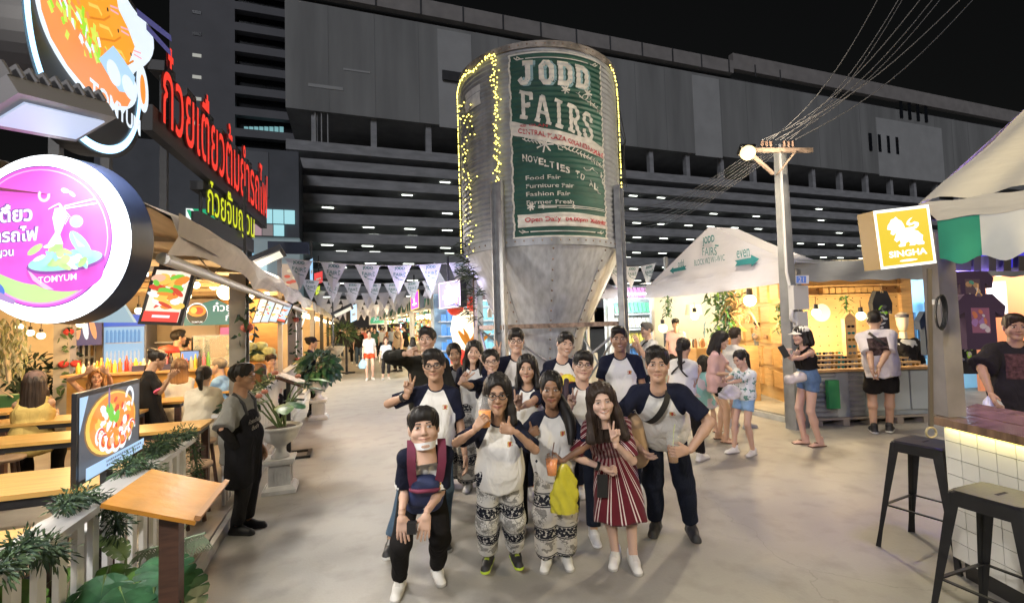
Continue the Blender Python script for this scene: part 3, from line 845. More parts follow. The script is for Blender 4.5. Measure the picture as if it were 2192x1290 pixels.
    if glasses:
        m = MB(); H = lambda a: np.array(a)@HM.T+c
        for q in (-1, 1):
            rr = [H((q*.034+.024*math.cos(a)*1.05, .103-abs(math.cos(a) if math.cos(a)*q > 0 else 0)*.012, .0+.019*math.sin(a))) for a in np.linspace(0, 2*math.pi, 17)]
            m.tube(rr, glasses[0]*.7, 5, cap=False); m.tube([H((q*.058, .093, .004)), H((q*.074, .06, .004)), H((q*.078, -.01, .002))], glasses[0]*.7, 5)
        m.tube([H((-.011, .108, .004)), H((.011, .108, .004))], glasses[0]*.7, 5)
        m.build('glasses', glasses[1], root)
    return dict(root=root, n=n, p=p, t=t, sd=sd, fr=fr, arms=arms, legs=legs, c=c, HM=HM, s=s, f=f, base=base, SH=SH, b=b, belly=belly)
HAIRM = {'black': hair_mat('black', (.012, .010, .009)), 'darkbrown': hair_mat('dark_brown', (.026, .016, .011)), 'brown': hair_mat('brown', (.05, .026, .016)),
         'ombre': hair_mat('ombre', (.05, .026, .016), (.25, .14, .06)), 'blond': hair_mat('blond', (.2, .11, .045)), 'grey': hair_mat('grey', (.11, .10, .09))}

# ================================================================== GROUND AND FAR BUILDINGS
def ground_mat():
    def bl(t, b):
        g = NT(t); tc = g.n('TexCoord').outputs['Object']
        n1 = g.noise(tc, .55, 6); n2 = g.noise(tc, 4.5, 6); n3 = g.noise(tc, 60, 4)
        mp = g.n('Mapping'); mp.inputs['Scale'].default_value = (.5, 2.2, 1); mp.inputs['Rotation'].default_value = (0, 0, .5); g.l(tc, mp.inputs[0]); n4 = g.noise(mp.outputs[0], 1.1, 5)
        c = g.mix(n1, (.205, .195, .172), (.39, .372, .338)); c = g.mix(g.math('MULTIPLY', n4, .35), c, (.43, .412, .378))
        c = g.mix(g.math('MULTIPLY', g.math('MAXIMUM', g.math('SUBTRACT', n2, .5), 0.0), 2.0), c, (.15, .14, .122))
        c = g.mix(g.math('MULTIPLY', n3, .28), c, (.2, .18, .16))
        v = g.n('TexVoronoi'); v.inputs['Scale'].default_value = 1.6; g.l(tc, v.inputs['Vector'])
        c = g.mix(g.lt(v.outputs['Distance'], .028), c, (.07, .06, .05)); w2 = g.n('TexVoronoi', feature='DISTANCE_TO_EDGE'); w2.inputs['Scale'].default_value = .33; nz = g.n('TexNoise'); nz.inputs['Scale'].default_value = 2.5; nz.inputs['Detail'].default_value = 6; g.l(tc, nz.inputs['Vector']); va = g.n('VectorMath', operation='ADD'); g.l(tc, va.inputs[0]); vs_ = g.n('VectorMath', operation='SCALE'); vs_.inputs['Scale'].default_value = .5; g.l(nz.outputs['Color'], vs_.inputs[0]); g.l(vs_.outputs[0], va.inputs[1]); g.l(va.outputs[0], w2.inputs['Vector']); c = g.mix(g.math('MULTIPLY', g.lt(w2.outputs['Distance'], .0014), .3), c, (.13, .12, .10)); n5 = g.noise(tc, .28, 3); c = g.mix(g.math('MULTIPLY', g.math('MAXIMUM', g.math('SUBTRACT', n5, .5), 0.0), 2.2), c, (.2, .19, .175))
        g.l(c, b.inputs['Base Color'])
        g.l(g.math('ADD', g.math('MULTIPLY', n4, .5), .26), b.inputs['Roughness'])
        bm = g.n('Bump'); bm.inputs['Strength'].default_value = .18; bm.inputs['Distance'].default_value = .01; g.l(g.math('ADD', n2, g.math('MULTIPLY', n3, .6)), bm.inputs['Height']); g.l(bm.outputs[0], b.inputs['Normal'])
    return attr_mat('concrete_floor', bl, .5, spec=.4)
gm = MB(); gm.add([(-300, -60, 0), (300, -60, 0), (300, 400, 0), (-300, 400, 0)], [(0, 1, 2, 3)])
gm.build('ground', ground_mat(), kind='structure')

white = M('white_paint', (.72, .71, .69), .5, noise=(6, .12)); grey = M('grey_steel', (.28, .29, .30), .45, .3, noise=(5, .25)); dark = M('dark_metal', (.02, .02, .022), .45, noise=(20, .3))
black = M('black_plastic', (.012, .012, .013), .4); galv = M('galvanised', (.34, .35, .37), .42, .6, noise=(9, .25)); rust = M('rusty_steel', (.30, .22, .17), .7, .2, noise=(14, .6))
yellowwood = M('yellow_laminate', (.62, .36, .10), .3, noise=(3, .25, (1, 14, 1)), bump=(60, .04)); darkwood = M('dark_brown_wood', (.07, .032, .02), .5, noise=(8, .35, (1, 1, 6)))
plywood = M('plywood', (.62, .38, .16), .55, noise=(3, .18, (1, 1, 6))); cream = M('cream_wall', (.62, .52, .38), .8, noise=(2, .12)); tan = M('tan_canvas', (.58, .52, .46), .85, noise=(4, .2), bump=(25, .25))
WARM = (1.0, .62, .26); bulbm = E('warm_bulb', (1.0, .80, .45), 9.0); whitebulb = E('white_tube', (.92, .97, 1.0), 7.0)
wallg = M('grey_cladding', (.36, .36, .35), .8, noise=(.35, .22, (1, 1, .12))); walll = M('pale_cladding', (.56, .56, .55), .8, noise=(.3, .1)); dgrey = M('deck_concrete', (.46, .46, .47), .85, noise=(.4, .25, (1, 1, 3)))
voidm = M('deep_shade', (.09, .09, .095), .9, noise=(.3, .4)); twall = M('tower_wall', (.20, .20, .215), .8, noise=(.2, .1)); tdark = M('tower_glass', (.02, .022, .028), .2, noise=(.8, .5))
cold = E('cold_ceiling_light', (.93, 1.0, .88), 5.0); teal = E('lit_window', (.35, .75, .8), .5)

YB = 76.0
zl = lambda y, x=700: PY(x, y, YB)[2]
xl = lambda x, y=450: PY(x, y, YB)[0]
pk = thing('parking_building', 'long grey concrete parking building with lit open decks across the background', 'building', (60, YB+10, 0))
X0, X1 = xl(613), 190.0
zw, zt = zl(240), zl(12)
bx1('wall', (X0, X1, YB, YB+30, zw, zt), wallg, pk)
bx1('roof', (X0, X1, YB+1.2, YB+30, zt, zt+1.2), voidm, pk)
bx1('parapet', (X0-.3, 78, YB-.4, YB+.8, zt+1.2, zt+3.9), M('parapet', (.40, .37, .35), .8, noise=(.5, .15)), pk)
bx1('parapet', (78, X1, YB-.4, YB+.8, zt+2.2, zt+5.6), MATS['parapet'], pk)
for i in range(14): bx1('joint', (X0+6+i*7.2, X0+6.3+i*7.2, YB-.5, YB-.4, zt+1.2, zt+3.9), voidm, pk)
for i in range(24): bx1('cladding_seam', (X0+7*i+6, X0+7*i+6.12, YB-.05, YB-.004, zw, zt), M('seam_grey', (.31, .31, .305), .8), pk)
for xa, xb in ((938, 1010), (1480, 1537)):
    a = PY(xa, 160, YB)[0]; c = PY(xb, 160, YB)[0]; bx1('panel', (a, c, YB-.12, YB-.003, zw-.4, zt-.6), walll, pk)
a = PY(1925, 240, YB)[0]
bx1('panel', (a-9, a+16, YB-.12, YB-.003, zw-.4, zt-3), walll, pk)
for i in range(4):
    bx1('window', (a+i*3.2, a+1.1+i*3.2, YB-.2, YB-.125, zw+15, zw+20.5), tdark, pk)
    bx1('window', (a-12+i*3.2, a-11+i*3.2, YB-.2, YB-.125, zw+5.5, zw+9.8), tdark, pk)
for xx, yy, ww, hh in ((660, 185, 5, .5), (735, 150, 4, .3)):
    q = PY(xx, yy, YB); bx1('patch', (q[0], q[0]+ww, YB-.06, YB-.004, q[2], q[2]+hh), walll, pk)
q = PY(946, 160, YB); bx1('vent', (q[0], q[0]+5.2, YB-.5, YB-.13, q[2]-1, q[2]+.6), voidm, pk)
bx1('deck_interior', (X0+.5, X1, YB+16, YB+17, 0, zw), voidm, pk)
ys = [305, 342, 378, 416, 456, 498, 537, 575, 612, 648]
lm = MB().bx(60-.85, 60+.85, YB+10-.16, YB+10+.16, -.08, .0).build('ceiling_light', cold, pk, label=None); nl = 0
lm.location = (-40, -5, zl(430)-0); first = True
zprev = zw
for i, y in enumerate(ys):
    zt_ = zl(y); zb = zl(y+21)
    bx1('deck_parapet', (X0-(.9 if i > 1 else 0), X1, YB, YB+.5, zb, zt_), dgrey, pk)
    bx1('deck_slab', (X0, X1, YB+.5, YB+16, zb, zb+.35), dgrey, pk)
    if i >= 2:
        for k in range(26):
            p_on = {2: .25, 3: .5, 4: .75}.get(i, .93)
            for row in (0, 1):
                if rnd.random() > p_on*(1 if row == 0 else .55) or (i < 4 and k < 2): continue
                loc = (X0+5.5+k*6.3+row*1.6+rnd.uniform(-.5, .5), YB+2.0+row*6, zb_prev-.05 if False else zprev_b-.02)
                if first: o_ = lm; first = False
                else: o_ = lm.copy(); COL.objects.link(o_)
                o_.location = (loc[0]-60, loc[1]-YB-10, loc[2]); nl += 1
        for k in range(9):                                                # parked cars standing behind the parapets
            if rnd.random() < .55:
                cx = X0+8+k*15+rnd.uniform(-4, 4)
                m = MB(); m.obx((cx, YB+3.4, zt_-.12), 1.8, 3.8, .8); m.obx((cx, YB+3.6, zt_+.5), 1.5, 2.0, .55)
                m.build('parked_car', M('car_dark', (.06, .06, .07), .3), loc=(cx, YB+3.4, zt_-.5), label='dark car parked on deck %s of the parking building, %s' % (['two', 'three', 'four', 'five', 'six', 'seven', 'eight', 'nine'][i-2], ['at its left end', 'second bay from left', 'third bay from left', 'fourth bay from left', 'in its middle', 'sixth bay from left', 'seventh bay from left', 'eighth bay from left', 'at its right'][k]), cat='car', group='cars on the parking decks')
    zprev_b = zb
for k in range(22): bx1('column', (X0+3.5+k*8.8, X0+4.4+k*8.8, YB+.6, YB+1.6, zl(305), zw), dgrey, pk)
for k in range(3): bx1('column', (X0+4+k*.9, X0+4.15+k*.9, YB+.3, YB+.45, zl(305), zw), walll, pk)

# tower at the left
tw = thing('tower_building', 'dark tower block with small lit windows rising behind the red Thai sign', 'building', (-25, 100, 0))
YT = 96.0
tx = lambda x, y=250: PY(x, y, YT)[0]
tz = lambda y, x=430: PY(x, y, YT)[2]
bx1('wall', (tx(362), tx(503), YT, YT+20, 0, 140), twall, tw)
bx1('wall', (tx(503), tx(640), YT+1.5, YT+20, 0, 140), tdark, tw)
for i in range(14):
    z = tz(285)+i*4.0*1.0
    bx1('balcony_band', (tx(503), tx(640), YT-.2, YT+1.4, z, z+1.5), twall, tw)
    if i < 10: bx1('window', (tx(412), tx(431), YT-.08, YT-.003, z+.2+(1.7 if i else 1.2), z+.8+(1.7 if i else 1.2)), (E('dim_window', (.8, .8, .72), .45) if i in (0, 1, 2, 3) else tdark), tw)
for i in range(9):
    q = PY(508+i*11, 271 if i else 230, YT); bx1('lit_window', (q[0], q[0]+.7, YT+1.42, YT+1.46, q[2]-.5, q[2]+.6), teal, tw)
# podium with department store sign
YP = 70.0
pd = thing('podium_building', 'dark low shopping building with lit glass shopfront and green store sign', 'building', (-25, YP, 0))
px_ = lambda x, y=450: PY(x, y, YP)[0]
pz = lambda y, x=520: PY(x, y, YP)[2]
bx1('wall', (px_(200), px_(640), YP, YP+8, pz(505), pz(315)), M('podium_wall', (.17, .18, .20), .8, noise=(.3, .15)), pd)
bx1('wall', (px_(200), px_(640), YP+.2, YP+8, 0, pz(505)), M('podium_lower', (.55, .62, .64), .6, em=.12, emcol=(.6, .85, .9)), pd)  # light on the lower wall put in as a weak glow
for xx in (512, 575): bx1('panel', (px_(xx-60, 380), px_(xx, 380), YP-.1, YP-.004, pz(420), pz(322)), M('podium_panel', (.24, .25, .27), .8, noise=(.3, .1)), pd)
for i in range(3):
    bx1('glass_pane', (px_(561+i*24), px_(583+i*24), YP-.2, YP-.05, pz(476), pz(446)), E('cyan_glass', (.45, .85, .92), .85), pd)
    bx1('poster', (px_(538+i*24), px_(560+i*24), YP-.22, YP-.06, pz(503), pz(479)), [E('pink_poster', (.75, .5, .55), .55), E('photo_poster', (.35, .3, .3), .6), E('cyan_glass', (.45, .85, .92), .85)][i], pd)
fl = Flat((px_(399), YP-.05, pz(505)), (1, 0, 0), (0, 0, 1), .03, .05)
w = px_(466)-px_(399); hh = pz(452)-pz(505)
gsig = E('store_green', (.02, .5, .22), .8); wsig = E('sign_white', (.95, 1.0, .98), 1.0)
fl.rect(0, w, 0, hh, gsig).text('ROBINSON', .1, hh*.06, wsig, w=w*.94, bold=.01).poly([(0, hh*.5), (w*.35, hh*.5), (w*.8, hh*.3), (w*.95, hh*.3), (w*.45, hh*.62), (w*.2, hh), (0, hh)], wsig).poly([(w*.02, hh*.95), (w*.14, hh*.95), (w*.3, hh*.6), (w*.15, hh*.62)], gsig)
fl.build('store_sign', pd)
fl = Flat((px_(500, 560), YP+.15, pz(640)), (1, 0, 0), (0, 0, 1), .03, .05)
U = (px_(640, 560)-px_(500, 560))/140.0
pk_ = E('poster_pale', (.62, .85, .9), .9); rdp = E('poster_red', (.85, .2, .15), .8)
for a, b_, c, d, m in ((0, 20, 8, 112, pk_), (26, 42, 0, 118, E('poster_blue', (.35, .65, .85), .8)), (48, 70, 10, 100, pk_), (100, 138, 20, 84, E('poster_food', (.75, .55, .4), .7))): fl.rect(a*U, b_*U, c*U, d*U, m)
fl.text('139', 2*U, 94*U, rdp, h=9*U); fl.ell(22*U, 92*U, 6*U, 6*U, rdp)
for i in range(9): fl.ell((104+rnd.random()*30)*U, (26+rnd.random()*50)*U, 7*U, 4*U, E('food_red', (.75, .16, .1), .8) if i % 2 else E('food_cream', (.9, .75, .5), .8))
fl.build('posters', pd)
# dark mass closing the alley
bx1('market_hall', (-3, 30, 58, 62, 0, 5.2), M('hall', (.10, .09, .085), .8), loc=(13, 60, 0), label='dark low building closing the far end of the alley', cat='building')

# ================================================================== THE SILO
SC = np.array([3.3, 7.72, 0.0]); SR = 1.40; SZ0, SZ1 = 2.86, 5.98
silo = thing('grain_silo', 'tall corrugated steel silo with hopper bottom and green painted JODD FAIRS banner', 'silo', SC)
steel = M('corrugated_steel', (.29, .31, .345), .42, .2, noise=(2.2, .38, (2.5, 2.5, .7)), bump=(30, .1)); cone_m = M('hopper_steel', (.40, .42, .45), .5, .1, noise=(3, .28, (4, 4, .25)), bump=(8, .12, (2, 2, .3)))
def corr(z): return .012*math.sin((z-SZ0)*2*math.pi/.085)
N = 480; prof = [(SR+corr(z), z) for z in np.linspace(SZ0, SZ1, 300)]
MB().lathe(prof, SC, 72).build('corrugated_wall', steel, silo)
def hop(z):                                                             # hopper radius
    P = [(.52, .22), (.75, .40), (1.05, .60), (1.5, .72), (2.15, 1.05), (2.86, 1.39)]
    return float(np.interp(z, [p[0] for p in P], [p[1] for p in P]))
m = MB(); vs = []; zz = np.linspace(.52, 2.85, 26); nn = 96
for z in zz:
    for j in range(nn):
        t = 2*math.pi*j/nn; r = hop(z)*(1+.006*math.sin(t*9+z*2)+.004*math.sin(t*23-z*3)); vs.append(SC+(r*math.cos(t), r*math.sin(t), z))
m.add(vs, [(i*nn+j, i*nn+(j+1) % nn, (i+1)*nn+(j+1) % nn, (i+1)*nn+j) for i in range(25) for j in range(nn)], 0, True); m.build('hopper', cone_m, silo)
m = MB()
for k in range(9):                                                     # hopper seams
    t = 2*math.pi*k/9+.25
    pts = [SC+((hop(z)+.006)*math.cos(t), (hop(z)+.006)*math.sin(t), z) for z in np.linspace(.55, 2.84, 8)]
    for a, b in zip(pts[:-1], pts[1:]): m.bar(a, b, .07, .008, 0, hint=(math.cos(t), math.sin(t), .01))
m.build('seam', cone_m, silo)
riv = MB()
for k in range(9):
    t = 2*math.pi*k/9+.25
    for z in np.arange(.62, 2.8, .155): riv.sph(SC+((hop(z)+.014)*math.cos(t), (hop(z)+.014)*math.sin(t), z), .017, 6, 4)
for k in range(64):
    t = 2*math.pi*k/64; riv.sph(SC+((SR+.02)*math.cos(t), (SR+.02)*math.sin(t), SZ0+.05), .014, 6, 4); riv.sph(SC+((SR+.02)*math.cos(t), (SR+.02)*math.sin(t), SZ1-.04), .014, 6, 4)
riv.build('rivets', rust, silo, kind='stuff')
MB().lathe([(SR+.018, SZ1-.09), (SR+.03, SZ1-.0), (SR-.05, SZ1+.05), (.55, SZ1+.42), (.42, SZ1+.44), (.42, SZ1+.56), (.30, SZ1+.60), (0, SZ1+.61)], SC, 48, smooth=False).build('roof_cap', M('rusty_roof', (.33, .30, .28), .55, .4, noise=(5, .6)), silo)
MB().lathe([(SR+.016, SZ0-.02), (SR+.016, SZ0+.1)], SC, 72).build('bottom_ring', steel, silo)
lat = np.array([.944, -.33, 0]); fwd = np.array([.33, .944, 0])
posts = [SC+lat*a+fwd*b for a, b in ((-.72, -1.26), (1.20, -.78), (.72, 1.26), (-1.20, .80))]
for p in posts:
    rd = unit(p-SC); td = np.array([-rd[1], rd[0], 0]); m = MB(); H_ = 3.86
    m.obx(p+(0, 0, H_/2), .19, .014, H_, td); m.obx(p+td*.09+rd*.05+(0, 0, H_/2), .014, .085, H_, td); m.obx(p-td*.09+rd*.05+(0, 0, H_/2), .014, .085, H_, td)
    m.obx(p+(0, 0, .01), .3, .3, .02, td)
    m.build('leg', galv, silo)
for i in range(4):
    a, b = posts[i], posts[(i+1) % 4]
    MB().bar(a+(0, 0, 1.62), b+(0, 0, 1.62), .07, .07).build('cross_bar', rust, silo)
    MB().tube([a+(0, 0, 1.56), b+(0, 0, .15)], .022, 6).build('brace', galv, silo)
    o2 = unit(np.cross(b-a, (0, 0, 1)))*.05
    MB().tube([a+(0, 0, .15)+o2, b+(0, 0, 1.56)+o2], .022, 6).build('brace', galv, silo)
# banner painted on the corrugations. s: 0..1 across, t: 0..1 downwards
t_mid = math.atan2(-SC[1], -SC[0])
A0, A1 = t_mid+R(-17.5), t_mid+R(48.0); BZ1, BZ0 = 5.82, 2.95
BW = SR*(A1-A0); BH = BZ1-BZ0
def onb(s, t, lift):
    z = BZ1-t*BH; r = SR+corr(z)+lift; a = A0+(A1-A0)*s
    return SC+(r*math.cos(a), r*math.sin(a), z)
class Banner:
    def __init__(s): s.mb = {}
    def get(s, m):
        if m.name not in s.mb: s.mb[m.name] = (MB(), m)
        return s.mb[m.name][0]
    def grid(s, s0, s1, t0f, t1f, m, lift, ns=20, nt=190):
        g = [[onb(a, t0f(a)+(t1f(a)-t0f(a))*j/nt, lift) for a in np.linspace(s0, s1, ns)] for j in range(nt+1)]
        s.get(m).sheet(g)
    def stroke(s, pts, w, m, lift=.008):                                # ribbon through (s,t) points, w in metres, cut fine to follow the ribs
        P = [np.array([a*BW, b*BH]) for a, b in pts]
        for a, b in zip(P[:-1], P[1:]):
            L = np.linalg.norm(b-a); k = max(1, int(L/.022)); d = (b-a)/(L+1e-9); q = np.array([-d[1], d[0]])*w/2; a = a-d*w*.2; b = b+d*w*.2
            row = []
            for i in range(k+1):
                c = a+(b-a)*i/k; row.append([onb((c+q*e)[0]/BW, (c+q*e)[1]/BH, lift) for e in (1, .33, -.33, -1)])
            s.get(m).sheet(row)
    def text(s, st, x0, x1, t0, h, m, slope=0.0, bold=0.0, lift=.014, curve=0.0, shear=0.0):    # baseline at t0 (bottom), height h (fraction of BH)
        v, f, size = text2d(st, bold); w = x1-x0
        vs = []
        for a, b in v:
            u = a/size[0]; x = x0+u*w+shear*b/size[1]*h; t = t0-b/size[1]*h+slope*u+curve*math.sin(u*math.pi); vs.append(onb(x, t, lift))
        s.get(m).add(vs, [q for q in f])
Bn = Banner()
bg_ = M('banner_green', (.008, .06, .045), .6, noise=(5, .3)); bw_ = M('banner_white', (.62, .60, .55), .6, noise=(8, .25)); br_ = M('banner_red', (.42, .03, .04), .6); bs_ = M('banner_shadow', (.22, .36, .40), .6)
Bn.grid(0, 1, lambda a: 0, lambda a: 1, bg_, .003)
for pts in ([(0.01, 0), (0.01, 1)], [(.99, 0), (.99, 1)], [(0, .004), (1, .004)], [(0, .996), (1, .996)]):
    P = [(np.interp(q, [0, 1], [pts[0][0], pts[1][0]]), np.interp(q, [0, 1], [pts[0][1], pts[1][1]])) for q in np.linspace(0, 1, 40)]
    P = [(a+(.006*math.sin(i*1.6) if pts[0][0] == pts[1][0] else 0), b) for i, (a, b) in enumerate(P)]
    Bn.stroke(P, .03, bw_)
GL = {'J': [[(.55, 1), (.55, .25), (.42, .03), (.2, .03), (.08, .2)], [(.3, 1), (.8, 1)]], 'O': [[(.2, .2), (.2, .8), (.38, 1), (.62, 1), (.8, .8), (.8, .2), (.62, 0), (.38, 0), (.2, .2)]],
      'D': [[(.22, 0), (.22, 1), (.6, 1), (.8, .8), (.8, .2), (.6, 0), (.22, 0)], [(.08, 1), (.3, 1)], [(.08, 0), (.3, 0)]], 'F': [[(.28, 0), (.28, 1), (.85, 1), (.85, .8)], [(.28, .5), (.65, .5), (.65, .62)], [(.08, 0), (.5, 0)], [(.08, 1), (.3, 1)]],
      'A': [[(.1, 0), (.45, 1), (.55, 1), (.9, 0)], [(.28, .35), (.72, .35)], [(-.02, 0), (.25, 0)], [(.75, 0), (1.02, 0)]], 'I': [[(.5, 0), (.5, 1)], [(.28, 0), (.72, 0)], [(.28, 1), (.72, 1)]],
      'R': [[(.25, 0), (.25, 1), (.62, 1), (.8, .85), (.8, .65), (.62, .5), (.25, .5)], [(.5, .5), (.86, 0), (.98, 0)], [(.06, 0), (.45, 0)], [(.06, 1), (.3, 1)]], 'S': [[(.82, .75), (.82, .88), (.65, 1), (.35, 1), (.18, .85), (.2, .65), (.8, .38), (.84, .18), (.65, 0), (.35, 0), (.16, .12), (.16, .28)]]}
def word(st, x0, x1, t0, h, w, m, slope=0.0, lift=.008, dx=0.0, dt=0.0, grow=0.0):
    n = len(st)
    for i, ch in enumerate(st):
        cw = (x1-x0)/n; hh = h*(1+grow*i/n)
        for strk in GL[ch]: Bn.stroke([(x0+cw*(i+.06+.88*a)+dx, t0+slope*(i+a)/n-b*hh+dt) for a, b in strk], w, m, lift)
word('JODD', .09, .83, .165, .105, .09, bs_, .012, .007, .022, .004)
word('JODD', .09, .83, .165, .105, .078, bw_, .012, .012)
word('FAIRS', .09, .86, .345, .135, .056, bw_, .125, .010)
def flower(cx, ct, r, m):
    for k in range(7): a = k*.9; Bn.stroke([(cx, ct), (cx+r*math.cos(a)/BW, ct+r*math.sin(a)/BH)], .022, m, .010)
def sprig(x0, t0, x1, t1, m, n=9):
    Bn.stroke([(x0+(x1-x0)*q, t0+(t1-t0)*q+.006*math.sin(q*6)) for q in np.linspace(0, 1, 12)], .012, m, .010)
    for k in range(n):
        q = (k+.5)/n; x = x0+(x1-x0)*q; t = t0+(t1-t0)*q
        for e in (-1, 1): Bn.stroke([(x, t), (x+.022, t+e*.014)], .014, m, .010)
flower(.55, .205, .07, bw_); sprig(.66, .215, .97, .29, bw_, 7); flower(.80, .205, .08, bw_)
Bn.grid(.015, .985, lambda a: .362+.135*a+.012*math.sin(a*5), lambda a: .437+.13*a+.012*math.sin(a*5), bw_, .010, 24, 40)
Bn.text('@ GLAN', .10, .36, .406, .018, br_, .012, .01, .02, shear=.01); Bn.text('CENTRAL PLAZA GRANDRAMA 9', .08, .97, .436, .028, br_, .115, .012, .02, shear=.01)
flower(.33, .505, .13, bw_); sprig(.12, .468, .32, .5, bw_, 6); sprig(.42, .50, .97, .60, bw_, 14); Bn.stroke([(.45, .50), (.46, .53), (.5, .535)], .012, bw_); Bn.stroke([(.48, .50), (.45, .52)], .012, bw_)
for k, ch in enumerate('NOVELTIES TO ALL'):
    if ch == ' ': continue
    u = k/15.0; Bn.text(ch, .12+u*.76-.005+(.016 if ch == 'I' else 0), .12+u*.76+(.039 if ch != 'I' else .028), .588+.165*u**1.35+.008*math.sin(u*6), .036, bw_, .004, .03)
sprig(.93, .63, .96, .70, bw_, 4); Bn.stroke([(.72, .62), (.74, .635), (.79, .63), (.82, .615), (.88, .64)], .014, bw_)
for k, (st, xe) in enumerate((('Food Fair', .47), ('Furniture Fair', .60), ('Fashion Fair', .56), ('Farmer Fresh', .59))): Bn.text(st, .14, xe, .693+k*.0435, .0225, bw_, .0, .008)
flower(.18, .835, .055, bw_); Bn.stroke([(.25, .832), (.97, .835)], .012, bw_); Bn.stroke([(.25, .842), (.42, .842)], .02, bw_); Bn.stroke([(.44, .845), (.97, .846)], .01, bw_)
for x in (.28, .58): Bn.stroke([(x, .825), (x+.03, .832), (x, .84), (x+.02, .85)], .012, bw_)
Bn.grid(.05, .985, lambda a: .872+.004*math.sin(a*9), lambda a: .942, bw_, .009, 20, 30)
Bn.text('Open Daily', .12, .46, .924, .033, br_, .0, .02, .019); Bn.text('04.00pm', .50, .73, .922, .027, br_, .0, .02, .019); Bn.text('Midnight', .77, .965, .926, .033, br_, .004, .02, .019)
for t, x0 in ((.032, 0), (.968, 0)):
    Bn.stroke([(.17, t), (.82, t)], .016, bw_)
    for e, c in ((1, .06), (-1, .94)): Bn.stroke([(c, t-.01), (c+e*.03, t+.004), (c+e*.06, t-.002), (c+e*.03, t-.012), (c+e*.02, t), (c+e*.09, t)], .014, bw_)
bp = MB().bx(0, .001, 0, .001, 0, .001)
first = True
for nm, (mb, mm) in Bn.mb.items():
    if first: ban = mb.build('banner', mm, silo); first = False
    else:
        mb.build({'banner_white': 'white_lettering', 'banner_red': 'red_lettering', 'banner_shadow': 'letter_shading'}[nm], mm, ban)
# fairy lights
flm = E('fairy_bulb', (1.0, .82, .16), 6.0)
def fairy(pts, n, jit, label, seed):
    g = random.Random(seed); m = MB(); P = [np.array(p) for p in pts]; L = [0]
    for a, b in zip(P[:-1], P[1:]): L.append(L[-1]+np.linalg.norm(b-a))
    root = thing('fairy_lights', label, 'fairy lights', P[-1], 'strings of fairy lights on the silo'); c = MB(); cab = []
    def at_(l):
        i = max(0, min(len(P)-2, next((k for k in range(1, len(L)) if l <= L[k]), len(L)-1)-1)); return P[i]+(P[i+1]-P[i])*((l-L[i])/(L[i+1]-L[i]+1e-9))
    for k in range(n):
        q = at_(L[-1]*(k+g.random()*.6)/n); rd = unit((q-SC)*(1, 1, 0)); td = np.array([-rd[1], rd[0], 0])
        q = q+td*g.gauss(0, jit)+np.array([0, 0, g.gauss(0, jit*.6)]); q = SC*(1, 1, 0)+unit((q-SC)*(1, 1, 0))*(SR+.045)+np.array([0, 0, q[2]])
        m.sph(q, .0105, 5, 4); cab.append(q-rd*.012)
    m.build('bulbs', flm, root, kind='stuff'); c.tube(cab, .004, 3, cap=False); c.build('cable', M('cable_green', (.03, .035, .02), .6), root)
def sp(deg, z): a = t_mid+R(deg); return SC+((SR+.04)*math.cos(a), (SR+.04)*math.sin(a), z)
fairy([sp(-80, 5.85), sp(-79, 2.95)], 120, .045, 'string of yellow fairy lights down the left edge of the silo', 1)
fairy([sp(-27, 5.9), sp(-26, 2.85)], 150, .035, 'string of yellow fairy lights beside the left border of the green banner', 2)
fairy([sp(-66, 5.5), sp(-52, 5.05), sp(-60, 4.5), sp(-50, 4.0), sp(-58, 3.4), sp(-55, 2.9)], 70, .12, 'loose scatter of yellow fairy lights between the two straight strings on the silo', 3)
fairy([sp(-82, 5.75), sp(-60, 5.85), sp(-45, 5.8), sp(-28, 5.92)], 70, .03, 'string of yellow fairy lights along the top left rim of the silo', 4)
fairy([sp(60, 5.9), sp(72, 5.7), sp(79, 5.3), sp(82, 3.8), sp(82, 3.0)], 120, .035, 'string of yellow fairy lights down the right edge of the silo', 5)
m = MB()                                                               # pale round vent plate
m.sheet([[onb(-.62+.28*i/5, .10+.11*j/5, .016) for i in range(6)] for j in range(6)]); m.build('hatch_plate', M('hatch', (.6, .6, .6), .4, noise=(10, .2)), silo)
m = MB()
for i in range(4):
    q = SC+lat*1.45+fwd*(-.1+i*.06); m.tube([q+(0, 0, 5.7-i*.4), q+lat*.12+(0, 0, 4.9), q+lat*.05*i+(0, 0, 4.1)], .008, 5)
m.build('cable', black, silo)
# conifer sprigs tied to the left side of the silo
m = MB(); g = random.Random(4); c0 = D(1012, 600, 8.0)
for k in range(60):
    b = c0+np.array([g.uniform(-.1, .1), g.uniform(-.1, .1), g.uniform(-.7, .55)]); dr = np.array([g.uniform(-1, .3), g.uniform(-.6, .6), g.uniform(-.2, .5)])
    for j in range(5): m.leaf(b+dr*.05*j, dr+np.array([g.uniform(-.6, .6), g.uniform(-.6, .6), g.uniform(-.3, .5)]), (0, 0, 1), .16, .02, .3, .1, seg=2)
m.tube([c0+(0, 0, -.8), c0+(.02, 0, .6)], .012, 5, 1)
m.build('pine_branch', [M('pine_green', (.035, .05, .035), .7), darkwood], loc=c0-(0, 0, .8), label='dark pine branch hanging down the left side of the silo under the fairy lights', cat='plant')

# ================================================================== LEFT: RESTAURANT
DK = .10
deckm = M('deck_floor', (.34, .31, .27), .5, noise=(2.2, .3), bump=(30, .08))
bx1('deck', (-9, -1.03, .3, 12.4, -.2, DK), deckm, kind='structure')
bx1('kerb', (-1.028, -.985, .3, 12.4, -.2, .085), M('kerb_concrete', (.42, .41, .38), .8, noise=(5, .25)), kind='structure')
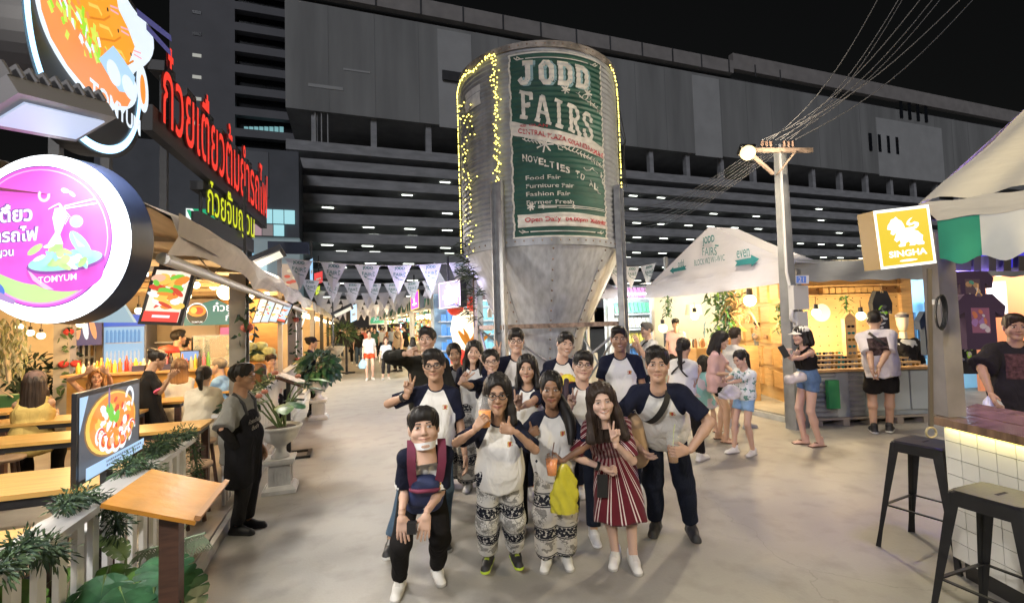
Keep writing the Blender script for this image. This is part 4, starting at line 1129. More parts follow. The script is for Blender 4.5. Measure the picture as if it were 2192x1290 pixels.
# white picket fences
def fence(y0, y1, step, label, w=.055):
    r = thing('picket_fence', label, 'fence', (-1.12, (y0+y1)/2, DK)); pw = None
    MB().bx(-1.19, -1.05, y0, y1, .90, .93).build('top_rail', white, r); MB().bx(-1.15, -1.115, y0, y1, .22, .27).build('bottom_rail', white, r)
    y = y0+.04; k = 0
    while y < y1-.03:
        if pw is None: base = MB().bx(-1.112, -1.09, (y0+y1)/2-w/2, (y0+y1)/2+w/2, DK, .9).build('picket', white, r); pw = base.data; o = base
        else: o = link_mesh('picket', pw, r)
        o.location = (0, y-(y0+y1)/2, 0); y += step*rnd.uniform(.94, 1.06); k += 1
    return r
fence(1.55, 4.0, .135, 'white picket fence in front of the near tables, draped with green garland')
fence(4.95, 11.2, .125, 'white picket fence behind the urn planters further down the alley', .04)
gl = [M('garland_green', (.05, .10, .035), .7, noise=(9, .5)), M('garland_dark', (.025, .06, .035), .7, noise=(9, .5))]
def garland(pts, n, label, rad=.1, L=.1, seed=3, wd=.008):
    g = random.Random(seed); m = MB(); P = [np.array(p, float) for p in pts]
    for k in range(n):
        i = g.randrange(len(P)-1); q = P[i]+(P[i+1]-P[i])*g.random(); d = np.array([g.gauss(0, 1), g.gauss(0, 1), g.gauss(-.1, 1)])
        m.leaf(q+unit(d)*rad*.5*g.random(), d, (g.random(), g.random(), g.random()), L*g.uniform(.6, 1.3), wd*g.uniform(.7, 1.6), .25, .1, g.randrange(2), 2)
    m.tube(P, .008, 5, 1); m.build('leaf_garland', gl, loc=P[0], label=label, cat='garland')
RX = -1.10
for (pts, n, lab, sd) in (([(-1.06, 1.95, .95), (-1.08, 2.15, .96), (-1.05, 2.28, .86)], 260, 'bushy green garland tuft on the fence rail at the lower left corner', 1),
    ([(-1.14, 2.5, .97), (-1.12, 2.6, .98), (-1.05, 2.72, .88), (-1.04, 2.76, .74)], 260, 'green garland wound over the white rail above the broad monstera leaf', 2),
    ([(-1.14, 3.04, .96), (-1.12, 3.14, .99), (-1.06, 3.22, .9), (-1.05, 3.25, .8)], 260, 'green garland tuft on the rail at the left corner of the tilted menu board', 3),
    ([(-1.14, 3.4, .95), (-1.12, 3.52, .99), (-1.12, 3.66, .96)], 220, 'green garland behind the tilted menu board below the television', 4),
    ([(-1.14, 3.82, .97), (-1.08, 3.95, .98), (-1.05, 4.0, .7), (-1.06, 4.0, .45)], 260, 'green garland hanging at the far end post of the near fence', 5),
    ([(-1.12, 4.98, .95), (-1.1, 5.8, .97), (-1.11, 6.6, .95), (-1.1, 7.4, .97), (-1.1, 8.2, .95)], 300, 'thin leafy vine along the far picket fence behind the urns', 6)):
    garland(pts, n*(4 if sd != 6 else 1), lab, .12 if sd != 6 else .1, .032 if sd != 6 else .07, sd, .006 if sd != 6 else .03)
# monstera plants at the foot of the fence
mon = [M('monstera_green', (.085, .19, .035), .3, noise=(16, .45)), M('monstera_dark', (.035, .11, .05), .3, noise=(16, .45)), M('monstera_pale', (.12, .20, .06), .4, noise=(7, .4))]
stemm = M('plant_stem', (.09, .14, .04), .6)
def mon_leaf(b, d, sz, hint, mi):
    d = unit(d); s_ = unit(np.cross(d, hint)); n_ = np.cross(s_, d); m = MB(); K = 6
    for e in (-1, 1):
        for i in range(K):                                              # lobes with slits between them
            a = i/K; b2 = (i+.80)/K
            def W(t): return sz*.44*math.sin(math.pi*min(1, .10+.88*t))**.7
            def pnt(t, w, lift=0): return np.array(b)+d*sz*(t-.12*(w/sz)**2*3)+s_*e*w+n_*(.18*w*w/sz-.3*sz*t*t+lift)-d*0
            q = [pnt(a-.01, 0), pnt(a, W(a)*.5, .004), pnt(a+.05, W(a)*.97), pnt(a+.11, W(a+.05)*1.02), pnt(b2+.05, W(b2)*.95), pnt(b2+.035, W(b2)*.48), pnt(b2+.03, 0)]
            m.add(q, [tuple(range(7)) if e > 0 else tuple(range(7))[::-1]], mi, False)
    m.tube([np.array(b)-d*0, np.array(b)+d*sz*.5-n_*(.075*sz), np.array(b)+d*sz*.95-n_*(.27*sz)], [.006, .004, .003], 4, 2)
    return m
def mon_plant(base, leaves, label):
    r = thing('monstera_plant', label, 'plant', base); c = np.array(base)
    for (tip, d, sz, mi) in leaves:
        tip = np.array(tip, float); MB().tube([c+(rnd.uniform(-.05, .05), rnd.uniform(-.05, .05), .05), (c+tip)/2+(0, 0, .08), tip], [.012, .009, .006], 5).build('stem', stemm, r)
        mon_leaf(tip, d, sz, (0, 0, 1), mi).build('leaf', mon, r)
    MB().lathe([(.10, .02), (.14, .2), (.15, .22), (.13, .22), (.12, .16), (0, .16)], c, 16).build('pot', M('dark_pot', (.05, .04, .035), .6), r)
L_ = lambda x, y, d: D(x, y, d)
mon_plant((-1.0, 2.0, 0), [(L_(160, 1215, 2.15), -rt*.5-up*.7-fw*.6, .30, 0), (L_(235, 1210, 2.15), rt*.6-up*.5-fw*.6, .26, 0), (L_(120, 1235, 2.1), -rt-up*.5-fw*.4, .24, 2), (L_(20, 1245, 1.9), rt*.7-up*.6-fw*.5, .24, 0)], 'broad leaved green monstera plant in the lower left corner before the fence')
mon_plant((-.84, 2.15, 0), [(L_(225, 1230, 1.95), rt*.4-up*.55-fw*.7, .28, 1), (L_(180, 1262, 1.9), -rt*.6-up*.6-fw*.4, .24, 1), (L_(255, 1255, 1.9), rt*.8-up*.5-fw*.5, .24, 1), (L_(270, 1195, 2.2), -rt*.5+up*.8, .16, 2)], 'dark leaved monstera plant in the middle of the leaves before the fence')
mon_plant((-.72, 2.3, 0), [(L_(340, 1190, 2.15), rt*.7-up*.1-fw*.6, .26, 1), (L_(325, 1215, 2.1), -rt*.6-up*.5-fw*.7, .28, 0), (L_(375, 1215, 2.1), rt*.7-up*.6-fw*.5, .24, 1), (L_(330, 1255, 1.95), rt*.3-up*.8-fw*.5, .22, 1), (L_(350, 1180, 2.2), rt*.3+up*.7, .15, 0)], 'monstera plant below the tilted menu board beside the kerb')
m = MB()
for k in range(26): m.leaf(D(300+k*5.2, 1180-k*1.5+rnd.uniform(-5, 5), 2.45), -rt*.5-up*.35+rt*rnd.uniform(0, .5), (0, 0, 1), .1, .012, .2, .1, 0, 2)
for k in range(26): m.leaf(D(300+k*5.2, 1180-k*1.5, 2.45), rt*.5-up*.45, (0, 0, 1), .09, .012, .2, .1, 0, 2)
m.tube([D(290, 1183, 2.45), D(440, 1140, 2.45)], .006, 5); m.build('palm_frond', M('pale_frond', (.20, .26, .17), .6), loc=D(440, 1140, 2.45), label='pale green artificial palm frond lying along the pickets under the menu board', cat='plant')
m = MB(); m.sph(D(265, 1275, 1.95), .05, 8, 6); m.sph(D(285, 1280, 1.93), .04, 8, 6); m.build('pink_flower', M('pink_petal', (.55, .12, .18), .7, noise=(40, .5)), loc=D(275, 1290, 1.95), label='pink flower head among the leaves at the bottom of the fence', cat='flower')

# tables and stools
def table(x0, x1, y0, y1, label, zt=.82):
    r = thing('dining_table', label, 'table', ((x0+x1)/2, (y0+y1)/2, DK), 'yellow topped dining tables')
    MB().bx(x0, x1, y0, y1, zt-.028, zt).build('tabletop', yellowwood, r)
    MB().bx(x0+.03, x1-.03, y0+.03, y1-.03, zt-.075, zt-.031).build('apron', dark, r)
    for sx in (x0+.06, x1-.06):
        for sy in (y0+.05, y1-.05): MB().bx(sx-.03, sx+.03, sy-.03, sy+.03, DK, zt-.078).build('leg', darkwood, r)
        MB().bx(sx-.015, sx+.015, y0+.083, y1-.083, .24, .28).build('stretcher', dark, r)
    MB().bx(x0+.08, x1-.08, (y0+y1)/2-.015, (y0+y1)/2+.015, .24, .28).build('stretcher', dark, r)
table(-3.3, -1.24, 2.25, 2.78, 'yellow topped table nearest the camera at the lower left, behind the fence')
table(-3.2, -1.24, 3.38, 3.93, 'yellow topped table right behind the television screen')
table(-3.6, -1.28, 4.98, 5.42, 'long yellow topped table behind the waiter, third from the camera')
table(-3.6, -2.2, 6.1, 6.55, 'yellow table with the woman with long dark hair sitting at it'); table(-2.95, -2.0, 7.0, 7.5, 'small yellow table between the waitress and the woman in white with a ponytail')
table(-5.4, -3.75, 7.1, 7.6, 'yellow table in front of the blonde woman holding her head'); table(-2.0, -1.3, 7.8, 8.3, 'yellow table by the second post where two diners in beige sit')
stool0 = thing('round_stool', 'round wooden stool between the two front tables, nearest the fence', 'stool', (-1.62, 3.05, DK), 'round wooden stools')
b0 = WL[stool0.name]
MB().lathe([(.0, .425), (.155, .425), (.17, .435), (.17, .452), (.16, .46), (0, .46)], b0, 20).build('seat', M('stool_seat', (.30, .20, .13), .5, noise=(9, .25)), stool0)
for k in range(4):
    a = k*math.pi/2+.78; MB().tube([b0+(.12*math.cos(a), .12*math.sin(a), .424), b0+(.17*math.cos(a), .17*math.sin(a), 0)], [.02, .017], 8).build('leg', darkwood, stool0)
MB().tube([b0+(.145*math.cos(a), .145*math.sin(a), .2) for a in np.linspace(0, 6.2832, 17)], .009, 6, cap=False).build('foot_ring', dark, stool0)
for (x, y, lab) in ((-2.3, 3.1, 'round stool behind the front table, left of the menu board'), (-1.35, 4.35, 'round stool tucked beside the second table near the waiter'), (-1.9, 4.45, 'round stool behind the television screen'), (-2.6, 4.4, 'round stool on the near side of the long third table, at left'),
    (-1.5, 5.75, 'round stool under the seated woman in white with ponytail'), (-1.85, 5.9, 'round stool between the waiter and the woman with ponytail'), (-2.9, 4.6, 'round stool left of the long third table'), (-3.1, 5.8, 'round stool under the woman with long dark hair'), (-2.2, 6.9, 'round stool near the waitress in black'), (-1.3, 4.75, 'round stool at the fence gap behind the waiter'), (-3.3, 4.05, 'round stool at the far left edge beyond the second table'), (-2.0, 5.8, 'round stool pushed under the long third table')):
    copy_tree(stool0, (x, y, DK), rnd.random(), lab)
MB().lathe([(.0, .70), (.2, .70), (.21, .715), (.2, .73), (0, .73)], (-1.32, 3.12, 0), 24).lathe([(.03, DK), (.03, .70)], (-1.32, 3.12, 0), 10).lathe([(.15, DK), (.15, DK+.02)], (-1.32, 3.12, 0), 16).build('side_table', white, loc=(-1.32, 3.12, DK), label='small white round table behind the garland left of the menu board', cat='table')

# television on a stand
tv = thing('display_screen', 'landscape television showing an orange bowl of tom yum, on a black stand by the fence', 'screen', (-1.36, 3.36, DK)); 
TX, TY0, TY1, TZ0, TZ1 = -1.30, 2.99, 3.70, .945, 1.365
bx1('bezel', (TX-.022, TX, TY0-.02, TY1+.02, TZ0-.025, TZ1+.025), M('tv_black', (.015, .015, .017), .3), tv)
MB().bx(TX-.045, TX-.015, 3.32, 3.40, .2, TZ0-.026).bx(TX-.2, TX+.12, 3.1, 3.6, DK+.001, DK+.03).tube([(TX-.03, 3.36, .35), (TX-.12, 3.0, .85)], .014, 6).build('stand', dark, tv)
m = MB().lathe([(.05, 0), (.05, .03)], (TX-.03, 3.45, .84), 14); m.build('bracket_knob', black, tv)
SO, SR_, SY, SW_, SG = E('screen_orange', (1.0, .34, .05), .95), E('screen_red', (.85, .09, .04), .9), E('screen_yellow', (1.0, .68, .12), .95), E('screen_white', (.9, .95, 1.0), 1.05), E('screen_green', (.25, .75, .08), .9)
SB, SK = E('screen_blue', (.50, .74, 1.0), .95), E('screen_grey', (.16, .17, .2), .6)
fl = Flat((TX, TY0, TZ0), (0, 1, 0), (0, 0, 1)); w, h = TY1-TY0, TZ1-TZ0
fl.rect(0, w, 0, h, SK).poly([(0, h*.55), (w*.12, h), (0, h)], SB).ell(w*.5, h*.56, w*.44, h*.44, E('screen_brown', (.45, .22, .06), .7)).ell(w*.5, h*.56, w*.42, h*.415, SY).ell(w*.52, h*.56, w*.385, h*.385, SO)
g = random.Random(8)
for k in range(46):
    a = g.random()*6.28; r_ = math.sqrt(g.random())*.85; x = w*.5+math.cos(a)*r_*w*.36; y = h*.56+math.sin(a)*r_*h*.36
    mm = g.choice([SO, SR_, SW_, SY, SW_, E('screen_peach', (1.0, .6, .4), .95)]); fl.ell(x, y, g.uniform(.02, .05), g.uniform(.012, .03), mm, 9, g.random()*3)
for k in range(7):
    a = 3.5+k*.38; x = w*.5+math.cos(a)*w*.29; y = h*.54+math.sin(a)*h*.27; fl.ring(x, y, .055, .05, .022, SW_, 14, k, k+4.2); fl.ring(x+.01, y+.01, .04, .035, .012, SR_, 14, k, k+3.5)
for k in range(6): fl.ell(w*.40+g.uniform(-.05, .09), h*.72+g.uniform(-.05, .05), .035, .026, SG, 9, g.random()*3)
fl.ell(w*.34, h*.92, .012, .06, E('screen_purple', (.35, .2, .45), .8), 9).ring(w*.7, h*.84, .06, .07, .025, SW_, 16, -1, 3)
fl.rect(0, w, 0, h*.15, SB)
for k in range(2):
    x = w*.3
    while x < w*.92: q = g.uniform(.008, .022); fl.rect(x, x+q, h*(.085-.05*k), h*(.115-.05*k), E('screen_ink', (.2, .3, .5), .6), keep=(x > w*.3)); x += q+.006
fl.build('picture', tv)
# tilted menu board
mb_ = thing('menu_stand', 'tilted golden wooden menu board on a dark post in front of the fence', 'menu stand', (-.80, 2.22, 0))
cs = [G(217, 1077, 1.06), G(325, 1003, 1.06), G(483, 1035, .95), G(420, 1115, .95)]
nrm = unit(np.cross(cs[3]-cs[0], cs[1]-cs[0])); nrm = nrm if nrm[2] > 0 else -nrm
gold = M('golden_varnished_wood', (.40, .175, .02), .3, noise=(5, .3, (1, 1, 5)), bump=(18, .12))
m = MB(); B_ = [c-nrm*.016 for c in cs]; m.add(cs+B_, [(3, 2, 1, 0), (4, 5, 6, 7)]+[(i, (i+1) % 4, 4+(i+1) % 4, 4+i) for i in range(4)]); m.build('board', gold, mb_)
MB().bar(cs[2]+nrm*.012, cs[3]+nrm*.012, .022, .018, hint=nrm).build('ledge', M('ledge_wood', (.30, .15, .06), .45), mb_)
pc = (cs[0]+cs[1]+cs[2]+cs[3])/4; MB().bx(pc[0]-.035, pc[0]+.035, pc[1]-.035, pc[1]+.035, 0, pc[2]-.06).build('post', darkwood, mb_); MB().bx(pc[0]-.2, pc[0]+.2, pc[1]-.18, pc[1]+.18, 0.001, .03).build('foot', darkwood, mb_)
# second menu board by the urns
m2 = thing('menu_stand', 'open menu with pages on a black stand between the two white urns', 'menu stand', (-.76, 6.95, 0)); q = np.array([-.74, 6.95, 1.0])
MB().obx(q, .36, .5, .025, (1, 0, -.45), (.45, 0, 1)).build('board', darkwood, m2)
MB().obx(q+(.012, 0, .027), .31, .44, .008, (1, 0, -.45), (.45, 0, 1)).build('menu_pages', M('menu_paper', (.6, .55, .5), .6, noise=(30, .3)), m2)
MB().bx(-.80, -.75, 6.92, 6.98, .03, .98).bx(-.9, -.5, 6.75, 6.8, .001, .03).bx(-.9, -.5, 7.1, 7.15, .001, .03).bx(-.9, -.85, 6.801, 7.099, .001, .03).bx(-.55, -.5, 6.801, 7.099, .001, .03).build('stand', dark, m2)
# white urns
urnm = M('white_plaster', (.74, .73, .70), .55, noise=(7, .2), bump=(40, .06))
def urn(x, y, label, sc=1.0, plant=0):
    r = thing('urn_planter', label, 'planter', (x, y, 0)); c = np.array([x, y, 0.0])
    V = lambda L: [(a*sc, b*sc) for a, b in L]
    m = MB()
    for (hw, z0, z1, hw2) in ((.20, 0, .05, .20), (.19, .05, .09, .155), (.13, .09, .36, .125), (.165, .36, .40, .18), (.18, .40, .43, .18)):
        a = [(-hw, -hw), (hw, -hw), (hw, hw), (-hw, hw)]; b_ = [(-hw2, -hw2), (hw2, -hw2), (hw2, hw2), (-hw2, hw2)]
        m.add([c+np.array([p[0], p[1], z0+.0005])*sc for p in a]+[c+np.array([p[0], p[1], z1])*sc for p in b_], [(3, 2, 1, 0), (4, 5, 6, 7)]+[(i, (i+1) % 4, 4+(i+1) % 4, 4+i) for i in range(4)])
    for e in ((1, 0), (-1, 0), (0, 1), (0, -1)):
        for k in range(5):
            o = (k-2)*.038; p = c+np.array([e[0]*.133+abs(e[1])*o, e[1]*.133+abs(e[0])*o, .225])*sc; m.obx(p, .012*sc, .012*sc, .2*sc)
    m.build('pedestal', urnm, r)
    MB().lathe(V([(.11, .43), (.12, .45), (.075, .49), (.06, .54), (.075, .58), (.1, .60), (.15, .63), (.2, .68), (.235, .76), (.24, .79), (.265, .81), (.275, .835), (.25, .845), (.22, .82), (0, .80)]), c, 48, flute=(6, 9, .06, 24)).build('bowl', urnm, r)
    MB().lathe(V([(.22, .815), (.1, .825), (0, .83)]), c, 20).build('soil', M('soil', (.06, .035, .02), .95, noise=(40, .5)), r)
    return r, c
u1, c1 = urn(-.70, 5.55, 'white fluted urn with a large leafed calla plant, nearest of the white urns', .8)
g = random.Random(21)
for k in range(13):
    a = g.random()*6.28; hgt = g.uniform(.25, .62); out = g.uniform(.1, .36); tip = c1+np.array([math.cos(a)*out, math.sin(a)*out*.9, .66+hgt*.85])
    MB().tube([c1+(g.uniform(-.06, .06), g.uniform(-.06, .06), .66), c1+np.array([math.cos(a)*out*.5, math.sin(a)*out*.5, .66+hgt*.6]), tip], [.011, .009, .006], 5).build('stem', stemm, u1)
    MB().leaf(tip, (math.cos(a), math.sin(a), .1), (-math.sin(a), math.cos(a), 0), g.uniform(.2, .28), g.uniform(.15, .2), .35, .1, 0, 5).build('leaf', mon[1 if g.random() < .6 else 0], u1)
for k in range(4):
    q = c1+np.array([g.uniform(-.25, .2), g.uniform(-.2, .2), 1.0+g.uniform(-.1, .25)]); MB().sph(q, .035, 7, 5, sc=(1, 1, .7)).build('flower', M('salmon_petal', (.55, .22, .16), .7), u1)
u2, c2 = urn(-.56, 9.6, 'white urn with a rounded leafy bush, second of the urns along the alley', .84)
m = MB()
for k in range(340):
    d = np.array([g.gauss(0, 1), g.gauss(0, 1), g.gauss(.2, .8)]); d = unit(d); p = c2+np.array([0, 0, .95])+d*np.array([.36, .36, .30])*g.uniform(.55, 1)
    m.leaf(p, d+np.array([0, 0, -.3]), (g.random(), g.random(), .3), .14, .1, .4, .1, g.randrange(2), 2)
m.build('foliage', [M('bush_green', (.06, .12, .07), .6, noise=(6, .4)), mon[1]], u2)
u3, c3 = urn(-.48, 17.5, 'beige urn with a spiky grass bush beside the black fence, third of the urns', 1.25); m = MB()
for k in range(420):
    d = unit([g.gauss(.25, 1), g.gauss(0, 1), g.gauss(.5, .7)]); p = c3+np.array([.25, 0, 1.5])+d*np.array([.5, .4, .38])*g.uniform(.3, 1)
    m.leaf(p, d, (g.random(), g.random(), .3), .22, .03, .3, .1, g.randrange(2), 2)
m.build('foliage', [M('grass_bush', (.12, .19, .05), .7, noise=(6, .4)), gl[0]], u3)

# posts, beam, tarpaulin roof
postm = M('grey_post', (.42, .40, .38), .6, noise=(4, .2)); 
def post(x, y, label, w=.17, h=2.35, z=DK):
    r = thing('post', label, 'post', (x, y, z)); MB().bx(x-w/2, x+w/2, y-w/2, y+w/2, z, h).build('shaft', postm, r); return r
p1 = post(-1.22, 6.25, 'grey square post with a red flower behind the waiter, first of the roof posts'); p2 = post(-1.22, 11.7, 'grey square post at the far corner of the restaurant roof, behind the second urn')
p0 = post(-4.25, 9.35, 'grey post wrapped with red roses at the left of the restaurant', .2); post(-1.3, 1.75, 'pale grey post at the left picture edge under the round pink sign', .08)
for pr, spots in ((p1, [(-1.12, 6.15, 1.72), (-1.12, 6.15, 1.25)]), (p2, [(-1.12, 11.6, 1.9), (-1.1, 11.6, 1.0)]), (p0, [(-4.14, 9.2, 1.75), (-4.2, 9.2, 1.25), (-4.05, 9.2, 1.25)])):
    bse = np.array(spots[0]); ro = thing('rose_vine', {0: 'salmon roses on a vine up the first grey post', 1: 'small roses and leaves on the second grey post', 2: 'red roses and leaves on the left grey post'}[[id(p1), id(p2), id(p0)].index(id(pr))], 'plant', bse-(0, 0, 1))
    for s_ in spots: MB().sph(s_, .07, 8, 6, sc=(1, 1, .8)).build('rose', M('rose_red', (.55, .05, .05), .7, noise=(30, .5)) if pr is p0 else M('rose_salmon', (.65, .18, .14), .7, noise=(30, .5)), ro)
    m = MB()
    for k in range(40): m.leaf(bse+np.array([g.uniform(-.1, .12), g.uniform(-.12, .02), g.uniform(-1.0, .5)]), (g.gauss(0, 1), g.gauss(0, 1), g.gauss(0, 1)), (0, 0, 1), .1, .05, .3, .1, g.randrange(2), 2)
    m.build('leaves', gl, ro)
roofr = thing('canvas_roof', 'long tan tarpaulin roof with sagging rolled edge over the left restaurant', 'awning', (-3, 6.5, 2.3))
g = random.Random(5)
def wob(y, k): return .035*math.sin(y*2.3+k)+.02*math.sin(y*5.1+k*2)
rows = []
for x, z in ((-.92, 2.16), (-.86, 2.26), (-.90, 2.36), (-1.1, 2.44), (-1.8, 2.62), (-3.2, 2.95), (-6.5, 3.3)):
    rows.append([(x+(wob(y, x*3)*.6 if x > -1.5 else 0), y, z+wob(y, z*2)*(1 if x > -2 else 1.6)) for y in np.linspace(3.05, 12.4, 60)])
MB().sheet(rows).build('tarpaulin', tan, roofr)
rows = [[(-.885+.012*math.sin(y*4), y, z0-(0 if z0 > 2.2 else (.10*abs(math.sin(y*1.35))+.05*abs(math.sin(y*3.1+1))))) for y in np.linspace(3.05, 12.4, 120)] for z0 in (2.35, 2.22)]
MB().sheet(rows).build('scalloped_edge', M('tan_canvas_dark', (.46, .41, .36), .85, noise=(3, .2)), roofr)
MB().tube([(-.98, 3.1, 2.1), (-.98, 12.4, 2.1)], .035, 10).build('edge_beam', M('pale_beam', (.60, .58, .56), .5), roofr)
rows = [[(x, y, z) for y in (3.0, 12.4)] for x, z in ((-1.0, 2.36), (-3.2, 2.6), (-6.4, 2.75))]
MB().sheet(rows).build('ceiling', M('wood_ceiling', (.42, .29, .16), .6, noise=(2, .25, (6, 1, 1))), roofr)
for k in range(10): MB().bx(-6.3, -1.1, 3.1+k*1.0, 3.16+k*1.0, 2.36, 2.42).build('rafter', M('rafter', (.48, .36, .22), .6), roofr)
m = MB(); P = [np.array([-.84, y, 2.3+.03*math.sin(y)]) for y in np.linspace(2.7, 4.0, 8)]
m.tube([D(378, 490, 3.35), D(420, 545, 3.9), D(455, 585, 4.4), D(490, 560, 5.0)], .006, 4); m.build('cable', black, roofr)

for (x, y, lab) in ((-2.3, 3.6, 'added white tube lamp under the roof above the nearest tables'), (-2.6, 5.9, 'added white tube lamp under the roof above the long third table')):  # tube lamps added to brighten the tables
    r = thing('added_tube_lamp', lab, 'lamp', (x, y, 2.33)); MB().bx(x-.6, x+.6, y-.03, y+.03, 2.29, 2.33).build('tube', whitebulb, r); zz_ = bpy.data.lights.new('tube_light', 'AREA'); zz_.shape = 'RECTANGLE'; zz_.size = 1.2; zz_.size_y = .1; zz_.energy = 42; zz_.color = (1, .9, .7); zo = bpy.data.objects.new('tube_light', zz_); COL.objects.link(zo); zo.parent = r; zo.location = (0, 0, -.06)
# rear of the restaurant
def z9(y, x, Y): return PY(x, y, Y)[2]
bk = thing('kitchen_wall', 'beige kitchen wall at the back of the restaurant under the bulbs', 'wall', (-3.6, 10.6, 0))
bx1('panel', (-5.9, -1.75, 10.6, 10.75, 0, 3.0), cream, bk)
bx1('hood', (-3.05, -2.35, 10.1, 10.59, 1.55, 2.3), M('hood_steel', (.35, .30, .25), .5, .3), bk); bx1('shelf', (-3.4, -2.0, 10.35, 10.59, 1.5, 1.53), galv, bk)
bx1('concrete_side_wall', (-9.0, -8.85, 1, 12.4, 0, 2.9), M('night_wall', (.12, .12, .12), .9), label='dark wall beyond the left side of the restaurant', cat='wall')
gw = thing('lattice_window', 'white window lattice with yellow and green panels at the left back of the restaurant', 'window', (-4.4, 10.0, DK))
for k in range(7):
    y = 9.45+k*.19; MB().bx(-4.43, -4.37, y-.018, y+.018, DK, 2.1).build('mullion', white, gw)
for z in (.9, 1.3, 1.7, 2.08): MB().bx(-4.425, -4.375, 9.45, 10.6, z-.018, z+.018).build('mullion', white, gw)
for k in range(6):
    for j, z in enumerate((.12, .92, 1.32, 1.72)):
        mm = M('green_panel', (.07, .19, .09), .6) if j == 0 else (yellowwood if (k+j) % 3 == 1 else M('dark_pane', (.03, .035, .04), .15))
        MB().bx(-4.41, -4.39, 9.47+k*.19, 9.62+k*.19, z, z+(.36 if j else .76)).build('pane', mm, gw)
gb = thing('green_bench', 'green painted bench wall along the far left of the restaurant', 'bench', (-5.2, 8.4, DK)); MB().bx(-5.9, -4.45, 8.9, 9.1, DK, .85).bx(-5.9, -4.6, 8.4, 8.9, DK, .5).build('seat_back', MATS['green_panel'], gb)
MB().tube([D(12, 760, 6.8), D(20, 820, 6.8), D(2, 835, 6.8), D(28, 850, 6.8)], .012, 5).tube([D(20, 815, 6.8), D(15, 770, 6.8)], .03, 6).build('hanging_rope', M('rope', (.6, .52, .4), .9), loc=D(15, 760, 6.8), label='pale knotted rope hanging at the left edge above the green bench', cat='rope')
m = MB(); c0 = D(28, 735, 6.9)
for k in range(260): m.leaf(c0+np.array([g.uniform(-.16, .16), g.uniform(-.12, .12), g.uniform(-.45, .38)]), (g.gauss(0, .4), g.gauss(0, .4), -1), (g.random(), 1, 0), .1, .03, .1, .1, g.randrange(2), 2)
m.build('hanging_plant', [M('moss', (.22, .24, .12), .8, noise=(9, .4)), M('moss_grey', (.28, .30, .24), .8)], loc=c0, label='grey green mossy hanging plant below the round pink sign', cat='plant')
m = MB(); c0 = D(70, 800, 7.5)
for k in range(200): m.leaf(c0+np.array([g.uniform(-.45, .45), g.uniform(-.2, .2), g.uniform(-.45, .35)]), (g.gauss(0, 1), g.gauss(0, 1), g.gauss(0, 1)), (g.random(), 1, 0), .18, .06, .2, .1, 0, 2)
m.build('dark_bush', M('night_leaf', (.015, .035, .02), .7), loc=c0-(0, 0, .7), label='dark bush outside the left side of the restaurant', cat='plant')
# counter and what stands on it
ct = thing('counter', 'long yellow wooden counter behind the blonde woman', 'counter', (-2.9, 8.5, DK))
bx1('front', (-3.75, -1.95, 8.3, 8.32, DK, 1.10), yellowwood, ct); bx1('carcass', (-3.75, -1.95, 8.321, 8.85, DK, 1.10), plywood, ct); bx1('top', (-3.8, -1.9, 8.24, 8.9, 1.10, 1.135), M('counter_top', (.7, .45, .2), .35), ct)
def bottle(x, y, z, col, label, group, hgt=.2, r=.035, cat='bottle'):
    MB().lathe([(r, 0), (r, hgt*.62), (r*.45, hgt*.8), (r*.4, hgt), (0, hgt)], (x, y, z), 9).build('bottle' if cat == 'bottle' else cat, M('glass_%s' % col[0], col[1], .25), loc=(x, y, z), label=label, cat=cat, group=group)
bc = [('red', (.5, .05, .04)), ('amber', (.5, .22, .03)), ('orange', (.7, .25, .05)), ('green', (.12, .3, .06)), ('dark', (.04, .03, .03)), ('pale', (.55, .55, .45)), ('yellow', (.7, .55, .08)), ('pink', (.6, .2, .25))]
for k in range(30):
    c_ = bc[rnd.randrange(8)]; bottle(-3.68+k*.056, 8.4+rnd.uniform(-.03, .1), 1.136, c_, '%s sauce bottle on the yellow counter, %s from its left end' % (c_[0], ORD[k]), 'sauce bottles on the yellow counter', rnd.uniform(.12, .26), rnd.uniform(.022, .032))
for k in range(4): bx1('condiment_tray', (-3.0+k*.18, -2.85+k*.18, 8.3, 8.42, 1.136, 1.22), [M('tray_navy', (.06, .06, .12), .4), M('tray_wood', (.35, .2, .1), .6)][k % 2], label=['navy', 'first wooden', 'second navy', 'second wooden'][k]+' condiment tray on the counter edge', cat='tray')
fr_ = thing('drinks_fridge', 'blue lit glass door drinks fridge behind the counter', 'fridge', (-3.75, 10.2, DK))
bx1('cabinet', (-4.05, -3.42, 10.05, 10.55, DK, 2.05), M('fridge_grey', (.25, .28, .33), .4), fr_); bx1('header', (-4.03, -3.44, 10.03, 10.048, 1.83, 2.03), E('fridge_blue', (.1, .2, .8), .8), fr_)
bx1('glass_door', (-4.02, -3.45, 10.02, 10.049, .25, 1.82), E('fridge_glow', (.45, .72, 1.0), .75), fr_)
for j in range(4):
    MB().bx(-4.0, -3.47, 10.005, 10.018, .45+j*.36, .465+j*.36).build('shelf', white, fr_)
    m = MB()
    for k in range(9): m.lathe([(.02, 0), (.02, .17), (.008, .22)], (-3.96+k*.057, 9.98, .466+j*.36), 6)
    m.build('bottles', E('fridge_bottles_%d' % (j % 2), [(.75, .85, .95), (.2, .45, .85)][j % 2], .7), fr_)
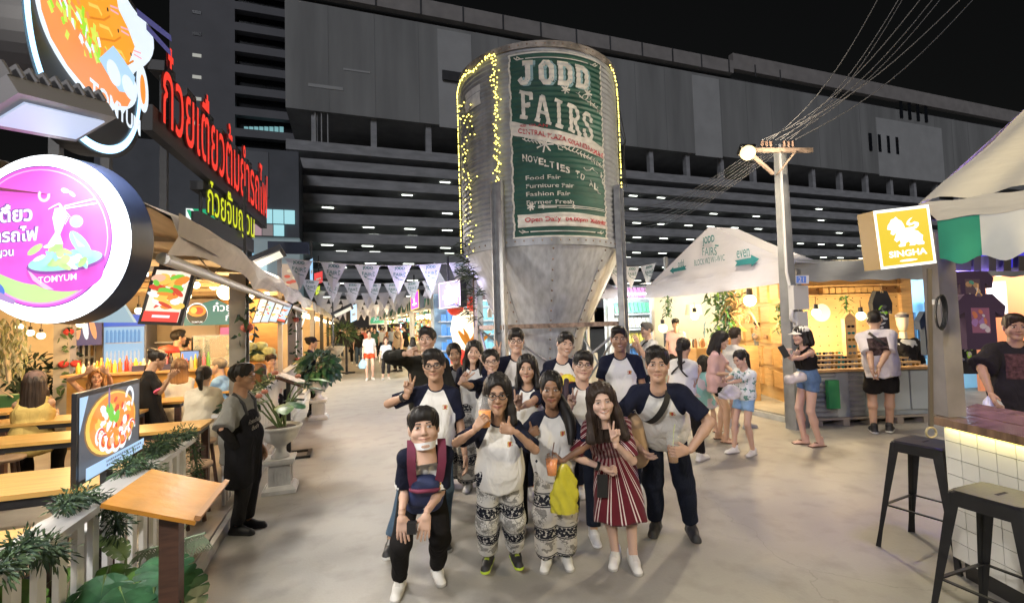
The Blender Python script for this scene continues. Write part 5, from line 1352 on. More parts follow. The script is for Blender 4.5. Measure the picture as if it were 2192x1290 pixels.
# glass food case, till, cabbages
fc = thing('food_case', 'glass food display case with pink trays beside the first grey post', 'display case', (-2.0, 8.9, DK)); bx1('base', (-2.35, -1.6, 8.7, 9.3, DK, 1.1), plywood, fc)
for (a, b_) in (((-2.35, 8.7), (-1.6, 8.7)), ((-2.35, 9.3), (-1.6, 9.3)), ((-2.35, 8.7), (-2.35, 9.3)), ((-1.6, 8.7), (-1.6, 9.3))): MB().bar((a[0], a[1], 1.62), (b_[0], b_[1], 1.62), .02, .02).bar((a[0], a[1], 1.1), (a[0], a[1], 1.61), .02, .02).build('frame', galv, fc)
bx1('glass', (-2.34, -1.61, 8.69, 8.695, 1.11, 1.61), M('case_glass', (.8, .9, .9), .05, alpha=.15), fc); bx1('food_tray', (-2.0, -1.65, 8.85, 9.1, 1.635, 1.75), E('pink_tray', (.9, .2, .5), .5), fc); bx1('food_tray', (-2.3, -1.7, 8.8, 9.2, 1.12, 1.25), M('noodle', (.6, .5, .35), .8, noise=(30, .5)), fc)
tl = thing('till_screen', 'blue till screen beside the man in beige at the counter', 'till', (-2.35, 8.6, 1.135)); MB().obx((-2.35, 8.6, 1.32), .26, .02, .17, (1, .2, 0)).bx(-2.37, -2.33, 8.62, 8.66, 1.137, 1.25).build('case', black, tl); MB().obx((-2.352, 8.587, 1.32), .23, .004, .14, (1, .2, 0)).build('screen', E('till_blue', (.25, .45, .9), .8), tl)
MB().lathe([(.0, .12), (.12, .09), (.15, 0), (.14, 0)], (-2.62, 8.55, 1.38), 16).lathe([(.01, 0), (.01, .25)], (-2.62, 8.55, 1.136), 6).build('red_lamp_shade', M('red_shade', (.6, .05, .03), .5), loc=(-2.62, 8.55, 1.136), label='red umbrella shaped cover on the counter beside the waitress', cat='cover')
cb = thing('vegetable_stand', 'orange wooden stand heaped with pale cabbages by the second post', 'stand', (-1.65, 9.6, DK)); bx1('box', (-2.05, -1.3, 9.4, 10.0, DK, 1.12), M('orange_wood', (.62, .28, .05), .5, noise=(4, .2, (1, 1, 6))), cb)
for k in range(14): MB().sph((-1.98+(k % 5)*.15, 9.5+(k % 3)*.15, 1.2+(k//5)*.1), .1, 8, 6, sc=(1.2, 1, .8)).build('cabbage', M('cabbage', (.55, .6, .3), .7, noise=(14, .4)), cb)
pw_ = thing('partition', 'orange brown wooden partition wall behind the second post', 'wall', (-2.0, 10.4, DK)); bx1('panel', (-2.5, -1.28, 10.3, 10.36, DK, 2.3), M('partition_wood', (.52, .30, .12), .6, noise=(3, .2, (1, 1, 6))), pw_)
MB().lathe([(.0, 0), (.14, .005), (.14, .02)], (0, 0, 0), 18)
ov = Flat((-1.85, 10.3, 1.65), (1, 0, 0), (0, 0, 1)); ov.ell(0, 0, .12, .34, black).ell(0, .05, .10, .25, SO).ell(0, .1, .06, .12, SR_).ell(0, -.2, .07, .05, SW_); ov.build('oval_sign', loc=(-1.85, 10.3, 1.3), label='oval black food sign on the orange partition wall', cat='sign')
# menu screens hung from the roof
def food(fl, w, h, n, seed, pal, x0=0.0, y0=0.0, sz=.16):
    g = random.Random(seed)
    for k in range(n): fl.ell(x0+g.uniform(.1, .9)*w, y0+g.uniform(.1, .9)*h, w*sz*g.uniform(.5, 1.3), w*sz*g.uniform(.25, .7), g.choice(pal), 9, g.uniform(-.9, .9))
ms = thing('menu_lightbox', 'large tilted lightbox showing grilled prawns above a red strip', 'sign', (-1.6, 5.2, 2.3))
o_ = PY(304, 687, 5.2); uu = PY(380, 690, 5.2)-o_; vv = PY(336, 577, 5.2)-o_; wv = np.linalg.norm(vv); wu = np.linalg.norm(uu); vv = unit(vv-unit(uu)*(vv@unit(uu))*.0)
fl = Flat(o_, uu, vv); fl.n = unit(np.cross(fl.u, fl.v))
fl.rect(-.02, wu+.02, -.02, wv+.02, black).rect(0, wu, 0, wv, E('lightbox_white', (1.0, .85, .7), 1.1)); food(fl, wu, wv*.75, 40, 3, [SO, SR_, SY, E('screen_peach', (1, .6, .4), .95), SW_, SG], 0, wv*.22, .2); fl.rect(0, wu, 0, wv*.2, E('lightbox_red', (.95, .08, .06), 1.0)).rect(wu*.25, wu*.75, wv*.08, wv*.13, SW_)
fl.build('picture', ms); MB().add([fl.bk(a, b, k) for k in (.004, .07) for a, b in ((-.03, -.03), (wu+.03, -.03), (wu+.03, wv+.03), (-.03, wv+.03))], [(0, 1, 2, 3), (7, 6, 5, 4), (0, 4, 5, 1), (1, 5, 6, 2), (2, 6, 7, 3), (3, 7, 4, 0)]).build('case', dark, ms)
MB().bar(fl.pt(wu*.3, wv), fl.pt(wu*.3, wv)+(0, 0, .3), .02, .02).build('hanger', dark, ms)
for k in range(4):
    ms2 = thing('menu_lightbox', ['first', 'second', 'third', 'last'][k]+' of the four tilted menu lightboxes hanging past the first grey post', 'sign', (-1.5+k*.13, 9.0, 2.2), 'tilted menu lightboxes'); o_ = PY(541+k*17.5, 690-k*1.5, 9.0); uu = PY(556+k*17.5, 689, 9.0)-o_; vv = PY(558+k*17.5, 640+k*3.0, 9.0)-o_
    wu = np.linalg.norm(uu); wv = np.linalg.norm(vv); fl = Flat(o_, uu, vv); fl.n = unit(np.cross(fl.u, fl.v)); fl.rect(-.015, wu+.01, -.01, wv+.01, black).rect(0, wu, 0, wv, [E('lightbox_pale', (.8, .95, .95), 1.0), SB][k % 2]); food(fl, wu, wv*.7, 9, k+30, [SG, SY, SO, SW_, SR_], 0, wv*.2, .25); fl.rect(0, wu, 0, wv*.12, E('lightbox_red', (.95, .08, .06), 1.0) if k == 3 else SB); fl.build('picture', ms2)
    MB().add([fl.bk(a, b, q) for q in (.004, .05) for a, b in ((-.02, -.02), (wu+.02, -.02), (wu+.02, wv+.02), (-.02, wv+.02))], [(0, 1, 2, 3), (7, 6, 5, 4), (0, 4, 5, 1), (1, 5, 6, 2), (2, 6, 7, 3), (3, 7, 4, 0)]).build('case', dark, ms2)
fl = Flat(PY(394, 697, 9.2), (1, 0, 0), (0, 0, 1)); a = PY(395, 697, 9.2); w = PY(508, 697, 9.2)[0]-a[0]; h = PY(450, 640, 9.2)[2]-a[2]
tq = E('banner_teal', (.05, .32, .30), .55); fl.poly([(0, 0), (w, 0), (w, h*.25), (w*.85, h*.75), (w*.6, h), (w*.2, h*.75), (0, h*.55)], tq).ell(w*.24, h*.45, w*.2, h*.42, SW_).ell(w*.24, h*.42, w*.19, h*.39, E('bowl_dark', (.02, .05, .05), .4)).ell(w*.24, h*.55, w*.17, h*.22, SO).ell(w*.27, h*.56, w*.09, h*.14, SR_).ell(w*.18, h*.58, w*.06, h*.12, SY).text('TOMYUM', w*.14, h*.1, SW_, w=w*.2, bold=.02).text('ก๋วยเ', w*.54, h*.52, SW_, h=h*.36, bold=.02).text('ก๋', w*.78, h*.15, SW_, h=h*.34, bold=.02)
fl.build('shop_banner', loc=(a[0], 9.2, a[2]), label='green TOMYUM banner hanging over the kitchen counter', cat='banner')
pp = Flat(PY(150, 740, 9.6), (1, 0, 0), (0, 0, 1)); w = .42; pp.rect(0, w, 0, .5, E('poster_violet', (.25, .2, .35), .5))
for k in range(3): pp.ell(.1+k*.1, .28, .04, .19, E('prawn_orange', (1.0, .45, .2), .9) if k != 1 else SW_, 12, .1*k)
pp.build('prawn_poster', loc=PY(150, 740, 9.6), label='poster of orange prawns hanging in front of the window lattice', cat='poster')
bt = thing('lit_triangle_sign', 'pale blue lit triangular canopy sign under the round sign', 'sign', D(230, 690, 6.2)); a, b_, c_ = D(182, 690, 6.2), D(287, 690, 6.2), D(262, 650, 6.4)
MB().add([a, b_, c_, a-fw*-.05, b_-fw*-.05, c_-fw*-.05], [(0, 1, 2), (5, 4, 3), (0, 3, 4, 1), (1, 4, 5, 2), (2, 5, 3, 0)]).build('panel', E('pale_blue_panel', (.45, .7, .85), .7), bt)
# warm bulbs
bulb_n = 0
def bulb(p, label, r=.045, power=0.0, col=WARM, group='warm bulbs under the restaurant roof'):
    global bulb_n
    o = thing('light_bulb', label, 'bulb', p, group); MB().sph(p, r, 10, 7).build('glass', bulbm, o); MB().lathe([(r*.5, r*.8), (r*.45, r*2)], p, 8).tube([np.array(p)+(0, 0, r*2), np.array(p)+(0, 0, r*2+.12)], .005, 4).build('holder', black, o)
    if power:
        l = bpy.data.lights.new('bulb_light', 'POINT'); l.energy = power*1.3; l.color = col; l.shadow_soft_size = .12; lo = bpy.data.objects.new('bulb_light', l); COL.objects.link(lo); lo.parent = o; lo.location = (0, 0, -r-.16)
    bulb_n += 1
for (x, y, d, pw, r, lab) in ((483, 625, 6.6, 75, .11, 'big glowing bulb above the green TOMYUM banner'), (457, 612, 7.5, 0, .06, 'small bulb left of the big glowing bulb'), (420, 610, 6.6, 0, .05, 'bulb right behind the prawn lightbox'), (400, 633, 6.2, 45, .055, 'bulb at the right edge of the prawn lightbox'), (393, 662, 6.4, 0, .06, 'bulb below the right corner of the prawn lightbox'),
    (530, 617, 7.6, 0, .05, 'bulb beside the first grey post'), (537, 634, 8.2, 0, .05, 'bulb just right of the first grey post'), (571, 630, 9, 40, .05, 'bulb above the four menu lightboxes'), (41, 699, 7.5, 60, .05, 'bulb at the far left over the mossy plant'), (172, 693, 6.6, 55, .05, 'bulb over the window lattice'), (146, 703, 7.5, 0, .05, 'bulb beside the prawn poster'), (88, 718, 7, 0, .05, 'bulb beside the rose wrapped post'), (65, 712, 7.4, 0, .05, 'bulb left of the rose wrapped post'), (297, 665, 6.8, 40, .05, 'white bulb left of the prawn lightbox')):
    bulb(D(x, y, d), lab, r, pw)

# ---------------------------------------------------------------- big lit signs over the restaurant
rs_ = thing('round_sign', 'round glowing pink noodle shop sign with white ring and bowl drawing', 'sign', D(103, 512, 2.45)); RC = D(103, 512, 2.40); RR = .432
def ringpt(r, k): return [RC+(rt*math.cos(a)+up*math.sin(a))*r+fw*k for a in np.linspace(0, 2*math.pi, 65)[:-1]]
A, B = ringpt(RR, .0), ringpt(RR+.012, .13); m = MB(); m.add(A+B, [(i, (i+1) % 64, 64+(i+1) % 64, 64+i) for i in range(64)], 0, True); m.add(B, [tuple(range(64))[::-1]]); m.add(A, [tuple(range(64))[::-1]]); m.build('rim', M('sign_navy', (.015, .022, .05), .35), rs_)
fl = Flat(RC, rt, up, .0012, .003); ringw = E('sign_ring_white', (.92, .96, 1.0), 3.2); pink = E('sign_pink', (1.0, .16, .86), .95); pl = E('sign_white_ink', (.93, .95, 1.0), 1.1); ol = E('sign_outline', (.35, .12, .62), .7); aq = E('sign_aqua', (.45, .95, .85), .95); lim = E('sign_lime', (.62, .98, .36), .95); sbl = E('sign_blue', (.12, .26, .85), .9); pur = E('sign_purple', (.42, .10, .55), .85)
k_ = 1/1000*2.4                                                          # one photo pixel on this sign
fl.ell(0, 0, RR, RR, ringw, 64).ell(-.03, .012, RR*.845, RR*.845, ol, 64).ell(-.03, .012, RR*.83, RR*.83, pink, 64).ring(-.03, .012, RR*.80, RR*.80, .006, E('sign_ring_pink', (1, .55, .95), 1.0))
fl.poly([(-.33, -.175)]+[(-.33+.0+.6*i/14, -.155-.06*math.sin(i/14*2.6+.2)+.02*math.cos(i*.5)) for i in range(15)]+[(-.03+RR*.78*math.cos(a), .012+RR*.78*math.sin(a)) for a in np.linspace(-.75, -2.45, 20)], lim)
X = lambda x: (x-103)*k_; Y = lambda y: (512-y)*k_
bowl = [(X(62), Y(575))]+[(X(143)+k_*82*math.cos(a), Y(582)+k_*42*math.sin(a)) for a in np.linspace(math.pi, 2*math.pi, 18)]+[(X(228), Y(548))]
fl.poly(bowl, E('bowl_magenta', (.85, .12, .72), .95)).poly([(X(62), Y(575)), (X(90), Y(600)), (X(120), Y(620)), (X(100), Y(618)), (X(75), Y(600))], E('bowl_pale', (.95, .6, .95), 1.0)).ell(X(145), Y(562), 84*k_, 22*k_, pur, 32, .15).ell(X(145), Y(558), 80*k_, 20*k_, aq, 32, .15)
g = random.Random(6)
for k in range(26): fl.ell(X(g.uniform(85, 210)), Y(g.uniform(528, 570)), g.uniform(6, 20)*k_, g.uniform(4, 9)*k_, g.choice([pl, aq, E('sign_peach', (1, .75, .85), 1.0), lim]), 10, g.uniform(-1, 1))
fl.ell(X(190), Y(525), 34*k_, 14*k_, aq, 16, -.9).poly([(X(172), Y(497)), (X(182), Y(515)), (X(200), Y(530)), (X(186), Y(530))], pl)
fl.poly([(X(137), Y(450)), (X(160), Y(447)), (X(158), Y(480)), (X(148), Y(505)), (X(155), Y(525)), (X(122), Y(525)), (X(138), Y(500)), (X(132), Y(470))], pl)
for k in range(5): fl.line([(X(124+k*2), Y(452-k)), (X(148), Y(440)), (X(170-k*2), Y(468+k*4))], 1.6*k_, pl)
fl.line([(X(160), Y(446)), (X(222), Y(431))], 3*k_, pl).line([(X(160), Y(451)), (X(228), Y(440))], 3*k_, pl)
fl.ell(X(186), Y(478), 14*k_, 13*k_, aq).ell(X(163), Y(414), 9*k_, 5*k_, aq, 14, -.3).ell(X(178), Y(421), 8*k_, 4*k_, aq, 14, -.7).ring(X(120), Y(424), 13*k_, 14*k_, 6*k_, E('sign_shrimp', (1, .6, .85), 1.0), 18, 2.4, 6.6)
fl.ell(X(14), Y(620), 26*k_, 18*k_, sbl, 20, -.45).poly([(X(28), Y(625)), (X(62), Y(643)), (X(58), Y(652)), (X(20), Y(638))], E('ladle_handle', (.55, .35, .75), .9))
def outl(st, x, y, w=None, h=None, slope=.10, bold=.03):
    fl.text(st, x-.003, y-.003, ol, w=w, h=h, bold=bold+.05, slope=slope); fl.text(st, x, y, pl, w=w, h=h, bold=bold, slope=slope)
outl('ก๋วยเตี๋ยว', X(-52), Y(487), w=150*k_, slope=.06); outl('ต้มยำรถไฟ', X(-45), Y(528), w=156*k_, slope=.06); outl('ก๋วยจั๊บญวน', X(-42), Y(562), w=103*k_, slope=.08)
fl.text('TOMYUM', X(112), Y(608), pl, w=80*k_, bold=.012, slope=.1)
fl.build('face', rs_); MB().bar(RC+fw*.14-up*.05-rt*.3, RC+fw*1.0-up*.0-rt*.3+(0, 0, .1), .04, .04).build('arm', dark, rs_)

def smooth(P, n=3):
    P = [np.array(p, float) for p in P]
    for _ in range(n): P = [P[0]]+[a*(1-t)+b*t for a, b in zip(P[:-1], P[1:]) for t in (.25, .75)]+[P[-1]]
    return P
BX = -1.45                                                               # bowl sign stands in the plane x = BX, facing the alley
bs2 = thing('bowl_sign', 'big black bowl shaped neon sign with prawns and egg at the top left', 'sign', (BX, 3.6, 2.8)); q = lambda x, y: (PX(x, y, BX)[1], PX(x, y, BX)[2])
fl = Flat((BX, 0, 0), (0, 1, 0), (0, 0, 1), .0015, .004); neon = E('neon_blue', (.40, .72, 1.0), 2.4); body = M('sign_black', (.018, .017, .02), .4); nwh = E('bowl_white', (.80, .90, 1.0), 1.05); bor = E('prawn_orange2', (1.0, .40, .03), 1.0); bo2 = E('soup_orange', (1.0, .33, .10), .95); bgr = E('herb_green', (.45, .9, .05), .9); bye = E('herb_lime', (.75, .9, .12), .95); bblu = E('noodle_blue', (.50, .76, 1.0), .95)
out = [(42, -60), (50, 60), (70, 150), (110, 240), (170, 310), (230, 343), (280, 330), (304, 275), (308, 200), (300, 160), (328, 130), (330, 60), (290, 20), (250, -60)]
P2 = [q(*p) for p in smooth(out, 2)]; m = MB(); m.prism([(a, b) for a, b in P2], (BX, 0, 0), (0, 1, 0), (0, 0, 1), .12); m.build('body', body, bs2)
edge = [(52, -40), (58, 50), (76, 135), (112, 225), (165, 290), (215, 322), (262, 318), (290, 275), (298, 215), (296, 160)]
fl.line([q(*p) for p in smooth(edge)], .05, neon)
rim = [(66, -40), (72, 10), (90, 70), (125, 135), (175, 200), (225, 232), (265, 238), (290, 222), (292, 180), (275, 160), (328, 128), (326, 62), (285, 25), (255, -30)]
fl.poly([q(*p) for p in smooth(rim, 2)], nwh)
fl.poly([q(*p) for p in [(76, -40), (84, 20), (104, 80), (140, 140), (190, 200), (235, 226), (270, 228), (284, 200), (262, 160), (225, 120), (180, 40), (150, -40)]], bo2)
fl.poly([q(*p) for p in [(130, -40), (150, 20), (160, 60), (205, 100), (220, 140), (245, 160), (270, 140), (285, 100), (270, 60), (250, 20), (240, -40)]], bor)
for (x, y) in ((215, 20), (235, 65), (260, 115)):
    fl.line([q(x-30, y-12), q(x-10, y-4), q(x-2, y+12)], .02, SY); fl.line([q(x+16, y-8), q(x+32, y-2)], .012, E('whisker', (1, .45, .5), 1.0)); fl.line([q(x+16, y), q(x+33, y+10)], .012, E('whisker', (1, .45, .5), 1.0)); fl.ell(*q(x+9, y), .012, .014, body, 8); fl.line([q(x-35, y+16), q(x, y+22), q(x+14, y+14)], .014, E('prawn_dark', (.85, .28, .02), .9))
for k in range(64):
    x = 96+(k % 32)*2.1+rnd.uniform(-14, 22); y = -8+(k % 32)*3.6+rnd.uniform(-20, 20); fl.line([q(x, y), q(x+rnd.uniform(-4, 14), y+rnd.uniform(10, 30))], .03, [bgr, bye, nwh, bo2, bye][k % 5])
fl.poly([q(*p) for p in [(150, 118), (185, 90), (210, 120), (238, 160), (232, 195), (200, 190), (170, 150)]], bblu).ell(*q(186, 150), .09, .07, nwh, 18).ell(*q(222, 182), .10, .07, nwh, 18)
fl.ell(*q(254, 184), .10, .16, nwh, 24, .1).ell(*q(254, 186), .045, .1, SO, 20, .1)
fl.line([q(240, 18), q(322, 76)], .045, E('chop_navy', (.10, .10, .32), .6)).line([q(262, 50), q(320, 108)], .045, E('chop_navy', (.10, .10, .32), .6))
a = q(122, 172); b_ = q(246, 272); fl.text('TOMYUM', a[0], a[1]-.07, nwh, w=b_[0]-a[0], h=.11, bold=.03, slope=(b_[1]-a[1]+.02)/(b_[0]-a[0]))
fl.build('face', bs2); [MB().bar((BX-.15, y, 2.5), (BX-.15, y, 3.1), .05, .05).build('bracket', dark, bs2) for y in (3.4, 4.0)]
# flood lamp under it
FC = D(112, 262, 2.15)
fd = thing('flood_lamp', 'large grey LED flood lamp under the bowl sign at the upper left', 'lamp', FC); nd = unit(np.array([.55, .1, -1.0])); fu = unit(D(240, 275, 2.35)-D(60, 235, 1.95))
MB().obx(FC-nd*.05, .47, .26, .08, fu, -nd).build('housing', M('lamp_grey', (.22, .22, .24), .45, .3), fd)
MB().obx(FC, .38, .18, .008, fu, -nd).build('lens', E('lamp_lens', (.62, .72, .98), .8), fd)
m = MB()
for k in range(9): m.obx(FC-nd*.12+fu*(k-4)*.055, .012, .28, .06, fu, -nd)
m.build('heat_sink', M('lamp_grey2', (.16, .16, .17), .5, .3), fd); MB().bar(FC-nd*.1-fu*.2, FC+np.array([-.4, .3, .1]), .04, .04).build('arm', dark, fd)
al = bpy.data.lights.new('flood_light', 'AREA'); al.shape = 'RECTANGLE'; al.size = .42; al.size_y = .2; al.energy = 60; al.color = (1.0, .97, .93); alo = bpy.data.objects.new('flood_light', al); COL.objects.link(alo); alo.parent = fd
alo.location = tuple(nd*.03); alo.rotation_euler = Vector(nd).to_track_quat('-Z', 'Y').to_euler()
# Thai letter signs
def thai_sign(st, N, Fp, h, mat, label, back, group=None, name='letter_sign'):
    u = np.array(Fp)-np.array(N); w = np.linalg.norm(u); r = thing(name, label, 'sign', N); fl = Flat(N, u, (0, 0, 1), .002, .05)
    fl.text(st, 0, 0, body, w=w, h=h, bold=.045); fl.k += 8; fl.text(st, 0, 0, mat, w=w, h=h, bold=.004); fl.build('letters', r)
    m = MB(); n = fl.n; N = np.array(N); m.add([N+fl.u*a+np.array([0, 0, b])-n*k for k in (-.03, .06) for a, b in ((-.1, -.12), (w+.1, -.12), (w+.1, h*.15), (-.1, h*.15))], [(0, 1, 2, 3), (7, 6, 5, 4), (0, 4, 5, 1), (1, 5, 6, 2), (2, 6, 7, 3), (3, 7, 4, 0)]); m.build('rail', M('sign_rail', (.03, .03, .032), .5), r)
    m = MB()
    for k in range(7): p = N+fl.u*(w*(k+.5)/7)-n*.05; m.bar(p+(0, 0, -.1), p+(0, 0, h*.9), .03, .03); m.obx(p+(0, 0, h*.78), .22, .14, .1, fl.u)
    m.build('frame', M('sign_rail', (.03, .03, .032), .5), r)
    for k in (0.12, .9): p = N+fl.u*w*k-n*.1; MB().bx(p[0]-.03, p[0]+.03, p[1]-.03, p[1]+.03, 2.3, p[2]).build('pole', dark, r)
ltred = E('letter_red', (1.0, .05, .03), 1.0); ltyel = E('letter_yellow', (.80, .86, .02), .9)
thai_sign('ก๋วยเตี๋ยวต้มยำรถไฟ', D(331, 262, 4.35), D(563, 470, 7.6), .80, ltred, 'long red glowing Thai letter sign on a dark frame above the restaurant roof', None)
thai_sign('ก๋วยจั๊บญวน', D(430, 470, 5.4), D(534, 522, 7.0), .52, ltyel, 'shorter yellow glowing Thai letter sign below the red letters', None)
# pole lamps beside the roof
for (x, y, d, lab, tilt) in ((572, 550, 6.0, 'black LED lamp tilted towards the alley on a pole above the first grey post', .5), (733, 665, 13.0, 'white lamp hanging over the alley beyond the roof', .9)):
    c = D(x, y, d); r = thing('pole_lamp', lab, 'lamp', c); n_ = unit(np.array([.5, -.35, -1])); s_ = .42 if d < 9 else .6
    MB().obx(c, s_, s_*.55, .07, unit(np.cross(n_, (0, 1, 0))), n_).build('housing', black, r); MB().obx(c+n_*.04, s_*.8, s_*.4, .012, unit(np.cross(n_, (0, 1, 0))), n_).build('lens', E('lens_warm', (.95, .9, .75), .9 if d < 9 else 4.0), r)
    zz_ = bpy.data.lights.new('lamp_light', 'AREA'); zz_.size = .4; zz_.energy = 150 if d < 9 else 450; zz_.color = (1, .93, .82); zo = bpy.data.objects.new('lamp_light', zz_); COL.objects.link(zo); zo.parent = r; zo.location = tuple(n_*.06); zo.rotation_euler = Vector(n_).to_track_quat('-Z', 'Y').to_euler()
    MB().bar(c-n_*.05, c+np.array([-.25, 0, -.1]), .03, .03).bar(c+np.array([-.25, 0, -.1]), c+np.array([-.25, 0, -1.0]), .035, .035).bar(c+np.array([-.25, 0, -.1]), c+np.array([-.25, 0, .9]), .035, .035).build('pole', dark, r)
cc = thing('security_camera', 'small white security camera under the roof edge by the pole lamp', 'camera', D(550, 600, 5.9)); c = D(551, 599, 5.9); MB().tube([c, c+np.array([.18, -.2, -.04])], .035, 10).tube([c, c+(0, 0, .1)], .012, 6).build('housing', white, cc); MB().tube([c+np.array([.18, -.2, -.04]), c+np.array([.185, -.206, -.0415])], .028, 10).build('lens', black, cc)
MB().bx(-1.12, -1.09, 6.1, 6.13, 1.2, 2.5).bx(-1.12, -1.09, 6.131, 6.28, 1.2, 1.23).build('cable_pipe', black, loc=(-1.1, 6.12, 1.2), label='black bent pipe running down the first grey post', cat='pipe')

# ================================================================== THE ALLEY BEYOND
def lamp(o, p, energy, col=WARM, size=.15, kind='POINT', name='lamp_light'):
    l = bpy.data.lights.new(name, kind); l.energy = energy; l.color = col
    if kind == 'POINT': l.shadow_soft_size = size
    lo = bpy.data.objects.new(name, l); COL.objects.link(lo); lo.parent = o; lo.location = tuple(float(v) for v in np.array(p)-WL[o.name]); return lo
# bunting
pf = M('pennant_white', (.72, .71, .76), .8, noise=(4, .12)); pf.node_tree.nodes['Principled BSDF'].inputs['Subsurface Weight'].default_value = 0
pgreen = M('pennant_green', (.03, .16, .15), .8)
ordn = ['nearest', 'second', 'third', 'fourth', 'fifth', 'sixth', 'seventh']
def bunting(y, z, x0, x1, n, w, h, label, text):
    r = thing('bunting', label, 'bunting', ((x0+x1)/2, y, z), 'rows of JODD FAIRS pennants'); cord = []
    for k in range(n+1): t = k/n; cord.append(np.array([x0+(x1-x0)*t, y, z-.12*math.sin(t*math.pi)]))
    MB().tube(cord, .006, 4).build('cord', white, r)
    for k in range(n):
        a, b = cord[k], cord[k+1]; c = (a+b)/2; u = unit(b-a); yy = y+rnd.uniform(-.03, .03); sk = rnd.uniform(-.04, .04)
        a2 = c-u*w/2; b2 = c+u*w/2; tp = c+np.array([sk, rnd.uniform(-.06, .06), -h]); mid = (a2+b2+tp)/3+np.array([0, -.02, 0])
        pn = MB().add([a2, b2, tp, mid], [(0, 2, 3), (2, 1, 3), (1, 0, 3)], 0, False).build('pennant', pf, r)
        if text:
            vv = unit(c-tp); fl = Flat(c-vv*h*.62-u*0, u, vv, .001, .035); nn = np.cross(fl.u, fl.v)
            if nn[1] > 0: fl.n = -fl.n
            fl.text('JODD', -w*.21, h*.44, pgreen, w=w*.42, bold=.03).text('FAIRS', -w*.24, h*.26, pgreen, w=w*.48, slope=-.12, bold=.0).line([(-w*.05, h*.14), (w*.16, h*.1)], .012, pgreen).line([(-w*.16, h*.22), (-w*.08, h*.18)], .02, pgreen).line([(w*.18, h*.37), (w*.26, h*.36)], .014, pgreen)
            fl.build('lettering', pn)
bunting(9.3, 2.98, -1.15, 2.45, 6, .46, .56, 'nearest row of white JODD FAIRS pennants across the alley beside the silo', True)
for k, (y, n) in enumerate(((13.2, 7), (16.5, 7), (20, 8), (24, 8), (29, 8), (35, 9))):
    bunting(y, 2.98-.03*k, -1.2, 2.45, n, .46, .56, '%s row of white pennants across the alley, counted from the silo' % ordn[k+1], k < 1)
bunting(9.6, 3.05, 5.7, 7.15, 3, .46, .56, 'short row of white JODD FAIRS pennants between the silo and the white tent', True)
for x, lab in ((-1.17, 'thin grey pole holding the left end of the nearest bunting'), (7.2, 'thin grey pole holding the pennants beside the white tent')): bx1('pole', (x-.035, x+.035, 9.28, 9.35, 0, 3.15), postm, loc=(x, 9.3, 0), label=lab, cat='pole')
bs_l = MB().bx(-1.25, -.62, 8.55, 8.6, 2.95, 3.15).build('direction_sign', M('sign_navy2', (.02, .04, .10), .5), loc=(-.9, 8.6, 2.95), label='dark blue hanging direction sign with a round arrow above the alley', cat='sign')
# stalls on both sides, receding
wallw = M('stall_wall', (.60, .47, .30), .7, noise=(2, .15)); greenc = M('green_canvas', (.015, .16, .12), .8, noise=(5, .3)); shadel = E('lantern_white', (1.0, .9, .7), 1.6)
goods_c = [(.6, .1, .08), (.1, .25, .55), (.65, .5, .1), (.55, .5, .42), (.1, .35, .2), (.5, .2, .4), (.08, .45, .5), (.7, .3, .1)]
def goods(r, x0, x1, y0, y1, z0, n, seed, face='x', hmax=.26, glow=0):
    g = random.Random(seed)
    for ci in range(6):
        m = MB(); c = g.choice(goods_c)
        for k in range(max(1, n//6)):
            x = g.uniform(x0, x1); y = g.uniform(y0, y1); z = z0+g.randrange(5)*.33; s_ = g.uniform(.05, .12); h = g.uniform(.08, hmax)
            if g.random() < .5: m.bx(x-s_, x+s_, y-s_, y+s_, z, z+h)
            else: m.lathe([(s_*.7, 0), (s_*.8, h*.6), (s_*.3, h)], (x, y, z), 7)
        m.build('goods', M('goods_%d%d%d' % tuple(int(v*99) for v in c), c, .5), r, kind='stuff')
for k, (y0, y1) in enumerate(((12.6, 17), (17.2, 22.5), (22.8, 29), (29.4, 37), (37.5, 46))):
    lab = ['first', 'second', 'third', 'fourth', 'last'][k]
    r = thing('market_stall', '%s warm lit food stall on the left of the alley past the restaurant' % lab, 'stall', (-2.6, (y0+y1)/2, 0), 'stalls on the left of the alley')
    bx1('floor', (-4.5, -1.05, y0, y1, 0, .12), deckm, r); bx1('back_wall', (-4.5, -4.4, y0, y1, .12, 2.7), wallw, r); bx1('side_wall', (-4.39, -1.6, y1-.12, y1, .12, 2.7), wallw, r)
    MB().sheet([[(x, y, z+.03*math.sin(y*3)) for y in np.linspace(y0, y1, 14)] for x, z in ((-.85, 2.15), (-.83, 2.35), (-1.2, 2.45), (-4.6, 2.95))]).build('awning', tan, r)
    for yy in (y0+.1, y1-.1): bx1('post', (-1.22, -1.1, yy-.06, yy+.06, 0, 2.3), dark if k > 0 else postm, r)
    bx1('counter', (-3.4, -3.0, y0+.8, y1-.8, .12, 1.1), yellowwood if k % 2 else plywood, r); goods(r, -3.35, -3.05, y0+.9, y1-.9, 1.11, 30, k+5)
    for j in range(3): MB().obx((-1.5-j*.2, y0+1.0+j*1.1, 2.05), .04, .5, .45, (.9, .1, -.3)).build('menu_screen', [E('lightbox_pale', (.8, .95, .95), 1.0), SB, E('screen_peach', (1.0, .6, .4), .95)][j], r)
    m = MB()
    for j in range(5):
        p = (-1.35, y0+.5+j*(y1-y0-1)/4, 2.12); m.sph(p, .08, 8, 6)
    m.build('hanging_bulbs', bulbm, r); lamp(r, (-2.0, (y0+y1)/2, 2.0), 260+90*k, WARM, .3)
fr2 = thing('black_fence', 'low black railing on the left of the alley beyond the second urn', 'fence', (-.62, 20, 0))
for k in range(30): bx1('baluster', (-.66, -.62, 13.5+k*.62, 13.56+k*.62, 0, 1.0), black, fr2)
MB().bx(-.67, -.61, 13.5, 32, 1.0, 1.05).build('rail', black, fr2)
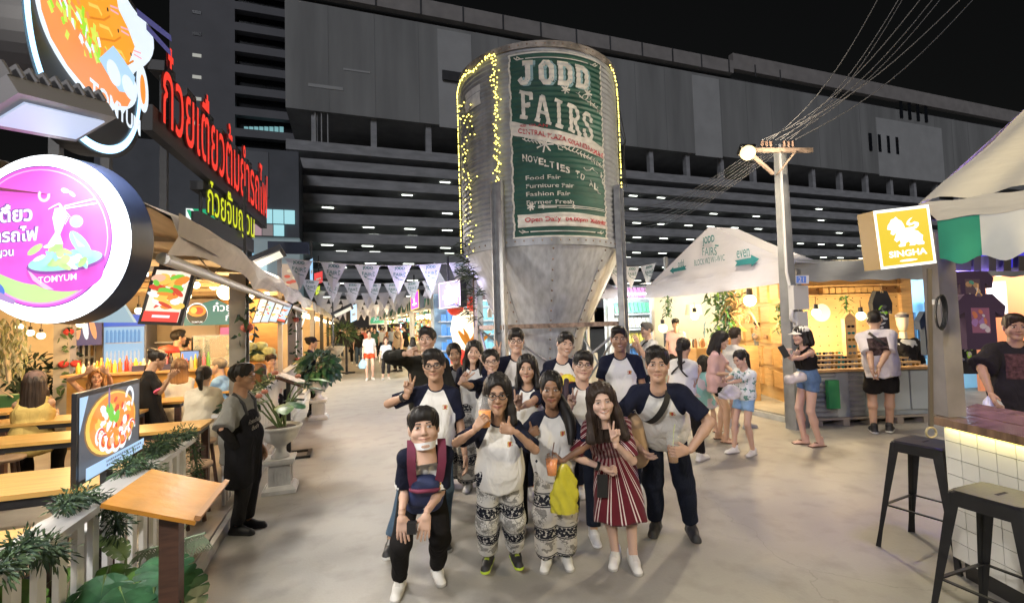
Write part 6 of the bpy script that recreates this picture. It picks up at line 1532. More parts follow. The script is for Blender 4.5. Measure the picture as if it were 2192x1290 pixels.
r = thing('menu_stand', 'black menu stand on a cross foot beside the woman in red shorts', 'menu stand', (-.1, 18.5, 0)); MB().bx(-.14, -.06, 18.46, 18.54, .05, 1.1).bx(-.4, .2, 18.45, 18.55, 0.001, .05).bx(-.15, -.05, 18.2, 18.449, 0.001, .05).obx((-.1, 18.4, 1.2), .5, .04, .35, (1, 0, -.5), (.5, -.4, 1)).build('frame', black, r)
for k, (y0, y1) in enumerate(((14.5, 19.5), (20, 26), (26.5, 34), (35, 45))):
    lab = ['first', 'second', 'third', 'last'][k]
    r = thing('market_stall', '%s bright stall with green canopy on the right of the alley behind the silo' % lab, 'stall', (3.6, (y0+y1)/2, 0), 'stalls on the right of the alley')
    bx1('floor', (2.5, 5.6, y0, y1, 0, .1), deckm, r); bx1('back_wall', (5.5, 5.6, y0, y1, .1, 2.9), M('stall_pale', (.6, .55, .45), .7, noise=(2, .2)), r)
    MB().sheet([[(x, y, z+.03*math.sin(y*2.3)) for y in np.linspace(y0, y1, 10)] for x, z in ((2.35, 2.3), (2.35, 2.6), (2.5, 2.7), (4.0, 3.6), (5.7, 2.6))]).build('canopy', greenc, r)
    for yy in (y0+.1, y1-.1): bx1('post', (2.42, 2.52, yy-.05, yy+.05, 0, 2.5), white, r)
    bx1('table', (2.7, 3.5, y0+.4, y1-.4, .1, .9), cream, r); goods(r, 2.8, 3.4, y0+.5, y1-.5, .91, 40, k+50, glow=1); goods(r, 5.0, 5.4, y0+.5, y1-.5, .8, 40, k+60, hmax=.3)
    for j in range(6):
        p = np.array([2.42+.2*(j % 2), y0+.4+j*(y1-y0-.8)/5, 2.2]); MB().lathe([(.0, .75), (.03, .74), (.09, .3), (.15, 0), (.0, .01)], p, 10).build('white_lantern', M('lantern_cloth', (.75, .72, .65), .8, em=.12, emcol=(1, .9, .7)), r)
    m = MB()
    for j in range(5): m.sph((3.0, y0+.5+j*(y1-y0-1)/4, 2.05), .1, 8, 6)
    m.build('bulbs', bulbm, r); lamp(r, (3.0, (y0+y1)/2, 1.9), 400+100*k, (1.0, .80, .50), .3)
ex = Flat(PY(790, 695, 40), (1, 0, 0), (0, 0, 1)); ex.rect(0, 1.6, 0, .75, white).rect(.1, 1.5, .1, .65, E('exit_green', (.1, .6, .3), .7)).text('JODD', .35, .25, SW_, w=.9); ex.build('end_sign', loc=PY(790, 695, 40), label='small green lit sign over the far end of the alley', cat='sign')
# near right corner of the alley, between silo and alley: colourful lantern stall and neon signs
r = thing('market_stall', 'blue lit souvenir stall with red and white lanterns left of the silo legs', 'stall', (3.6, 11.6, 0))
bx1('floor', (2.25, 6.2, 10.2, 14.2, 0, .1), deckm, r); bx1('back_wall', (2.4, 6.2, 13.9, 14.0, .1, 2.7), M('stall_blue', (.35, .5, .6), .6), r)
MB().sheet([[(x, y, z) for x in np.linspace(2.1, 6.3, 12)] for y, z in ((10.0, 2.2), (10.0, 2.42), (10.2, 2.5), (12, 3.3), (14.2, 2.5))]).build('canopy', M('lilac_canvas', (.5, .48, .55), .8, noise=(3, .15)), r)
for xx in (2.25, 4.2, 6.15): bx1('post', (xx-.05, xx+.05, 10.1, 10.2, 0, 2.4), white, r)
shm = M('shelf_white', (.6, .62, .64), .5)
for j in range(5): bx1('shelf', (2.5, 6.1, 13.4, 13.88, .5+j*.42, .53+j*.42), shm, r)
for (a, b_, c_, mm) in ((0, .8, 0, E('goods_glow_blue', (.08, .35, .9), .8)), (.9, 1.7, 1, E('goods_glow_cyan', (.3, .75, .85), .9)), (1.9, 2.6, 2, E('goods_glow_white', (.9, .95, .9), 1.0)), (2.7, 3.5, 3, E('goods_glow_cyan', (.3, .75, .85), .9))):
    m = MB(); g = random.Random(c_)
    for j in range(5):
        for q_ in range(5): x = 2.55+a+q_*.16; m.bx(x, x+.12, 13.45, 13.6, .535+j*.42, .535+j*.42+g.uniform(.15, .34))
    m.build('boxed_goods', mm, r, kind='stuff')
goods(r, 2.5, 6.0, 10.9, 11.6, .85, 60, 9); bx1('table', (2.4, 6.1, 10.8, 11.7, .1, .84), cream, r)
m = MB()
for xx in (2.6, 3.4, 4.6, 5.4): m.bx(xx, xx+.6, 12.0, 12.06, 2.3, 2.34)
m.build('tube_lights', whitebulb, r); lamp(r, (3.4, 11.5, 2.1), 190, (.85, .94, 1.0), .3); lamp(r, (5.2, 11.5, 2.1), 190, (.95, .98, 1.0), .3)
rl = thing('lantern', 'big glowing white and red lantern hanging left of the silo legs', 'lantern', D(993, 690, 10.2)); c = D(993, 705, 10.2)
MB().lathe([(.05, -.45), (.22, -.38), (.3, 0), (.22, .38), (.05, .45)], c, 14).build('shade', E('lantern_glow', (1.0, .82, .55), 2.0), rl); [MB().sph(c+np.array(o_), r_, 8, 6).build('red_ball', M('red_lantern', (.75, .05, .03), .6, em=.25, emcol=(1, .1, .05)), rl) for o_, r_ in (((-.2, -.1, .5), .2), ((.22, -.1, .55), .18), ((-.15, -.1, -.6), .2))]
m = MB(); c = D(1010, 725, 10.0)
for k in range(20): m.leaf(c+(0, 0, -.3), (rnd.gauss(0, .4), rnd.gauss(0, .3), 1), (1, 0, 0), .7, .1, .2, .1, 0, 3)
m.build('orange_fan', M('orange_feathers', (.75, .3, .03), .7, em=.1, emcol=(1, .4, .05)), loc=c-(0, 0, .3), label='orange feather bunch beside the silo legs', cat='decoration')
def neon(px0, px1, py0, py1, d0, d1, label, border, fill, name, texts):
    a = D(px0, py1, d0); b_ = D(px1, py1-6, d1); top = D(px0, py0, d0); r = thing(name, label, 'sign', a); u = b_-a; w = np.linalg.norm(u); h = np.linalg.norm(top-a)
    fl = Flat(a, u, (0, 0, 1), .003, .01); fl.rect(0, w, 0, h, border).rect(w*.06, w*.94, h*.05, h*.95, fill); texts(fl, w, h); fl.build('face', r)
    if 'lilac' in label: lamp(r, fl.bk(w/2, h/2, -.35), 70, (.6, .55, 1.0), .2)
    m = MB(); m.add([fl.bk(p, q_, k) for k in (.004, .16) for p, q_ in ((0, 0), (w, 0), (w, h), (0, h))], [(0, 1, 2, 3), (7, 6, 5, 4), (0, 4, 5, 1), (1, 5, 6, 2), (2, 6, 7, 3), (3, 7, 4, 0)]); m.build('case', dark, r); MB().bar(fl.pt(w/2, h), fl.pt(w/2, h)+(0, 0, .5), .04, .04).build('hanger', dark, r)
nw = E('neon_white', (.95, .92, 1.0), 1.6)
neon(941, 987, 606, 662, 9.4, 9.0, 'lilac and white lit sign with stacked drink drawing at the alley corner', E('neon_pinkish', (.95, .75, .8), 1.4), E('neon_lilac', (.52, .48, .95), 1.0), 'neon_sign', lambda f, w, h: f.rect(w*.3, w*.7, h*.12, h*.3, nw).rect(w*.2, w*.8, h*.34, h*.5, nw).rect(w*.3, w*.65, h*.56, h*.7, nw).ell(w*.5, h*.8, w*.12, h*.1, nw).ell(w*.85, h*.25, w*.08, h*.15, SO))
neon(880, 898, 627, 665, 14.5, 13.9, 'magenta lit sign with orange frame further down the right of the alley', E('neon_orange', (1.0, .55, .1), 1.5), E('neon_magenta', (.8, .1, .9), 1.1), 'neon_sign', lambda f, w, h: f.rect(w*.4, w*.55, h*.2, h*.75, nw).rect(w*.25, w*.75, h*.25, h*.35, nw))
for (x0, x1, y0, y1, d, col, lab) in ((663, 669, 556, 605, 13, E('blue_strip', (.4, .7, 1.0), 1.0), 'pale blue upright lit sign on the left of the alley'), (672, 690, 585, 610, 14, E('red_small', (.9, .08, .08), .9), 'small red lit sign on the left of the alley'), (675, 684, 616, 632, 15, E('lime_small', (.7, .85, .05), .9), 'small lime lit sign under the small red one'), (750, 763, 655, 690, 17, E('blue_lamp', (.5, .75, 1.0), 1.3), 'glowing blue sign hanging on the left of the alley beyond the white lamp')):
    neon(x0, x1, y0, y1, d, d*1.03, lab, col, col, 'lit_sign', lambda f, w, h: f.rect(w*.2, w*.8, h*.35, h*.5, white))
# front of block behind silo at right: phone case shop, white light
r = thing('phone_shop', 'white lit phone accessory shop between the silo and the white tent', 'shop', (5.9, 10.6, 0)); 
for (x0, x1) in ((1322, 1398),):
    a = G(1318, 790); 
bx1('back_wall', (6.45, 8.2, 10.9, 11.0, 0, 2.6), M('shop_white', (.7, .75, .75), .6), r); bx1('floor', (6.3, 8.2, 9.0, 10.89, 0, .1), deckm, r)
for j in range(5):
    bx1('shelf', (6.5, 8.1, 10.5, 10.89, .6+j*.4, .63+j*.4), shm, r)
    m = MB(); g = random.Random(j)
    for k in range(13): m.obx((6.58+k*.12, 10.6, .64+j*.4+.15), .09, .03, .27, (1, 0, 0), (.25, .3, 1))
    m.build('cases', M('cases_%d' % j, goods_c[j+1], .5), r, kind='stuff')
MB().bx(6.5, 8.1, 10.0, 10.06, 2.3, 2.34).build('tube_light', whitebulb, r); lamp(r, (6.9, 9.9, 2.1), 150, (.85, .97, 1.0), .3)
eb = MB().bx(5.0, 5.32, 9.5, 9.62, 1.55, 1.9).bx(5.12, 5.18, 9.5, 9.56, 0, 1.549).tube([(5.15, 9.53, 1.9), (5.2, 9.5, 2.6)], .02, 6).build('electric_box', M('box_white', (.6, .6, .6), .5), loc=(5.15, 9.55, 0), label='white electric box on a pipe beside the right leg of the silo', cat='box')

# ================================================================== RIGHT: WHITE TENT AND SHOPS
shopfl = M('shop_floor', (.30, .27, .22), .6, noise=(3, .3))
P_ = lambda pts, z0, z1, mat, name, **k: MB().prism([(p[0], p[1]) for p in pts], (0, 0, z1), (1, 0, 0), (0, 1, 0), z1-z0).build(name, mat, **k)
P_([(6.45, 5.5), (8.45, 4.9), (16, 3.9), (16, 12), (6.62, 12), (6.58, 7.6)], -.1, .11, shopfl, 'shop_platform', kind='structure')
P_([(6.41, 5.46), (8.45, 4.86), (16, 3.86), (16, 3.895), (8.46, 4.895), (6.446, 5.495), (6.576, 7.6), (6.61, 12), (6.57, 12), (6.54, 7.6)], -.1, .085, MATS['kerb_concrete'], 'shop_kerb', kind='structure')
tent = thing('white_tent', 'white gabled market tent with printed odd and even arrows', 'tent', (6.4, 7.0, 2.1))
tc_ = M('tent_canvas', (.80, .78, .83), .75, noise=(1.5, .08), bump=(5, .5, (1, 1, 4)))
TXp = 6.32; TA, TB, TM = (8.80, 2.42), (5.20, 2.46), (6.86, 3.34)
rows = []
for j in range(15):
    v = j/14; row = []
    for i in range(31):
        s_ = i/30; y = TA[0]+(TB[0]-TA[0])*s_; base = TA[1]+(TB[1]-TA[1])*s_; topz = base+(TM[1]-TA[1])*min((TA[0]-y)/(TA[0]-TM[0]), (y-TB[0])/(TM[0]-TB[0])); topz = max(topz, base+.001)
        row.append((TXp-.015*math.sin(s_*17+v*4)*(1-v)-.02*math.sin(v*9)*(1-v), y, base+(topz-base)*v-.04*math.sin(s_*math.pi)*(1-v)))
    rows.append(row)
MB().sheet(rows).build('gable', tc_, tent)
rows = [[(TXp-.02-.025*math.sin(y*7+q_*3)-.02*q_, y, TA[1]+(TB[1]-TA[1])*(TA[0]-y)/(TA[0]-TB[0])+.03-q_*.105-.04*math.sin((TA[0]-y)/(TA[0]-TB[0])*math.pi)) for y in np.linspace(TA[0]+.05, TB[0]-.05, 60)] for q_ in (0, 1, 2, 3)]
MB().sheet(rows).build('valance', tc_, tent)
for (e, lab) in ((TA, 0), (TB, 1)):
    MB().sheet([[(x, e[0]+(TM[0]-e[0])*t, e[1]+(TM[1]-e[1])*t-.03*math.sin(t*3.1)) for x in np.linspace(TXp, 6.95, 6)] for t in np.linspace(0, 1, 7)]).build('roof_side', tc_, tent)
    MB().bx(TXp+.02, TXp+.09, e[0]-.04, e[0]+.04, 0, e[1]-.1).build('pole', galv, tent)
tg = M('tent_green_ink', (.025, .20, .22), .7)
fl = Flat((TXp-.06, TA[0], 2.42), (0, -1, 0), (0, 0, 1), .001, .0)
if fl.n[0] > 0: fl.n = -fl.n
def ty(x, y): p = PX(x, y, TXp-.06); return TA[0]-p[1], p[2]-2.42
a, b_ = ty(1507, 527); fl.text('JODD', a-.03, b_, tg, w=.30, h=.17, bold=.02); fl.text('FAIRS', a-.05, b_-.17, tg, w=.36, h=.15, slope=-.12)
fl.line([(a+.28, b_-.03), (a+.36, b_-.05)], .025, tg)
a, b_ = ty(1487, 569); w_ = ty(1552, 561)[0]-a; fl.text('BLOCK W2 W1-W1C', a, b_, tg, w=w_, h=.11, slope=.0)
a, b_ = ty(1452, 572); fl.text('odd', a, b_, tg, w=.17, h=.14); c_, d_ = ty(1434, 580); e_ = ty(1470, 577)[0]; fl.poly([(c_, d_), (c_+.12, d_+.07), (c_+.12, d_+.035), (e_, d_+.05), (e_-.04, d_+.01), (e_, d_-.03), (c_+.12, d_-.035), (c_+.12, d_-.07)], tg)
a, b_ = ty(1578, 553); fl.text('even', a, b_, tg, w=.27, h=.13); c_, d_ = ty(1574, 565); e_, f_ = ty(1626, 555); fl.poly([(e_, f_+.01), (e_-.16, f_+.10), (e_-.16, f_+.05), (c_, d_+.06), (c_+.05, d_+.015), (c_, d_-.035), (e_-.16, f_-.05), (e_-.16, f_-.10)], tg)
fl.build('printing', tent)
# watch and sunglasses shops behind
pn_ = M('peg_board', (.62, .40, .17), .6, noise=(3, .12, (1, 1, 4)))
ws = thing('watch_shop', 'warm lit wooden watch shop under the white tent', 'shop', (7.4, 7.6, .11))
WA, WB, WC = np.array([7.35, 6.25, 0]), np.array([8.5, 8.75, 0]), np.array([6.72, 9.2, 0])
def wallseg(a, b_, z0, z1, t, mat, name, par, mats2=None): u = b_-a; L = np.linalg.norm(u); return MB().obx((a+b_)/2+(0, 0, (z0+z1)/2), L, t, z1-z0, u).build(name, mat, par)
wallseg(WA, WB, .11, 2.5, .06, pn_, 'side_wall', ws); wallseg(WB, WC, .11, 2.5, .06, M('white_shop_wall', (.62, .66, .58), .7, noise=(2, .08)), 'back_wall', ws)
u = unit(WB-WA); n_ = np.array([-u[1], u[0], 0])
for i in range(6):
    for j in range(5):
        c = WA+u*(.25+i*.42)+n_*.05+(0, 0, .5+j*.4); s_ = rnd.uniform(.28, .38)
        MB().obx(c, s_, .04+rnd.random()*.05, rnd.uniform(.26, .37), u).build('panel', [plywood, M('wood_panel', (.56, .34, .13), .6, noise=(4, .2, (1, 1, 6)))][(i+j) % 2], ws)
MB().sheet([[(x, y, 2.5) for x in (6.4, 9.0)] for y in (5.5, 9.3)]).build('ceiling', M('tent_lining', (.6, .52, .42), .8), ws)
wc = thing('watch_counter', 'wooden counter crowded with jars and watches inside the tent shop', 'counter', (7.0, 8.2, .11)); bx1('carcass', (6.85, 7.9, 8.0, 8.5, .11, 1.0), plywood, wc); bx1('top', (6.8, 7.95, 7.95, 8.55, 1.0, 1.04), MATS['counter_top'], wc)
for k in range(22): m = MB(); x = 6.88+k*.047; q_ = 8.02+rnd.uniform(0, .4); m.lathe([(.03, 0), (.035, rnd.uniform(.06, .16)), (.015, .18)], (x, q_, 1.041), 8); m.build('jar', M('jar_%d' % (k % 4), [(.4, .2, .08), (.06, .05, .05), (.6, .5, .35), (.3, .12, .06)][k % 4], .4), loc=(x, q_, 1.041), label='small %s jar on the tent shop counter, %s from its left end' % (['brown', 'black', 'cream', 'maroon'][k % 4], ORD[k]), cat='jar', group='jars on the tent shop counter')
wd = thing('display_desk', 'tall wooden display desk in front of the man in grey shirt', 'desk', (6.95, 6.55, .11)); MB().bx(6.85, 7.2, 6.75, 7.1, .11, 1.12).build('body', plywood, wd)
bx1('till', (6.62, 6.9, 8.55, 8.75, 1.05, 1.35), black, loc=(6.75, 8.6, 1.05), label='black till screen at the left of the tent shop counter', cat='till')
for (x, y, d, lab, pw) in ((1605, 643, 8.6, 'glowing round bulb on the wooden wall of the tent shop', 110), (1487, 676, 10.0, 'glowing bulb under a fringed shade in the tent shop', 60), (1419, 702, 9.4, 'small bulb at the left edge of the tent shop', 30)):
    bulb(D(x, y, d), lab, .11 if pw > 100 else .085, pw, (1.0, .72, .36), 'bulbs in the tent shop')
lamp(ws, (7.3, 8.0, 2.3), 70, (1.0, .95, .8), .4)
for k in range(4): MB().lathe([(.06, 0), (.10, -.22)], D(1475+k*6, 652, 10.2), 10).build('lamp_shade', M('shade_cream', (.75, .62, .42), .8, em=.35, emcol=(1, .8, .5)), loc=D(1475+k*6, 652, 10.2), label='cream fringed lamp shade hanging in the tent shop, %s from the left' % ORD[k], cat='lampshade', group='cream lamp shades in the tent shop')
def vines(c, sx, sz, n, label, mats, L=.14, w=.07, seed=2):
    g = random.Random(seed); m = MB()
    for k in range(n): m.leaf(np.array(c)+np.array([g.gauss(0, sx), g.gauss(0, sx), g.uniform(-sz, sz)]), (g.gauss(0, 1), g.gauss(0, 1), g.gauss(-.6, .6)), (g.random(), g.random(), .4), L*g.uniform(.6, 1.3), w, .3, .1, g.randrange(len(mats)), 2)
    m.tube([np.array(c)+(0, 0, sz), np.array(c)-(0, 0, sz)], .012, 5); m.build('hanging_vine', mats, loc=np.array(c)+(0, 0, sz), label=label, cat='plant')
vines(D(1548, 665, 9.2), .12, .42, 230, 'thick green hanging vine in the middle of the tent shop', [mon[0], mon[1]]); vines(D(1430, 655, 9.6), .05, .22, 70, 'thin hanging vine at the left of the tent shop', [mon[0], M('bush_green', (.06, .12, .07), .6)], .1, .04, 5)
vines(D(1577, 650, 9.0), .12, .22, 60, 'dry brown hanging palm leaves beside the green vine', [M('dry_leaf', (.32, .2, .09), .7), M('dry_leaf2', (.22, .15, .08), .7)], .26, .05, 7); vines(D(1672, 680, 7.6), .04, .25, 60, 'small vine on the right end of the tent shop wall', [mon[0]], .09, .05, 8)
fl = Flat(D(1452, 660, 11.0), unit(WB-WC), (0, 0, 1)); fl.text('CASA', 0, .1, M('faint_red', (.55, .3, .28), .8), w=.42).rect(.9, 1.15, -.05, .3, M('orange_card', (.6, .12, .05), .7)); fl.build('wall_lettering', ws)

# second shop: peg board wall, sunglasses
s2 = thing('sunglasses_shop', 'warm lit peg board sunglasses shop to the right of the utility pole', 'shop', (8.6, 5.6, .11))
A2, B2 = np.array([7.42, 6.2, 0]), np.array([9.55, 5.62, 0]); u2 = unit(B2-A2); n2 = np.array([u2[1], -u2[0], 0])
wallseg(A2, B2, .11, 2.35, .05, pn_, 'back_wall', s2); 
pegs = MB()
for i in range(12):
    for j in range(8): pegs.obx(A2+u2*(.15+i*.165)+n2*.028+(0, 0, .95+j*.165), .016, .006, .016, u2)
pegs.build('peg_holes', M('peg_hole', (.05, .03, .02), .9), s2, kind='stuff')
MB().obx(B2+(0, 0, 1.2)-u2*.1+n2*.06, .2, .07, 2.2, u2).build('door_post', plywood, s2)
for i in range(9): MB().obx(A2+u2*(.55+i*.12)+n2*.09+(0, 0, 2.08), .1, .12, .1, u2).build('cubby', M('wood_panel', (.56, .34, .13), .6), s2)
MB().obx(A2+u2*1.0+n2*.10+(0, 0, 2.0), 1.9, .14, .02, u2).obx(A2+u2*1.0+n2*.10+(0, 0, 2.16), 1.9, .14, .02, u2).build('shelf', plywood, s2)
F2a, F2b = np.array([6.35, 5.35, 0]), np.array([9.9, 4.35, 0]); uf = unit(F2b-F2a); nf = np.array([uf[1], -uf[0], 0])
awn = M('grey_awning', (.30, .31, .31), .8, noise=(2, .2), bump=(3, .5, (1, 1, 5)))
rows = [[F2a+uf*L_*i/59+nf*(.0+.02*math.sin(i*.5+k)+(.03 if k == 1 else 0)-.0)+np.array([0, 0, z_+(.03*abs(math.sin(i*.42)) if k == 3 else .015*math.sin(i*.3))]) for i in range(60)] for L_ in (4.2,) for k, z_ in enumerate((2.50, 2.44, 2.3, 2.16))]
MB().sheet(rows).build('awning_front', awn, s2)
MB().sheet([[F2a+uf*4.2*i/9+np.array([0, 0, 2.5])-nf*d_*1.0+(0, 0, d_*.02) for i in range(10)] for d_ in (0, 1, 2, 3.2)]).build('awning_top', awn, s2)
MB().sheet([[F2a+uf*4.2*i/3+np.array([0, 0, 2.42])-nf*d_ for i in range(4)] for d_ in (.2, 1.6)]).build('ceiling', M('tent_lining', (.6, .52, .42), .8), s2)
for (x, y, d, lab, pw) in ((1747, 669, 7.6, 'shaded bulb before the round white wall clock in the sunglasses shop', 45), (1843, 676, 7.6, 'glowing hanging bulb beside the head of the man in white', 55)): bulb(D(x, y, d), lab, .07, pw, (1.0, .76, .42), 'bulbs in the sunglasses shop')
c = D(1757, 669, 7.95); rr_ = MB(); q1 = [c+(u2*math.cos(a)+np.array([0, 0, 1])*math.sin(a))*.15 for a in np.linspace(0, 6.2832, 25)[:-1]]; rr_.add(q1+[p+n2*.03 for p in q1], [tuple(range(24, 48)), tuple(range(24))[::-1]]+[(i, (i+1) % 24, 24+(i+1) % 24, 24+i) for i in range(24)]); rr_.build('wall_clock', M('clock_white', (.75, .73, .68), .5), loc=c, label='round white wall disc behind a bulb in the sunglasses shop', cat='clock')
vines(D(1812, 660, 7.7), .03, .22, 60, 'small green plant on the peg board between the two bulbs', [mon[0]], .08, .03, 9)
cn = thing('sunglasses_counter', 'wooden counter of glittering sunglasses on a corrugated metal base', 'counter', (7.6, 5.0, 0))
Ca = np.array([6.52, 5.22, 0]); cu_ = unit(np.array([2.1, -.62, 0])); cv_ = np.array([-cu_[1], cu_[0], 0])
def cbox(a0, a1, b0, b1, z0, z1, mat, name, par=cn): c = Ca+cu_*(a0+a1)/2+cv_*(b0+b1)/2; return MB().obx((c[0], c[1], (z0+z1)/2), a1-a0, b1-b0, z1-z0, cu_).build(name, mat, par)
cm = M('corrugated_counter', (.33, .35, .36), .45, .3, noise=(4, .3))
rows = [[Ca+cu_*a+cv_*(-.012*math.cos(z*2*math.pi/.075)-.002)+np.array([0, 0, z]) for a in (0, .42)] for z in np.linspace(.12, .80, 60)]
MB().sheet(rows).build('corrugated_panel', cm, cn); rows = [[Ca+cu_*a+cv_*(-.012*math.cos(z*2*math.pi/.075)-.002)+np.array([0, 0, z]) for a in (.62, .85)] for z in np.linspace(.12, .80, 60)]; MB().sheet(rows).build('corrugated_panel', cm, cn)
cbox(0, 1.95, .012, .6, .12, .80, M('counter_steel', (.36, .40, .42), .5, .2, noise=(3, .25)), 'base'); cbox(-.03, 2.0, -.06, .62, .801, .84, M('counter_wood2', (.40, .24, .11), .5, noise=(4, .2, (6, 1, 1))), 'top')
for k in range(3): cbox(.88+k*.35, 1.2+k*.35, -.02, .01, .2, .78, M('steel_door', (.45, .50, .52), .45, .2), 'door')
for k in range(5): cbox(.05+k*.42, .15+k*.42, -.04, .5, .0, .09, M('pallet', (.3, .26, .22), .8), 'pallet_block')
cbox(0, 1.95, -.05, .5, .091, .118, M('pallet', (.3, .26, .22), .8), 'pallet_deck')
lens = [M('lens_teal', (.02, .35, .38), .08, .6), M('lens_amber', (.35, .2, .05), .08, .6), M('lens_silver', (.6, .62, .64), .08, .8), M('lens_dark', (.03, .03, .035), .08, .4)]
def shades(p, u_, label, col, group):
    m = MB(); p = np.array(p); f_ = np.cross(u_, (0, 0, 1))
    for e in (-1, 1):
        pts = [p+u_*(e*.034+.027*math.cos(a))+np.array([0, 0, .02+.02*math.sin(a)]) for a in np.linspace(0, 6.2832, 11)[:-1]]
        m.add(pts, [tuple(range(10))], 0); m.add([q_-f_*.003 for q_ in pts], [tuple(range(10))[::-1]], 0); m.tube([p+u_*e*.062+(0, 0, .025), p+u_*e*.06+f_*-.12+(0, 0, .02)], .003, 4, 1)
    m.tube([p-u_*.01+(0, 0, .028), p+u_*.01+(0, 0, .028)], .003, 4, 1); m.build('sunglasses', [col, black], loc=p, label=label, cat='sunglasses', group=group)
cn_ = ['teal', 'amber', 'silver', 'dark']
for i in range(16):
    for j in range(4):
        k = (i*3+j*5) % 4; p = Ca+cu_*(.12+i*.108)+cv_*(.05+j*.13)+np.array([0, 0, .842+j*.06]); shades(p, cu_, '%s sunglasses in the %s row, %s from the left end of the counter' % (cn_[k], ['front', 'second', 'third', 'back'][j], ORD[i]), lens[k], cn_[k]+' sunglasses on the counter')
for j in range(1, 4): cbox(.05, 1.9, .05+j*.13-.05, .05+j*.13+.06, .8405, .84+j*.06, M('tray_tan', (.5, .34, .18), .7), 'step')
for q_, lab in ((.95, 'wooden sunglasses rack with house top at the left of the man in white'), (.12, 'wooden sunglasses rack beside the woman in white cap')):
    r = thing('sunglasses_rack', lab, 'rack', Ca+cu_*q_+cv_*.35+np.array([0, 0, .84])); c = Ca+cu_*q_+cv_*.35; MB().obx(c+(0, 0, 1.22), .18, .08, .74, cu_).prism([(-.1, 0), (.1, 0), (0, .1)], c+(0, 0, 1.59)-cv_*.04, cu_, (0, 0, 1), .08).build('board', plywood, r)
    for k in range(6): shades(c-cv_*.05+(0, 0, .92+k*.105), cu_, 'sunglasses hung on the %s rack, %s from its bottom' % (['house topped', 'left'][q_ < .5], ORD[k]), lens[[0, 2, 0, 1, 0, 3][k]], 'sunglasses on the racks')
gb2 = MB().obx(Ca+cu_*.3-cv_*.08+(0, 0, .48), .17, .06, .42, cu_).build('green_panel_sign', M('green_bin', (.03, .22, .08), .5), loc=Ca+cu_*.3-cv_*.08+(0, 0, .2), label='small green box on the counter base behind the woman in white cap', cat='box')
# clothing shop
c3 = thing('clothing_shop', 'brightly lit clothing shop with blue glass and orange wall at the right', 'shop', (11, 5.2, .11))
A3, B3 = PY(1912, 700, 6.2), PY(2080, 700, 5.9); A3[2] = B3[2] = 0
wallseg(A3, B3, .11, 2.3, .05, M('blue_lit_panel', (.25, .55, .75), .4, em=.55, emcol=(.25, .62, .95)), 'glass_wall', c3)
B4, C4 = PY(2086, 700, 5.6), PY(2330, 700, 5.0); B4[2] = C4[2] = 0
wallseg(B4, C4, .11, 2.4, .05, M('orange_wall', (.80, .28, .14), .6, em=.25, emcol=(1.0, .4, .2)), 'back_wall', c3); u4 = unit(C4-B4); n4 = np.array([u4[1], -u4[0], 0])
fl = Flat(PY(2112, 672, 5.4), u4, (0, 0, 1), .003, .03); fl.rect(-.02, .42, -.02, .62, white).rect(0, .40, 0, .60, E('white_screen', (1.0, .95, .97), 1.9)); fl.text('SALE', .06, .06, E('pink_ink', (.9, .4, .6), .9), w=.16); fl.build('lit_screen', c3)
MB().obx((B4+C4)/2+(0, 0, 2.32)+n4*.2, 2.2, .06, .05, u4).build('light_tube', E('warm_tube', (1.0, .85, .65), 6), c3); lamp(c3, (B4+C4)/2+n4*.9+(0, 0, 2.1), 120, (1.0, .75, .55), .3); lamp(c3, (A3+B3)/2+np.array([0, -.6, 2.1]), 45, (.6, .82, 1.0), .3)
m = MB()
for k in range(9): m.obx(A3+(B3-A3)*(k+.6)/10+np.array([0, -.12, 1.5-.2*(k % 3)]), .12, .08, .7, (1, .3, 0), (0, 0, 1))
m.build('hung_shirts', [M('blue_shirts', (.08, .25, .5), .8)], c3, kind='stuff')
MB().obx((B4+C4)/2+n4*.8+(0, 0, .85), 1.6, .7, .04, u4).obx((B4+C4)/2+n4*.8+(0, 0, .47), .06, .06, .7, u4).build('table', M('table_pale', (.6, .5, .4), .5), c3)
cr_b = [(1925, 870, 'red and white plastic basket on the floor behind the mannequin stand'), (1985, 868, 'orange red plastic crate left of the bar post')]
for i, (x, y, lab) in enumerate(cr_b):
    p = D(x, y-10, 7.9); p[2] = .11; r = thing('plastic_crate', lab, 'crate', p); w_ = .22
    MB().bx(p[0]-w_, p[0]+w_, p[1]-w_, p[1]-w_+.02, .112, .6).bx(p[0]-w_, p[0]+w_, p[1]+w_-.02, p[1]+w_, .112, .6).bx(p[0]-w_, p[0]-w_+.02, p[1]-w_+.021, p[1]+w_-.021, .112, .6).bx(p[0]+w_-.02, p[0]+w_, p[1]-w_+.021, p[1]+w_-.021, .112, .6).build('body', M('crate_red', (.75, .08, .04), .5), r)
    MB().bx(p[0]-w_-.02, p[0]+w_+.02, p[1]-w_-.02, p[1]+w_+.02, .601, .64).build('lid', M('crate_white', (.7, .7, .72), .5), r); MB().bx(p[0]-.1, p[0]+.1, p[1]-w_-.008, p[1]-w_-.001, .28, .45).build('label_panel', M('crate_white', (.7, .7, .72), .5) if i == 0 else black, r)
